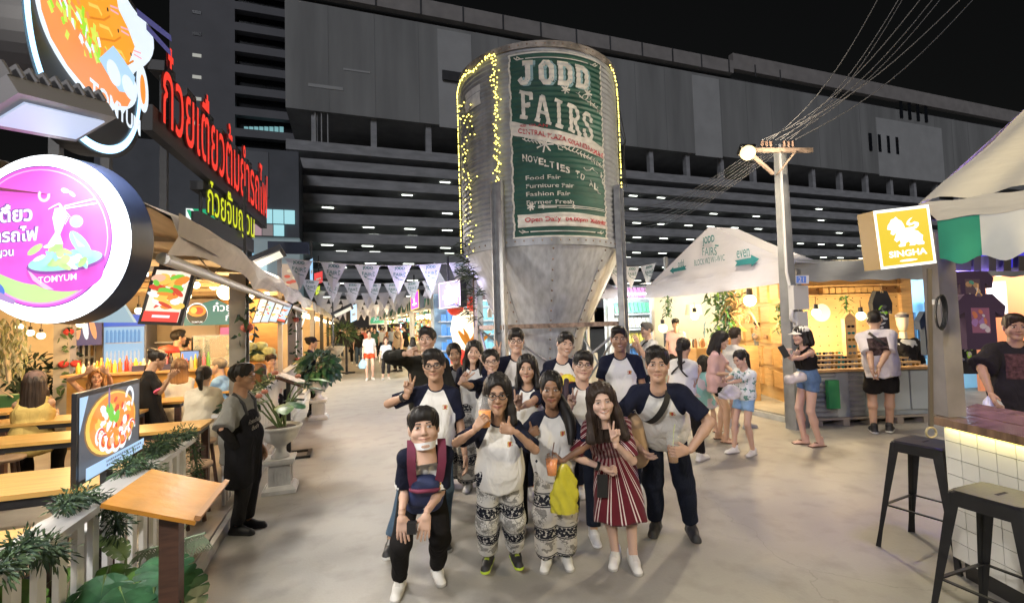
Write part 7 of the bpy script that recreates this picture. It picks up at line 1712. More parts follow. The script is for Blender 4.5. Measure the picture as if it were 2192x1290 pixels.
def hung_tee(c, u_, w, h, col, pr, label, name='hanging_shirt', flat=.09):
    r = thing(name, label, 'shirt', np.array(c)+(0, 0, h)); c = np.array(c, float); u_ = unit(u_); z = np.array([0, 0, 1.0])
    poly = [(-.5, 0), (-.5, .68), (-.78, .58), (-.86, .78), (-.45, 1.0), (-.16, 1.0), (-.08, .95), (.08, .95), (.16, 1.0), (.45, 1.0), (.86, .78), (.78, .58), (.5, .68), (.5, 0)]
    MB().prism([(a*w, b*h) for a, b in poly], c, u_, z, flat).build('cloth', col, r)
    fl = Flat(c, u_, z); g = random.Random(int(c[0]*100)); fl.rect(-.3*w, .3*w, .3*h, .75*h, M('print_base%d' % pr, [(.12, .08, .1), (.3, .12, .2), (.03, .03, .04)][pr], .8))
    pal = [[(.5, .3, .15), (.1, .35, .25), (.6, .55, .5)], [(.6, .2, .1), (.35, .2, .45), (.6, .55, .6)], [(.35, .7, .05), (.6, .6, .6), (.1, .1, .1)]][pr]
    for k in range(14): fl.ell(g.uniform(-.24, .24)*w, (.52+g.uniform(-.19, .19))*h, w*g.uniform(.04, .13), h*g.uniform(.02, .07), M('print%d%d' % (pr, k % 3), pal[k % 3], .8), 9, g.random()*3)
    fl.build('print', r); MB().tube([c+z*h*.97+u_*-.1*w, c+z*(h+.05), c+z*h*.97+u_*.1*w], .006, 5).tube([c+z*(h+.05), c+z*(h+.12)], .005, 5).build('hanger', plywood, r)
purp = M('purple_cotton', (.06, .035, .07), .85); blk = M('black_cotton', (.018, .018, .02), .85)
hung_tee(D(2087, 680, 5.6), rt, .30, .62, purp, 0, 'dark purple T-shirt with green landscape print, upper of the two hanging'); hung_tee(D(2104, 748, 5.2), rt, .34, .62, purp, 1, 'dark purple T-shirt with framed orange print, lower of the two hanging'); hung_tee(D(2072, 800, 5.6), rt, .25, .5, blk, 2, 'black T-shirt with lime print on the stand behind the bar post'); hung_tee(D(1895, 740, 7.2), rt, .18, .85, blk, 2, 'black jacket hanging at the left edge of the clothing shop')
hung_tee(D(2000, 760, 6.4), rt, .2, .6, M('navy_cotton', (.03, .05, .09), .85), 0, 'navy T-shirt hanging between the mannequin and the bar post')
# mannequin on a tripod
mq = thing('mannequin', 'headed mannequin in black sweatshirt with white smoke print on a wooden tripod', 'mannequin', G(1945, 890)); b_ = G(1945, 890); b_[2] = .0
mz = lambda y, d=D(1945, 890, 1)[0]: PY(1945, y, b_[1])[2]
MB().lathe([(0, -.15), (.05, -.14), (.075, -.05), (.085, .06), (.06, .14), (0, .165)], (b_[0], b_[1], mz(688)), 16).lathe([(.055, 0), (.05, .12)], (b_[0], b_[1], mz(725)), 12).build('head', M('mannequin_cream', (.7, .58, .42), .5), mq)
MB().lathe([(.089, -.02), (.091, .03)], (b_[0], b_[1], mz(676)), 16).build('headband', M('bandana', (.1, .1, .12), .8, noise=(30, .8)), mq)
vv = Vol(b_+(-.5, -.4, .5), b_+(.5, .4, 2.2), .02); c = np.array([b_[0], b_[1], 0])
T_ = lambda x, z, y=0: c+rt*(1, 1, 0)*x+np.array([0, 0, z])-fwd*y
vv.cone(T_(-.09, mz(742)), T_(.09, mz(742)), .12, .12, .05).cone(T_(0, mz(742)), T_(0, mz(800)), .15, .16, .06)
for e in (-1, 1): vv.cone(T_(e*.17, mz(732)), T_(e*.27, mz(790)), .075, .07, .04).cone(T_(e*.27, mz(790)), T_(e*.24, mz(835), .1), .07, .055, .03)
vv.rough(.006, 30, 4); V, F = vv.mesh(); link_mesh('sweatshirt', np_mesh('sweatshirt', V-b_, F, [dots_mat('smoke_print', (.015, .015, .017), (.5, .5, .49), 4.0, .58)]), mq)
MB().obx(T_(0, mz(830)), .36, .22, .34, lat).build('shorts', M('black_shorts', (.02, .02, .022), .85, noise=(5, .4)), mq)
MB().tube([T_(0, mz(845)), T_(0, .22)], .025, 8).build('pole', white, mq); MB().lathe([(.05, 0), (.07, .08), (.03, .12)], (b_[0], b_[1], .2), 12).build('hub', M('tripod_red', (.5, .1, .08), .5), mq)
for a in (.6, 2.7, 4.7): MB().tube([c+(0, 0, .24), c+np.array([.16*math.cos(a), .16*math.sin(a), .2]), c+np.array([.28*math.cos(a), .28*math.sin(a), .02])], [.025, .028, .024], 7).build('leg', M('pale_wood', (.65, .46, .24), .5), mq)

# ================================================================== UTILITY POLE AND WIRES
up_ = thing('utility_pole', 'grey concrete utility pole with crossarm beside the white tent', 'pole', (6.2, 5.22, 0)); PB = np.array([6.2, 5.22, 0]); 
MB().add([PB+np.array([a*w, b*w, z]) for z, w in ((0, .092), (4.2, .06)) for a, b in ((-1, -1), (1, -1), (1, 1), (-1, 1))], [(0, 1, 5, 4), (1, 2, 6, 5), (2, 3, 7, 6), (3, 0, 4, 7), (7, 6, 5, 4)]).build('shaft', M('pole_concrete', (.24, .25, .265), .75, noise=(4, .25)), up_)
MB().bar(D(1612, 322, 6.85), D(1738, 322, 6.95), .05, .06).bar(D(1702, 325, 6.9), D(1662, 375, 6.9), .04, .02).build('crossarm', rust, up_)
for k in range(6): p = D(1632+k*9+(20 if k > 2 else 0), 312, 6.88); MB().lathe([(.015, -.02), (.026, .01), (.02, .035), (.026, .06), (.01, .075)], p, 8).build('insulator', M('insulator', (.2, .13, .1), .4), up_)
MB().bx(6.05, 6.34, 5.0, 5.09, 1.75, 2.1).build('junction_box', M('box_white', (.6, .6, .6), .5), up_); MB().bx(6.1, 6.3, 5.0, 5.09, 1.5, 1.72).build('meter_box', MATS['box_white'], up_)
MB().tube([(6.06, 5.06, 1.75), (6.04, 5.05, 1.62), (6.1, 5.05, 1.56), (6.16, 5.05, 1.62)], .03, 8).tube([(6.06, 5.1, 4.2), (6.03, 5.08, 2.3), (6.05, 5.06, 2.1)], .022, 6).build('conduit', M('pvc_white', (.65, .65, .66), .4), up_)
m = MB()
for k in range(6): m.tube([(6.1+k*.03, 5.04, 1.5), (6.06+k*.05, 5.0-.01*k, 1.35-.03*(k % 3)), (6.14+k*.02, 5.03, 1.22), (6.2, 5.08, .9)], .008, 4)
m.build('loose_cables', black, up_)
fl = Flat(D(1703, 607, 6.7), rt, up); fl.rect(0, .19, 0, .12, M('plate_white', (.7, .7, .75), .5)).rect(.01, .15, .01, .11, M('plate_blue', (.12, .25, .75), .5)).text('21', .04, .025, M('plate_white', (.7, .7, .75), .5), h=.07); fl.build('number_plate', up_)
sl_ = thing('street_lamp', 'glowing warm street lamp on a bracket of the utility pole', 'lamp', D(1600, 325, 6.75)); c = D(1600, 325, 6.75); nd = unit(np.array([-.35, -.55, -.75]))
MB().obx(c-nd*.05, .22, .15, .07, rt, -nd).build('housing', dark, sl_); MB().obx(c, .18, .12, .012, rt, -nd).sph(c+nd*.03, .105, 14, 10).build('lens', E('street_lamp_glow', (1.0, .74, .34), 2.6), sl_); MB().bar(c-nd*.05, D(1655, 372, 6.85), .04, .04).build('bracket', rust, sl_)  # glowing ball added on the lens to enlarge the lamp's glare
l = lamp(sl_, c+nd*.14, 480, (1.0, .84, .60), .12)
wm = M('wire_grey', (.13, .13, .14), .5); g = random.Random(12)
ends_r = [(2075, -20), (1985, -20), (1900, -40), (2020, -30), (1935, -20), (2060, -60), (1960, -50), (2110, -30)]
for k in range(8):
    a = D(1630+k*10, 300, 6.88); b = D(ends_r[k][0], ends_r[k][1], 6.0+.1*k); P = [a+(b-a)*t-np.array([0, 0, .25*math.sin(t*math.pi)]) for t in np.linspace(0, 1.25, 16)]
    MB().tube(P, .007, 4, cap=False).build('overhead_wire', wm, loc=a, label='%s of the eight grey wires rising right from the crossarm, counted from its left' % ORD[k], cat='wire', group='wires rising to the right of the pole')
for k in range(8):
    a = D(1630+k*8, 310, 6.9); b = D(1290, 430+k*9, 13.0+g.random()); P = [a+(b-a)*t-np.array([0, 0, .5*math.sin(t*math.pi)]) for t in np.linspace(0, 1.0, 16)]
    MB().tube(P, .007, 4, cap=False).build('overhead_wire', wm, loc=a, label='%s from the top of the grey wires sagging from the pole towards the silo' % ORD[k], cat='wire', group='wires sagging to the left of the pole')

# ================================================================== BAR AT THE RIGHT
bar = thing('bar_counter', 'white tiled bar with dark wooden top and yellow under light at the right edge', 'bar', (3.4, 1.4, 0))
C0 = np.array([3.54, 1.99, 0]); e1 = unit(np.array([-.34, -.94, 0])); e2 = np.array([.985, .17, 0]); nb = np.array([-e1[1]*-1, 0, 0]); nb = unit(np.array([e1[1], -e1[0], 0]));
if nb[0] > 0: nb = -nb
pq = lambda a, b: ((C0+e1*a+e2*b)[0], (C0+e1*a+e2*b)[1])
topw = M('bar_top_wood', (.19, .115, .07), .22, noise=(4, .5, (1, 5, 1)), bump=(14, .1))
for k in range(5): P_([pq(0, k*.15+.003), pq(3.2, k*.15+.003), pq(3.2, (k+1)*.15), pq(0, (k+1)*.15)], .95, .998-.002*(k % 2), topw, 'plank', parent=bar)
P_([pq(.05, .08), pq(3.2, .08), pq(3.2, .68), pq(.05, .68)], .12, .945, M('grout', (.10, .09, .08), .9), 'core', parent=bar)
P_([pq(.10, .13), pq(3.2, .13), pq(3.2, .6), pq(.10, .6)], 0, .119, black, 'toe_kick', parent=bar)
tilem = M('white_tile', (.68, .67, .62), .25, noise=(3, .06)); tile0 = None
o0 = C0+e1*.05+e2*.08
for i in range(16):
    for j in range(8):
        c = o0+e1*(.055+i*.108)+nb*.004; z = .175+j*.104
        if tile0 is None:
            t0 = MB().obx((3.4, 1.4, 0), .104, .008, .100, e1).build('tile', tilem, bar); tile0 = t0.data; o_ = t0
        else: o_ = link_mesh('tile', tile0, bar)
        o_.location = (c[0]-3.4, c[1]-1.4, z)
for i in range(6):
    for j in range(8):
        c = o0+e2*(.055+i*.1)+e1*-.004; t0 = MB().obx((c[0], c[1], .175+j*.104), .096, .008, .1, e2).build('tile', tilem, bar)
MB().bar(C0+e1*.08+e2*.055+(0, 0, .942), C0+e1*3.1+e2*.055+(0, 0, .942), .014, .008).build('light_strip', E('yellow_strip', (1.0, .85, .18), 5.0), bar)
la = bpy.data.lights.new('strip_light', 'AREA'); la.shape = 'RECTANGLE'; la.size = 3.0; la.size_y = .02; la.energy = 3.2; la.color = (1, .85, .25); lo = bpy.data.objects.new('strip_light', la); COL.objects.link(lo); lo.parent = bar
q_ = C0+e1*1.55+e2*.05; lo.location = (q_[0]-3.4, q_[1]-1.4, .932); lo.rotation_euler = (0, 0, math.atan2(e1[1], e1[0]))
bpst = thing('bar_post', 'grey square post rising from the bar top corner with blue light on one side', 'post', tuple(C0+e1*.05+e2*.15+(0, 0, .998))); c = C0+e1*.06+e2*.14; sx_ = .058
MB().obx((c[0], c[1], 1.59), .115, .115, 1.18, e1).build('shaft', M('bar_post_grey', (.22, .20, .19), .6, noise=(5, .2)), bpst)
d_ = c+unit(np.array([.55, -.83, 0]))*.0
MB().obx(c+np.array([.0, 0, 1.6])+unit(np.cross((0, 0, 1), e1))*.0+np.array([.07, -.012, 0]), .02, .05, 1.1, e1).build('light_strip', E('blue_violet_strip', (.22, .18, .95), .9), bpst)
hs = thing('hanging_strap', 'long thin brown strap with a ring hanging in front of the bar post', 'strap', tuple(D(1990, 920, 2.75))); MB().bar(D(1989, 575, 2.8), D(1993, 912, 2.75), .022, .012, hint=fw).build('strap', M('strap_brown', (.10, .08, .06), .7), hs)
c = D(1993, 925, 2.75); MB().tube([c+(rt*math.cos(a)+up*math.sin(a))*.03 for a in np.linspace(0, 6.2832, 17)], .006, 6, cap=False).build('ring', M('brass', (.5, .42, .25), .4, .6), hs)
m = MB(); c = D(2010, 668, 2.72)
for k in range(4): m.tube([c+rt*(.035+.004*k)*math.cos(a)*.7+up*(.09+.004*k)*math.sin(a)-fw*.006*k for a in np.linspace(0, 6.2832, 19)], .004, 5, cap=False)
m.build('cable_coil', black, loc=c, label='coil of black cable hung on the bar post', cat='cable'); MB().obx(D(2003, 646, 2.74), .03, .015, .03, rt).build('socket', white, loc=D(2003, 646, 2.74), label='small white socket on the bar post above the cable coil', cat='socket')
# stools
def metal_stool(cx, cy, rz, label, H_=.76):
    r = thing('bar_stool', label, 'stool', (cx, cy, 0), 'black metal bar stools'); sm = M('black_steel', (.014, .014, .015), .4, .2, noise=(12, .4), bump=(50, .05)); c = np.array([cx, cy, 0])
    ca, sa = math.cos(rz), math.sin(rz); Wd = lambda x, y, z: c+np.array([x*ca-y*sa, x*sa+y*ca, z]); hw = .152; m = MB()
    def ringp(w, z, cr=.03): return [Wd(x, y, z) for sx, sy, a0 in ((1, 1, 0), (-1, 1, 1), (-1, -1, 2), (1, -1, 3)) for x, y in [(sx*(w-cr)+cr*math.cos(a0*math.pi/2+t), sy*(w-cr)+cr*math.sin(a0*math.pi/2+t)) for t in (0, .52, 1.05, 1.57)]]
    A = ringp(hw-.012, H_); B = ringp(hw, H_-.012); C_ = ringp(hw+.004, H_-.075); n = 16
    m.add(A+B+C_, [tuple(range(16))]+[(k*16+i, k*16+16+i, k*16+16+(i+1) % 16, k*16+(i+1) % 16) for k in (0, 1) for i in range(16)], 0, False); m.build('seat', sm, r)
    MB().add([Wd(x, y, H_+.0015) for x, y in ((-.045, -.009), (.045, -.009), (.045, .009), (-.045, .009))], [(0, 1, 2, 3)]).build('handle_slot', M('slot_dark', (.004, .004, .004), .9), r)
    for sx, sy in ((1, 1), (-1, 1), (-1, -1), (1, -1)):
        m = MB(); wt, wb = .058, .026
        sec = []
        for z, w_, of in ((H_-.02, wt, hw-.004), (.12, wb, hw+.068), (.0, wb+.006, hw+.085)): sec.append([Wd(sx*(of-w_), sy*of, z), Wd(sx*of, sy*of, z), Wd(sx*of, sy*(of-w_), z), Wd(sx*(of-.012), sy*(of-.012), z)])
        for k in range(2):
            for i in range(4): m.add([sec[k][i], sec[k][(i+1) % 4], sec[k+1][(i+1) % 4], sec[k+1][i]], [(0, 1, 2, 3) if sx*sy < 0 else (3, 2, 1, 0)])
        m.build('leg', sm, r)
    for (a, b_) in (((1, 1), (-1, 1)), ((-1, 1), (-1, -1)), ((-1, -1), (1, -1)), ((1, -1), (1, 1))): MB().bar(Wd(a[0]*(hw+.035), a[1]*(hw+.035), .30), Wd(b_[0]*(hw+.035), b_[1]*(hw+.035), .30), .018, .008).build('cross_bar', sm, r)
metal_stool(3.05, 1.44, .0, 'black metal bar stool nearest the camera at the lower right'); metal_stool(3.83, 2.2, .12, 'black metal bar stool at the far end of the tiled bar')
# sign
sg = thing('lion_sign', 'yellow lightbox sign with white lion and the word SINGHA hung on the bar post', 'sign', D(1890, 575, 2.85))
o_ = D(1885, 577, 2.85); uu = D(2004, 563, 2.85)-o_; w = np.linalg.norm(uu); vv_ = D(1868, 452, 2.85)-o_; h = np.linalg.norm(vv_); fl = Flat(o_, uu, unit(vv_), .0012, .002); fl.n = -fw
sy_ = E('singha_yellow', (.80, .58, .02), .95); swt = E('singha_white', (1.0, 1.0, .93), 1.5); fl.rect(0, w, 0, h, swt).rect(w*.045, w*.95, h*.045, h*.95, sy_)
lion = [(.22, .73), (.20, .66), (.27, .64), (.25, .58), (.30, .55), (.36, .60), (.33, .53), (.30, .47), (.34, .43), (.40, .46), (.41, .40), (.36, .37), (.38, .345), (.48, .345), (.50, .40), (.55, .42), (.58, .38), (.55, .35), (.66, .345), (.67, .37), (.72, .345), (.82, .345), (.83, .38), (.80, .41), (.82, .50), (.78, .53), (.74, .58), (.66, .61), (.72, .63), (.77, .67), (.77, .72), (.70, .745), (.64, .72), (.60, .735), (.63, .78), (.68, .82), (.62, .80), (.57, .76), (.55, .71), (.60, .68), (.68, .70), (.71, .68), (.66, .66), (.58, .655), (.52, .65), (.50, .72), (.47, .78), (.42, .81), (.38, .86), (.34, .83), (.29, .82), (.26, .77)]
fl.poly([(a*w, b*h) for a, b in lion], swt); fl.text('SINGHA', w*.17, h*.175, swt, w=w*.68, h=h*.11, bold=.035).ell(w*.5, h*.105, w*.16, h*.02, swt); fl.build('face', sg)
bk_ = [fl.bk(a, b, k) for k in (.004, .13) for a, b in ((0, 0), (w, 0), (w, h), (0, h))]; MB().add(bk_, [(0, 1, 2, 3), (7, 6, 5, 4), (0, 4, 5, 1), (1, 5, 6, 2), (2, 6, 7, 3), (3, 7, 4, 0)]).build('case', M('singha_case', (.40, .24, .04), .4), sg); MB().bar(fl.pt(w, h*.8)+fw*.06, fl.pt(w, h*.8)+fw*.06+rt*.12, .03, .03).build('bracket', dark, sg)
# striped canopy
cp = thing('striped_canopy', 'pale canvas canopy with green and white striped valance at the top right', 'canopy', D(2012, 552, 2.85)); VA, VB = D(2012, 553, 2.85), D(2195, 537, 2.62); vu = VB-VA; VL = np.linalg.norm(vu); vu = unit(vu)
TA_ = D(2003, 470, 2.85); hgt = TA_[2]-VA[2]; vn = unit(np.cross((0, 0, 1), vu)); vn = vn if vn@fw < 0 else -vn
sw_ = .185
for k in range(6):
    rows = [[VA+vu*(k*sw_+sw_*i/8)+vn*(.02*math.sin((k*8+i)*.55)*(1-j/4)-.01)+np.array([0, 0, hgt*j/4+(.022*math.cos(i/8*2*math.pi)-.022 if j == 0 else 0)]) for i in range(9)] for j in range(5)]
    MB().sheet(rows).build('valance_stripe', M('stripe_green', (.02, .27, .17), .75, noise=(5, .15)) if k % 2 == 0 else M('stripe_white', (.66, .66, .62), .75, noise=(5, .1)), cp)
E0 = D(1966, 437, 2.9); ap = D(2520, -60, 3.3); E1 = VA+vu*VL*3+np.array([0, 0, hgt+.1])
cm2 = M('canopy_canvas', (.62, .58, .50), .75, noise=(2, .1), bump=(4, .6, (1, 1, 3)))
rows = []
for j in range(13):
    v = j/12; a = E0+(ap-E0)*v; b_ = E1+(ap-E1)*v; rows.append([a+(b_-a)*i/23+np.array([0, 0, .022*math.sin(i*.9-v*6)*(1-v)+.012*math.sin(v*20+i*.3)]) for i in range(24)])
MB().sheet(rows).build('roof', cm2, cp)
rows = [[E0+(E1-E0)*i/23+(VA+np.array([0, 0, hgt])-E0)*j/4*(1)+(np.array([0, 0, .006*math.sin(i*1.3+j)])) for i in range(24)] for j in range(5)]
MB().sheet(rows).build('eave', cm2, cp); bk2 = E0+np.array([1.2, .9, .0])
MB().add([E0, ap, bk2], [(0, 1, 2)]).build('roof', cm2, cp)
bb = thing('speaker_row', 'blue lit rail with black clamps and speaker under the striped canopy', 'lamp rail', D(2100, 565, 3.2)); a, b_ = D(2040, 562, 3.25), D(2300, 548, 3.0)
MB().bar(a, b_, .11, .03, hint=fw).build('rail', E('blue_rail', (.05, .04, .75), .8), bb)
for k in range(5): MB().obx(D(2052+k*32, 564, 3.1), .05 if k else .12, .05, .10, rt, up).build('clamp', black, bb)
lamp(bb, D(2060, 600, 3.1), 55, (.3, .2, 1.0), .1)
# unseen flood lamps added behind the photographer to light the group and floor
def added_flood(x, y, z, tgt, energy, col, label, size=.35):
    r = thing('flood_lamp', label, 'lamp', (x, y, 0)); p = np.array([x, y, z], float); d = unit(np.array(tgt)-p); MB().tube([(x, y-.15, 0), (x, y-.15, z+.1)], .05, 10).build('pole', dark, r)
    MB().obx(p-d*.06, .45, .3, .08, np.cross(d, (0, 0, 1)), d).build('housing', MATS['lamp_grey'], r); MB().obx(p-d*.012, .38, .24, .006, np.cross(d, (0, 0, 1)), d).build('lens', MATS['lamp_lens'], r)
    l = bpy.data.lights.new('flood_light', 'AREA'); l.shape = 'RECTANGLE'; l.size = size; l.size_y = size*.6; l.energy = energy; l.color = col; lo = bpy.data.objects.new('flood_light', l); COL.objects.link(lo); lo.parent = r; lo.location = tuple(p-WL[r.name]); lo.rotation_euler = Vector(d).to_track_quat('-Z', 'Y').to_euler()
added_flood(-2.3, -1.2, 3.6, (1.5, 4.0, .8), 170, (1.0, .95, .90), 'added unseen flood lamp on a pole behind the photographer at left', .22)
added_flood(4.6, -1.6, 3.4, (2.2, 3.2, .3), 140, (1.0, .80, .42), 'added unseen warm flood lamp on a pole behind the photographer at right', .2)

# ================================================================== PEOPLE
rag = raglan_mat('raglan', (.66, .645, .61), (.012, .014, .028)); navy = plain_cloth('navy', (.012, .015, .026)); blackc = plain_cloth('black', (.014, .013, .013)); whitec = plain_cloth('white', (.66, .65, .63), .06); olive = plain_cloth('black_olive', (.022, .021, .017)); jeans = plain_cloth('blue_jeans', (.07, .11, .16), .3); denim = plain_cloth('denim', (.10, .17, .30), .3); pinkc = plain_cloth('pink', (.62, .40, .40), .06); greyc = plain_cloth('grey', (.20, .20, .19), .1); beigec = plain_cloth('beige', (.48, .36, .22), .08); redc = plain_cloth('red_shorts', (.72, .06, .02), .08); bluec = plain_cloth('blue_polo', (.16, .30, .55), .1); rosec = plain_cloth('rose_dress', (.45, .12, .08), .2); yelc = plain_cloth('mustard', (.50, .36, .12), .1); ltden = plain_cloth('light_denim', (.22, .36, .55), .2)
ele1 = elephant_mat('elephant_black', (.014, .016, .026), (.62, .61, .58)); ele2 = elephant_mat('elephant_grey', (.02, .022, .03), (.52, .49, .44)); dress = dress_mat()
LT, MD, TN, BR, DKS = (.56, .36, .265), (.47, .29, .20), (.42, .25, .16), (.34, .19, .115), (.25, .135, .08)
wsh = ('shoe', 'white', (.70, .69, .66), (.40, .385, .36)); bsh = ('shoe', 'black', (.02, .02, .022), (.03, .03, .03)); bwh = ('shoe', 'blackwhite', (.02, .02, .022), (.6, .6, .58)); lsh = ('shoe', 'lime', (.02, .02, .022), (.45, .60, .05)); gsh = ('shoe', 'grey', (.42, .42, .44), (.6, .6, .6)); snd = lambda c: ('bare', 'sandal_%02d' % int(c[0]*99), c, (.12, .05, .03))
gdark = M('glasses_dark', (.015, .012, .012), .3); gthin = M('glasses_metal', (.12, .11, .11), .25, .8)
def trousers(m, **k): return dict(mat=m, **k)
T = lambda m, **k: dict(mat=m, **k)
cupm = M('clear_cup', (.85, .88, .88), .1, alpha=.14); strawm = M('straw', (.55, .6, .3), .5)
def cup(c, label, col, straw=True, lid=True, h=.125, full=.8, holder=None):
    c = np.array(c, float)-np.array([0, 0, h/2]); r = thing('drink_cup', label, 'drink', c)
    MB().lathe([(.0, .002), (.030, .002), (.042, h), (.040, h)], c, 20).build('cup', cupm, r)
    MB().lathe([(.0, .004), (.0285, .004), (.0285+.0115*full, h*full), (0, h*full)], c, 18).build('drink', M('drink_%d' % int(col[0]*100+col[1]*9), col, .25, em=.06, emcol=col), r)
    if lid: MB().lathe([(.044, h), (.044, h+.006), (.038, h+.02), (.022, h+.035), (.008, h+.038)], c, 20).build('lid', cupm, r)
    if straw: MB().tube([c+(0, 0, h*.5), c+(.012, 0, h+.04), c+(.02, -.005, h+.085)], .0035, 6).build('straw', strawm if straw is True else straw, r)
    return r
def plastic_bag(c, w, h, col, label, fill=None):
    c = np.array(c, float); g = random.Random(int(abs(c[0])*100)); rows = []
    for j in range(18):
        v = j/17; z = c[2]-h*v; ww = w*(.16+.74*min(1, v*1.9)**.6+.1*v)*(1-.12*max(0, v-.9)/.1); row = []
        for i in range(37):
            a = 2*math.pi*i/36; k = 1+.16*math.sin(a*3+v*6)+.12*math.sin(a*7-v*13)+.07*math.sin(a*12+v*23); row.append(c+rt*math.cos(a)*ww*k*(1, 1, 0)+fw*math.sin(a)*ww*.4*k*(1, 1, 0)+np.array([0, 0, -h*v]))
        rows.append(row)
    m = MB().sheet(rows); bag = M('bag_%d%d' % (int(col[0]*99), int(col[2]*99)), col, .3, alpha=.9, noise=(14, .15)); return m.build('plastic_bag', bag, loc=c, label=label, cat='bag')
def strap(P, q0, q1, w=.04, mat=None, name='strap', front=True, root=None):
    """a strap hugging the front or back of a torso, from shoulder q0 (side, along) to hip q1"""
    a = P['SH'][1 if q0 > 0 else -1]*.45+P['n']*.55; b = P['p']+P['t']*.22*P['s']+P['sd']*q1*.15*P['s']; s = P['s']; sg = 1 if front else -1; rows = []
    for k in range(13):
        u = k/12; c = a+(b-a)*u; off = sg*P.get('inf', 0); c = c+P['fr']*off; prof = math.sin(min(1, u*1.06)*math.pi)**.45; c = c+P['fr']*sg*(.034*s+(.115*s*P['b']*max(P['belly'], 1)**.5)*prof)+P['t']*.03*(1-u)*(1-u)
        d = unit(np.cross(b-a, P['fr']))*w/2; rows.append([c-d, c+d])
    o = MB().sheet(rows); m = MB(); 
    return o.build(name, mat or M('strap_black', (.012, .012, .012), .7), P['root'])
def cap(P, mat, col_bill=None, brim=True):
    HM, c = P['HM'], P['c']; L = lambda a: np.array(a)@HM.T+c; m = MB(); nu = 20; vs = []; fs = []
    for i in range(8):
        ph = i/7*math.pi/2
        for j in range(nu): t = 2*math.pi*j/nu; vs.append(L((.094*math.cos(ph)*math.cos(t), -.018+.112*math.cos(ph)*math.sin(t), .05+.085*math.sin(ph))))
    fs = [(i*nu+j, i*nu+(j+1) % nu, (i+1)*nu+(j+1) % nu, (i+1)*nu+j) for i in range(7) for j in range(nu)]; m.add(vs, fs, 0, True)
    if brim: m.sheet([[L((x*.085, .085*math.sqrt(max(0, 1-x*x))+.01+k*.075*math.sqrt(max(0, 1-x*x*.8)), .052-.02*k-.012*x*x)) for x in np.linspace(-1, 1, 13)] for k in (0, .5, 1)])
    m.build('cap', mat, P['root'])
UPV = np.array([0, 0, 1.0]); S_ = lambda q: q
peo = 'students in navy and white raglan shirts'
# --- back row first
P = person('tall student in dark long sleeved shirt making a sideways peace sign', D(914, 727, 4.55), skin=MD, hair=('short', 'black', 0, 1), top=T(olive, sl=1.93, hem=.12, neck=.06), bot=T(navy), shoe=bsh, ar=dict(to=D(868, 757, 4.2), pole=-rt+up*.1, pose='peace', fd=rt+up*.25, pn=-fw+up*.2), hyaw=-.25, hpit=.1, smile=1)
person('student girl with hair tied back behind the boy in dark glasses', D(973, 757, 4.95), fem=True, skin=TN, hair=('pony', 'black', .15), top=T(rag), bot=T(ele2, flare=.05, inf=.03), shoe=wsh, hrol=-.2, smile=1, group=peo)
person('student girl with long black hair holding a peace sign over her cheek', D(1014, 753, 4.85), fem=True, skin=LT, hair=('long', 'black', .16), top=T(rag), bot=T(ele2, flare=.05, inf=.03), shoe=wsh, al=dict(to=D(1043, 778, 4.55), pole=rt-up*.5, pose='peace', fd=up*.8-rt*.6, pn=-fw), hrol=.1, smile=1, group=peo)
person('smiling student boy with bowl haircut and thin glasses beside the silo leg', D(1105, 729, 4.6), skin=LT, hair=('bowl', 'black', 0, 2), top=T(rag), bot=T(navy), shoe=wsh, glasses=(.0032, gthin), smile=2, ar=dict(to=D(1063, 768, 4.45), pole=-up-rt*.3, pose='peace', fd=up, pn=-fw), group=peo)
P = person('student boy tilting his head and grinning, before the silo hopper', D(1210, 737, 4.6), skin=LT, hair=('short', 'black', 0, 5), top=T(rag), bot=T(navy), shoe=wsh, hrol=.22, hyaw=.3, smile=2, ar=dict(to=D(1196, 826, 4.3), pole=-rt-up, pose='fist', fd=up*.6+rt*.3, pn=fw), group=peo)
plastic_bag(D(1214, 800, 4.22), .12, .26, (.75, .62, .03), 'crumpled yellow bag held up by the boy tilting his head')
person('tall brown skinned student boy smiling broadly, at right of back row', D(1326, 725, 4.55), skin=BR, hair=('fade', 'black', 0), top=T(rag), bot=T(navy), shoe=wsh, smile=2, group=peo)
# --- middle row
P = person('student boy in dark glasses and blue jeans raising a peace sign', D(929, 781, 3.6), feet=[G(836, 1186), G(950, 1162)], h=1.52, headscale=1.05, b=.98, belly=1.12, skin=TN, hair=('short', 'black', 0, 7), top=T(rag, hem=.22, sl=.8), bot=T(jeans), shoe=bwh, glasses=(.0042, gdark), ar=dict(to=D(872, 846, 3.5), pole=-rt-up*.35, pose='peace', fd=up+rt*.15, pn=-fw), hyaw=-.12, hrol=-.06, smile=1, group=peo)
el, wr = P['arms'][1][1:3]; MB().tube([wr+(el-wr)*.12, wr+(el-wr)*.26], .034, 12).build('wrist_watch', black, P['root'])
person('student girl in thin glasses reaching out a wide peace sign', D(1051, 773, 4.15), fem=True, skin=LT, hair=('pony', 'black', .15, 4), top=T(rag, sl=.85), bot=T(blackc), shoe=wsh, glasses=(.0028, gthin), ar=dict(to=D(985, 818, 3.75), pole=-up-rt*.4, pose='peace', fd=up*.75+rt*.65, pn=-fw), hrol=-.08, smile=2, group=peo)
person('student girl with black shoulder length bob looking calmly, in front of the silo hopper', D(1128, 788, 3.75), fem=True, skin=MD, hair=('bob', 'black', .07), top=T(rag), bot=T(blackc), shoe=wsh, hyaw=-.1, smile=1, group=peo, al=dict(to=D(1098, 880, 3.3), pole=rt-up, pose='point', fd=up, pn=-fw))
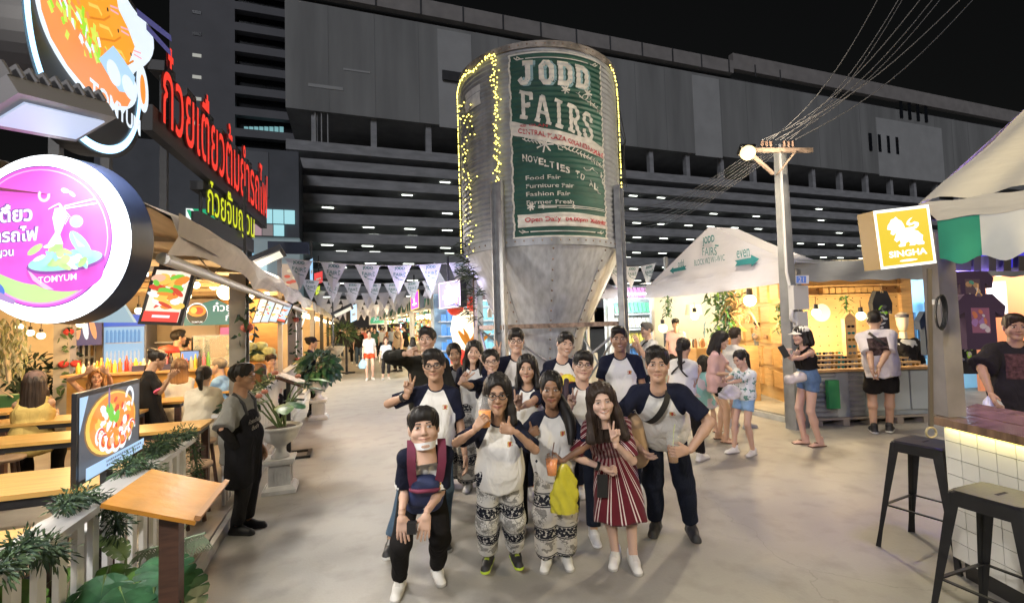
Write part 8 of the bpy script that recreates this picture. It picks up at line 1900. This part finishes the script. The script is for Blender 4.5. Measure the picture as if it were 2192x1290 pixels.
P = person('student boy in wire glasses with red backpack making a peace sign', D(1248, 782, 3.85), feet=[G(1228, 1120), G(1272, 1160)], h=None, headscale=1.06, b=1.0, belly=1.08, skin=LT, hair=('bowl', 'black', 0, 9), top=T(rag), bot=T(navy), shoe=gsh, glasses=(.0032, gthin), ar=dict(to=D(1222, 872, 3.6), pole=-rt*.6-up, pose='peace', fd=up+rt*.1, pn=-fw), hyaw=.1, hpit=.12, hrol=.1, smile=1, group=peo)
bp = thing('backpack', 'dark red backpack on the shoulders of the boy in wire glasses', 'backpack', P['p']); v = Vol(P['n']-.45, P['n']+.35, .016); c = P['n']-P['fr']*.17-P['t']*.2; v.cone(c+P['t']*.12-P['sd']*.09, c+P['t']*.12+P['sd']*.09, .085, .085, .04).cone(c-P['t']*.16-P['sd']*.1, c-P['t']*.16+P['sd']*.1, .1, .1, .06)
V, F = v.mesh(); link_mesh('bag', np_mesh('bag', V-WL[bp.name], F, [M('backpack_red', (.28, .03, .04), .7, noise=(14, .3))]), bp)
for e in (-1, 1): MB().tube([P['n']-P['fr']*.11+P['sd']*e*.13-P['t']*.02, P['n']+P['sd']*e*.13+P['t']*.035, P['n']+P['fr']*.1+P['sd']*e*.125-P['t']*.08, P['n']+P['fr']*.11+P['sd']*e*.13-P['t']*.25], .022, 8).build('shoulder_strap', M('backpack_dark', (.05, .03, .04), .8), bp)
# big boy on the right with iced coffee
P = person('big student boy with crossbody strap holding an iced coffee', D(1407, 779, 3.15), feet=[G(1405, 1140), G(1482, 1150)], h=1.55, b=1.08, belly=1.2, skin=MD, hair=('short', 'black', 0, 11), top=T(rag, hem=.08, sl=.78), bot=T(navy, bag=.014), shoe=bsh, smile=0, ar=dict(to=D(1362, 950, 3.2), pose='relax', pole=-rt), al=dict(to=D(1478, 962, 3.0), pole=rt-fw*.2, pose='cup', fd=-rt*.85-up*.15, pn=fw*.6-rt*.2), group=peo)
strap(P, -1, 1, .045); sh, el, wr, fd, pn, po = P['arms'][-1]; cup(wr+fd*.085+unit(pn)*.045, 'tall iced coffee with domed lid held by the big boy at the right', (.42, .22, .09), True, True, .16, .62)
# --- front row
P = person('student boy bending forward, hands on knees, white mask under his chin', D(907, 916, 2.66), feet=[G(856, 1262), G(936, 1232)], h=1.40, headscale=1.1, jut=(.14, .06), b=.88, skin=LT, hair=('bowl', 'black', 0, 13), top=T(rag, hem=.1, sl=.85, bag=.02, neck=.052), bot=T(blackc, bag=.014), shoe=wsh, smile=1, hrol=-.08, hpit=.25, ar=dict(to=D(860, 1098, 2.56), pole=fw-rt*.15-up*.2, pose='flat', fd=-up+fw*-.3+rt*.12, pn=fw), al=dict(to=D(914, 1094, 2.56), pole=fw+rt*.15-up*.2, pose='flat', fd=-up-fw*.3-rt*.12, pn=fw), group=peo)
HMb, cb_ = P['HM'], P['c']; L = lambda a: np.array(a)@HMb.T+cb_
MB().sheet([[L((.062*math.sin(a)*(1-.12*k), -.0+.092*math.cos(a)*(1-.08*k)+.004, -.07-.028*k-.012*math.cos(a))) for a in np.linspace(-1.5, 1.5, 17)] for k in (0, .5, 1, 1.4)]).build('face_mask', M('mask_white', (.75, .76, .78), .8), P['root'])
bpk = thing('backpack', 'navy and maroon backpack worn on the chest of the bending boy', 'backpack', D(895, 1085, 2.72)); bn, bt_, bf, bs_ = P['n'], P['t'], P['fr'], P['sd']; BC = lambda x, z, y=.15: bn+bs_*x+bt_*z+bf*y; v = Vol(bn-.6, bn+.5, .010)
v.cone(BC(-.03, -.14, .13), BC(.03, -.14, .13), .058, .058, .04).cone(BC(-.045, -.24), BC(.045, -.24), .07, .07, .05).cone(BC(-.05, -.36), BC(.05, -.36), .068, .068, .05).rough(.003, 40, 2)
V, F = v.mesh(); link_mesh('bag', np_mesh('bag', V-WL[bpk.name], F, [M('backpack_navy', (.018, .028, .09), .75, noise=(8, .2), bump=(90, .1))]), bpk)
mar = M('backpack_maroon', (.17, .025, .06), .75, noise=(12, .2))
for e in (-1, 1):
    rows = []
    for (x, z, y) in ((.085, .05, -.06), (.085, .062, .0), (.085, .03, .07), (.078, -.06, .118), (.065, -.14, .15)): c = BC(e*x, z, y); rows.append([c-bs_*.024, c, c+bs_*.024])
    MB().sheet(rows).build('shoulder_strap', mar, bpk)
MB().tube([BC(-.085, -.15, .15), BC(-.05, -.10, .18), BC(.05, -.10, .18), BC(.085, -.15, .15)], .012, 6).build('top_trim', mar, bpk)
fl = Flat(BC(.01, -.27, .222), -bs_, bt_, .001, .004); fl.line([(0, 0), (.006, .02), (.012, .004), (.02, .026)], .005, M('logo_grey', (.6, .6, .65), .6)); fl.build('logo', bpk)
MB().obx(D(882, 1128, 2.5), .05, .035, .06, rt, up).build('phone', black, loc=D(882, 1128, 2.5), label='black phone held between the hands of the bending boy', cat='phone')
P = person('student girl in dark glasses holding up an orange drink and a thumbs up', D(1065, 843, 2.88), feet=[G(1046, 1218), G(1104, 1212)], h=None, headscale=1.12, fem=True, b=.98, skin=TN, hair=('long', 'black', .07, 8), top=T(rag, hem=.09, sl=.86), bot=T(ele1, flare=.012, inf=.024, bag=.010, len=1.85), shoe=lsh, glasses=(.0042, gdark), smile=1, ar=dict(to=D(1014, 922, 2.62), pole=-rt-up*.6, pose='cup', fd=rt*.55+up*.75-fw*.1, pn=fw*.7+rt*.5), al=dict(to=D(1104, 924, 2.66), pole=rt-up, pose='thumb', fd=-rt*.9+up*.25, pn=fw), group=peo)
sh, el, wr, fd, pn, po = P['arms'][1]; cup(D(1038, 888, 2.68), 'plastic cup of orange iced tea held up by the girl in dark glasses', (.85, .30, .03), False, True, .14, .7)
P = person('student girl with side braid giving a thumbs up, orange drink in hand', D(1180, 832, 3.15), feet=[G(1172, 1206), G(1212, 1202)], h=None, headscale=1.08, fem=True, b=.92, skin=DKS, hair=('pony', 'black', .12, 6), top=T(rag, hem=.12, sl=.9, vee=True), bot=T(ele2, flare=.03, inf=.024, bag=.010), shoe=wsh, smile=1, ar=dict(to=D(1126, 932, 3.05), pole=-rt-up, pose='thumb', fd=rt*.7+up*.3, pn=fw), al=dict(to=D(1206, 985, 3.02), pole=rt, pose='cup', fd=-rt*.85, pn=fw*.6+up*.1), group=peo)
m = MB(); HMb, cb_ = P['HM'], P['c']; L = lambda a: np.array(a)@HMb.T+cb_
m.tube([L(p) for p in ((-.05, -.07, -.06), (-.09, -.03, -.14), (-.12, .03, -.2), (-.13, .07, -.28), (-.12, .1, -.36))], [.035, .04, .042, .036, .015], 9); m.build('braid', HAIRM['black'], P['root'])
cup(D(1181, 996, 2.96), 'plastic cup of orange drink held low by the girl with the side braid', (.80, .25, .03), M('straw_brown', (.12, .05, .03), .5), False, .12, .85)
plastic_bag(D(1207, 992, 3.0), .082, .31, (.56, .50, .04), 'translucent yellow plastic bag hanging from the arm of the girl with the side braid')
P = person('woman in maroon striped dress bending and making a peace sign, front right of the group', D(1288, 857, 2.98), feet=[G(1318, 1200), G(1356, 1208)], h=1.40, jut=(.15, .06), headscale=1.05, fem=True, b=1.0, skin=(.60, .40, .31), hair=('wavy', 'darkbrown', .16), top=T(dress, hem=.1, sl=.9, name='dress', neck=.07, vee=True), bot=T(dress, kind='skirt', len=1.32, flare=.012, name='skirt', waist=.16), shoe=wsh, smile=2, hrol=-.12, hyaw=.1, ar=dict(to=D(1288, 1000, 3.1), pose='fist', pole=-rt), al=dict(to=D(1318, 950, 2.85), pole=rt*.5-up, pose='peace', fd=up-rt*.1, pn=-fw))
sh, el, wr = P['arms'][1][:3]; MB().tube([wr+(el-wr)*.1, wr+(el-wr)*.2], .03, 10).build('wrist_watch', black, P['root']); MB().obx(wr+(0, 0, -.12), .07, .012, .15, rt, up).build('phone', black, loc=wr-(0, 0, .2), label='black phone in the lowered hand of the woman in the striped dress', cat='phone')
tb = thing('tote_bag', 'tan bag hanging behind the shoulder of the woman in the striped dress', 'bag', D(1362, 985, 3.3)); v = Vol(D(1362, 935, 3.3)-.3, D(1362, 935, 3.3)+.3, .015); v.cone(D(1355, 905, 3.3), D(1364, 975, 3.32), .07, .085, .04); V, F = v.mesh(); link_mesh('bag', np_mesh('bag', V-WL[tb.name], F, [M('tan_bag', (.42, .28, .16), .7, noise=(10, .2))]), tb)

# --- passers-by on the right
def at_ground(x, y, dx=.1, z=0.0, ang=0.0):
    g0 = G(x, y, z); return g0
def stand(label, x, yh, xf, yf, h, z=0.0, spread=.09, **k):
    g0 = G(xf, yf, z); f = np.array([math.sin(k.get('face', 0)), math.cos(k.get('face', 0)), 0]); rs = np.cross(f, UPV); d = (g0-EYE)@fw; hd = D(x, yh, d)
    return person(label, hd, feet=[g0+rs*spread+f*.05, g0-rs*spread-f*.05], h=h, floor=z, **k)
hd_ = lambda P: P
P = stand('waitress seen from behind in white T-shirt with crossed black apron straps', 1464, 742, 1480, 985, None, hi=1, fem=True, face=1.1, skin=MD, hair=('pony', 'black', .25), top=T(whitec, sl=.6, hem=.02), bot=T(blackc), shoe=wsh, ar=dict(to=D(1495, 800, 5.5), pole=(0, 0, -1)))
strap(P, 1, -1, .02, front=False); strap(P, -1, 1, .02, front=False)
P = person('man in white polo shirt with strap, seen in profile in front of the phone shop', D(1384, 706, 7.6), hi=1, face=-1.5, skin=LT, hair=('short', 'grey', 0, 3), top=T(whitec, sl=.7, hem=.1), bot=T(navy), shoe=bsh, al=dict(to=D(1366, 735, 7.4), pole=(0, 0, -1)), ar=dict(to=D(1360, 742, 7.4), pole=(0, 0, -1))); strap(P, -1, 1, .03)
stand('girl with long black hair in pale pink T-shirt and black shorts looking down', 1544, 727, 1548, 943, None, hi=1, fem=True, face=2.4, skin=LT, hair=('long', 'black', .12), top=T(pinkc, sl=.95, hem=.16, bag=.02), bot=T(blackc, len=.5), shoe=snd(LT), hpit=-.35, ar=dict(to=D(1560, 800, 6.1), pole=(0, 0, -1)), al=dict(to=D(1578, 805, 6.1), pole=(0, 0, -1)))
P = stand('short haired person in white with grey strap behind the floral shirt girl', 1574, 718, 1585, 915, None, hi=1, face=1.5, skin=LT, hair=('short', 'darkbrown', 0, 8), top=T(whitec, sl=.7, hem=.12), bot=T(plain_cloth('khaki', (.25, .2, .14)), len=.6), shoe=gsh); strap(P, 1, -1, .04, M('strap_grey', (.1, .1, .12), .7))
P = stand('young girl in floral shirt and pale denim skirt looking at her hands', 1583, 767, 1592, 972, None, hi=1, fem=True, face=-1.7, skin=LT, hair=('pony', 'black', .2, 2), top=T(dots_mat('floral', (.62, .66, .68), (.12, .25, .22), 22, .6), sl=.9, hem=.04), bot=T(ltden, len=.52, bag=.02), shoe=wsh, hpit=-.4, ar=dict(to=D(1548, 815, 5.5), pole=(0, 0, -1)), al=dict(to=D(1553, 822, 5.5), pole=(0, 0, -1)))
plastic_bag(D(1562, 822, 5.5), .12, .17, (.7, .66, .62), 'white round shoulder bag at the hip of the girl in the floral shirt')
stand('small child in pastel dress half hidden behind the waitress in white', 1508, 775, 1518, 922, None, hi=1, fem=True, face=1.5, skin=LT, hair=('bob', 'black', .02), top=T(dots_mat('pastel', (.55, .5, .62), (.25, .5, .55), 7, .5), sl=.6, hem=.1, name='dress'), bot=T(dots_mat('pastel', (.55, .5, .62), (.25, .5, .55), 7, .5), kind='skirt', len=.9, flare=.05), shoe=snd(LT))
P = stand('man in grey short sleeved shirt and dark shorts reading his phone inside the tent shop', 1624, 697, 1634, 842, None, z=.11, hi=1, face=-1.9, skin=MD, hair=('fade', 'black', 0), top=T(greyc, sl=.85, hem=.14), bot=T(plain_cloth('charcoal', (.05, .055, .06)), len=.85), shoe=snd(MD), hpit=-.4, ar=dict(to=D(1622, 736, 7.4), pole=(0, 0, -1)), al=dict(to=D(1628, 740, 7.3), pole=(0, 0, -1)))
P = stand('woman in white cap, black crop top and denim shorts looking at her phone', 1714, 717, 1738, 952, None, hi=2, fem=True, face=-1.25, skin=(.60, .39, .31), hair=('bob', 'black', .02, 99), top=T(blackc, sl=0, hem=-.19, inf=.008, neck=.075), bot=T(denim, len=.34, waist=.17, bag=.016), shoe=snd((.60, .39, .31)), hpit=-.1, spread=.07, ar=dict(to=D(1688, 768, 5.75), pole=(0, 0, -1), pose='cup', fd=up*.7-rt*.6, pn=rt), al=dict(to=D(1688, 770, 5.6), pole=(0, 0, -1), pose='cup', fd=up*.8-rt*.5, pn=rt))
cap(P, M('cap_white', (.70, .68, .64), .8)); MB().obx(D(1678, 752, 5.65), .012, .075, .15, (fw*.5+rt*.5), up-rt*.8).build('phone', black, loc=D(1678, 752, 5.65), label='dark phone in the hands of the woman in the white cap', cat='phone'); strap(P, -1, 1, .012, M('chain', (.5, .48, .44), .4, .6), front=False)
wb = thing('shoulder_bag', 'small quilted white shoulder bag at the hip of the woman in the white cap', 'bag', D(1702, 828, 5.7)); v = Vol(D(1702, 812, 5.7)-.25, D(1702, 812, 5.7)+.25, .012); v.cone(D(1690, 812, 5.7), D(1714, 806, 5.7), .06, .065, .02).rough(.004, 90, 2); V, F = v.mesh(); link_mesh('bag', np_mesh('bag', V-WL[wb.name], F, [M('quilted_white', (.65, .60, .57), .45)]), wb)
P = stand('man in white T-shirt with dark back print and black shorts, hands clasped behind him', 1871, 684, 1888, 925, None, hi=2, b=1.18, face=.95, skin=MD, hair=('fade', 'black', 0), top=T(print_mat('back_print', (.64, .60, .62), (.10, .07, .07)), sl=.95, hem=.14, bag=.03, inf=.022), bot=T(blackc, len=.86, bag=.035, inf=.02), shoe=bwh, ar=dict(to=D(1880, 790, 6.25), pole=(.3, -.6, -.3), fd=(-.2, 0, -1)), al=dict(to=D(1866, 787, 6.25), pole=(.3, -.6, -.3), fd=(.2, 0, -1))); P['inf'] = .035; strap(P, -1, 1, .035, front=False)
P = person('man in oversized black T-shirt carrying a white plastic bag at the right edge', D(2172, 700, 4.4), hi=1, b=1.1, face=-2.3, skin=TN, hair=('short', 'darkbrown', 0, 4), top=T(print_mat('dark_print', (.02, .018, .02), (.12, .06, .06), False), sl=.95, hem=.2, bag=.04, inf=.03), bot=T(blackc), shoe=bwh, ar=dict(to=D(2120, 838, 4.3), pole=rt*-1))
plastic_bag(D(2122, 845, 4.3), .11, .3, (.70, .72, .76), 'white plastic bag in the hand of the man in black at the right edge')
P = person('shop assistant in dark cap and pink shirt behind the counter of the tent shop', D(1446, 693, 10.2), hi=0, floor=.11, skin=MD, hair=('short', 'black', 0), top=T(pinkc), bot=T(blackc)); cap(P, blackc)

# --- restaurant: staff and diners
P = person('waiter in grey shirt and black apron standing with arms down by the fence gap', D(520, 806, 3.92), feet=[G(508, 1142), G(530, 1130)], b=1.0, face=1.9, skin=BR, hair=('short', 'black', 0, 2), top=T(greyc, sl=.95, hem=.2, bag=.025, inf=.02), bot=T(plain_cloth('dark_trousers', (.022, .022, .024))), shoe=bsh, smile=0, ar=dict(to=D(505, 955, 3.75), pole=-fw, pn=fw), hyaw=.15)
f_, s_ = P['f'], P['sd']; v = Vol(P['p']-.6, P['p']+.65, .014); s = P['s']
v.cone(P['n']-P['t']*.22*s+P['fr']*.055-s_*.04, P['n']-P['t']*.22*s+P['fr']*.055+s_*.04, .082, .082, .03).cone(P['p']+P['t']*.05+P['fr']*.05-s_*.09, P['p']+P['t']*.05+P['fr']*.05+s_*.08, .10, .10, .05).cone(P['p']+P['fr']*.05-s_*.07, P['p']-P['t']*.33+P['fr']*.06-s_*.07, .108, .105, .05).cone(P['p']+P['fr']*.05+s_*.07, P['p']-P['t']*.33+P['fr']*.06+s_*.07, .108, .105, .05)
v.cut(-P['fr'], P['p']-P['fr']*.03); v.cut(-P['t'], P['p']-P['t']*.36); V, F = v.mesh(); link_mesh('apron', np_mesh('apron', V-P['base'], F, [plain_cloth('apron_black', (.012, .012, .014))]), P['root'])
for e in (-1, 1): MB().tube([P['n']-P['t']*.2*s+P['fr']*.135*s+s_*e*.06, P['n']-P['t']*.05*s+P['fr']*.10*s+s_*e*.085, P['n']+P['t']*.045*s+s_*e*.085, P['n']-P['t']*.12*s-P['fr']*.13*s+s_*e*.04], .013, 6).build('apron_strap', M('strap_black', (.012, .012, .012), .7), P['root'])
fl = Flat(P['p']+P['t']*.16+P['fr']*.155*s-s_*-.10, -s_, P['t'], .001, .012); fl.text('ก๋วยเตี๋ยว', 0, 0, M('apron_print', (.5, .48, .42), .8), w=.17).text('ต้มยำ', .05, -.06, M('apron_print', (.5, .48, .42), .8), w=.1); fl.build('apron_lettering', P['root'])
sh, el, wr = P['arms'][1][:3]; MB().tube([sh+(el-sh)*.6, el, wr], [.046, .042, .035], 12).build('arm_sleeve', blackc, P['root'])
def seated(label, x, y, d, face, h=1.6, seat=.58, **k):
    c = D(x, y, d); f = np.array([math.sin(face), math.cos(face), 0]); rs = np.cross(f, UPV); s = h/1.7
    lean = k.pop('slump', .12); zz = c[2]-.66*s; p = np.array([c[0], c[1], max(DK+.42, zz)])-f*lean
    ft = [np.array([p[0], p[1], DK])+f*.42+rs*.12, np.array([p[0], p[1], DK])+f*.42-rs*.12]; tab = c+f*.34-UPV*.42*s
    k.setdefault('ar', dict(to=tab+rs*.1, pole=(0, 0, -1))); k.setdefault('al', dict(to=tab-rs*.1, pole=(0, 0, -1)))
    return person(label, c, feet=ft, h=h, pel=p, face=face, floor=DK, hi=k.pop('hi', 1), **k)
tocam = math.pi
P = seated('woman with very long dark hair and brown cap seated at the left edge', 76, 818, 4.9, -.25, fem=True, skin=TN, hair=('wavy', 'darkbrown', .28), top=T(yelc, sl=0, hem=.1), bot=T(blackc), hi=1); cap(P, M('cap_brown', (.10, .055, .045), .8), brim=False)
P = seated('blonde woman in rose dress holding her head with both hands at the yellow counter', 207, 806, 6.4, 2.75, fem=True, skin=(.58, .35, .24), hair=('long', 'blond', .1), top=T(rosec, sl=0, hem=.1, vee=True, name='dress'), bot=T(rosec), smile=0, ar=dict(to=D(183, 800, 6.2), pole=-rt-up*.3, pose='flat', fd=rt*.7+up*.6, pn=fw), al=dict(to=D(233, 800, 6.2), pole=rt-up*.3, pose='flat', fd=-rt*.7+up*.6, pn=fw))
P = person('waitress in black T-shirt with pink cuffs writing an order, seen from the side', D(338, 768, 5.6), hi=1, fem=True, face=1.1, floor=DK, skin=TN, hair=('bun', 'black', 0), top=T(blackc, sl=.9, hem=.15), bot=T(blackc, kind='skirt', len=1.5, flare=.03, name='apron'), shoe=bsh, hpit=-.35, ar=dict(to=D(362, 812, 5.4), pole=(0, 0, -1)), al=dict(to=D(368, 805, 5.6), pole=(0, 0, -1)))
sh, el, wr = P['arms'][1][:3]; MB().tube([sh+(el-sh)*.84, sh+(el-sh)*.93], .058, 12).build('pink_cuff', M('cuff_pink', (.75, .12, .2), .8), P['root'])
seated('seated woman with long brown to blond hair in white, seen from behind', 384, 785, 6.6, -.3, fem=True, skin=LT, hair=('long', 'ombre', .12), top=T(whitec, sl=1.2, hem=.1), bot=T(blackc))
P = seated('woman in white with black ponytail seated at the long table', 438, 803, 5.3, .1, fem=True, skin=LT, hair=('pony', 'black', .12, 3), top=T(plain_cloth('ivory', (.62, .56, .45), .06), sl=1.3, hem=.15, bag=.03, inf=.03), bot=T(blackc))
seated('grey haired man in blue striped polo shirt leaning over a table', 467, 783, 6.9, -1.4, h=1.68, skin=(.58, .36, .26), hair=('buzz', 'grey', 0), top=T(bluec, sl=.9, hem=.1), bot=T(navy))
P = person('man in beige shirt with a strap standing at the food counter in profile', D(383, 722, 7.7), hi=1, face=.9, floor=DK, skin=MD, hair=('short', 'black', 0, 5), top=T(beigec, sl=.7, hem=.12), bot=T(navy), shoe=bsh, ar=dict(to=D(410, 750, 7.6), pole=(0, 0, -1))); strap(P, -1, 1, .035, front=False)
person('woman with black hair beside the man in beige at the food counter', D(402, 737, 8.1), hi=0, fem=True, face=.8, floor=DK, skin=LT, hair=('bun', 'black', 0), top=T(beigec, sl=.7), bot=T(blackc))
person('cook in black cap behind the glass food case', D(433, 722, 8.9), hi=0, floor=DK, skin=MD, hair=('short', 'black', 0), top=T(blackc), bot=T(blackc))
seated('black haired man in dark vest leaning on the table beside the ombre haired woman', 407, 768, 7.5, 2.4, skin=LT, hair=('short', 'black', 0, 6), top=T(blackc, sl=0, hem=.1), bot=T(navy), hrol=.3)
seated('diner with long light brown hair in beige seated by the first grey post', 557, 793, 7.4, .4, fem=True, skin=LT, hair=('long', 'brown', .06), top=T(yelc, sl=1.4, hem=.1), bot=T(blackc))
seated('diner in white resting his face on clasped hands by the first grey post', 580, 772, 8.3, 2.6, skin=LT, hair=('bowl', 'darkbrown', 0), top=T(whitec, sl=.7), bot=T(navy), ar=dict(to=D(576, 795, 8.0), pole=(0, 0, -1), pose='fist', fd=(0, 0, 1)), al=dict(to=D(584, 795, 8.0), pole=(0, 0, -1), pose='fist', fd=(0, 0, 1)))
P = person('hostess in navy shirt and dark cap standing behind the second white urn', D(668, 733, 9.15), hi=1, fem=True, face=1.5, floor=0, skin=LT, hair=('bun', 'black', 0), top=T(plain_cloth('navy_polo', (.02, .025, .05)), sl=.9), bot=T(blackc), shoe=bsh, ar=dict(to=D(690, 785, 9.0), pole=(0, 0, -1)), al=dict(to=D(688, 783, 9.2), pole=(0, 0, -1))); cap(P, plain_cloth('navy_cap', (.02, .02, .03)))
# --- alley
P = stand('woman in white T-shirt and bright red shorts walking up the alley', 790, 714, 792, 813, None, hi=1, fem=True, face=tocam, skin=LT, hair=('pony', 'darkbrown', .25), top=T(whitec, sl=.7, hem=.02), bot=T(redc, len=.45, waist=.16, bag=.02), shoe=wsh)
plastic_bag(P['arms'][1][2]-(0, 0, .1), .12, .3, (.35, .6, .8), 'pale blue bag in the hand of the woman in red shorts')
stand('child in white T-shirt and dark trousers beside the woman in red shorts', 826, 728, 826, 812, None, hi=1, face=tocam, skin=LT, hair=('bob', 'brown', .02), top=T(plain_cloth('pale_blue', (.5, .55, .6))), bot=T(blackc, len=1.6), shoe=wsh)
P = stand('man in cream sleeveless top with black shoulder bag at a stall in the alley', 850, 700, 852, 795, None, hi=1, face=-2.2, skin=MD, hair=('short', 'black', 0), top=T(beigec, sl=0), bot=T(blackc), shoe=bsh); strap(P, 1, -1, .05)
stand('person with black hair right behind the man in the cream top in the alley', 864, 701, 862, 788, None, hi=0, face=-1.2, skin=LT, hair=('bun', 'black', 0), top=T(blackc, sl=.7), bot=T(beigec)); stand('woman with long dark hair in grey browsing the stalls beside the tall student', 884, 728, 884, 808, None, hi=0, fem=True, face=.3, skin=LT, hair=('long', 'black', .1), top=T(greyc), bot=T(blackc))
far = [(768, 706, 'black T-shirt and jeans walking away at the left of the alley', blackc, jeans), (757, 707, 'dark shirt near the black railing', olive, blackc), (781, 704, 'red top far down the alley', rosec, blackc), (802, 705, 'dark green shirt behind the woman in red shorts', plain_cloth('dark_green', (.05, .10, .07)), blackc), (815, 704, 'white top far behind the child', whitec, navy), (833, 703, 'orange shirt at a far stall', plain_cloth('orange', (.55, .2, .05)), blackc), (744, 706, 'pale shirt at the far left of the alley', beigec, navy), (795, 702, 'mustard shirt far down the middle of the alley', yelc, jeans), (842, 702, 'navy shirt at the far right of the alley', navy, jeans), (774, 702, 'pink shirt farthest down the alley', pinkc, blackc)]
for k, (x, y, lab, a, b_) in enumerate(far): d = 20+k*1.7; person('distant pedestrian in '+lab, D(x, y+1, d), h=1.66+.06*(k % 3-1), hi=0, fem=k % 2 == 1, face=[0, math.pi][k % 3 == 0], skin=[LT, MD, TN][k % 3], hair=(['short', 'bob'][k % 2], 'black', .03), top=T(a), bot=T(b_), group='pedestrians far down the alley')
for k, (a, c) in enumerate([(a, c) for a in ('black', 'white', 'grey', 'pink', 'beige', 'blue_polo') for c in ('blue_jeans', 'navy', 'black')]): d = 24+k*1.1; person('far walker in %s top and %s trousers, row %s of the alley crowd' % (a.replace('_polo', ''), c.replace('_', ' '), ORD[k]), D(728+(k*37) % 118, 703, d), h=1.6+.03*(k % 5), hi=0, fem=k % 3 == 1, face=[0, math.pi][k % 2], skin=[LT, MD][k % 2], hair=(['short', 'bob'][k % 3 == 1], 'black', .03), top=T(MATS['cloth_'+a]), bot=T(MATS['cloth_'+c]), group='pedestrians far down the alley')
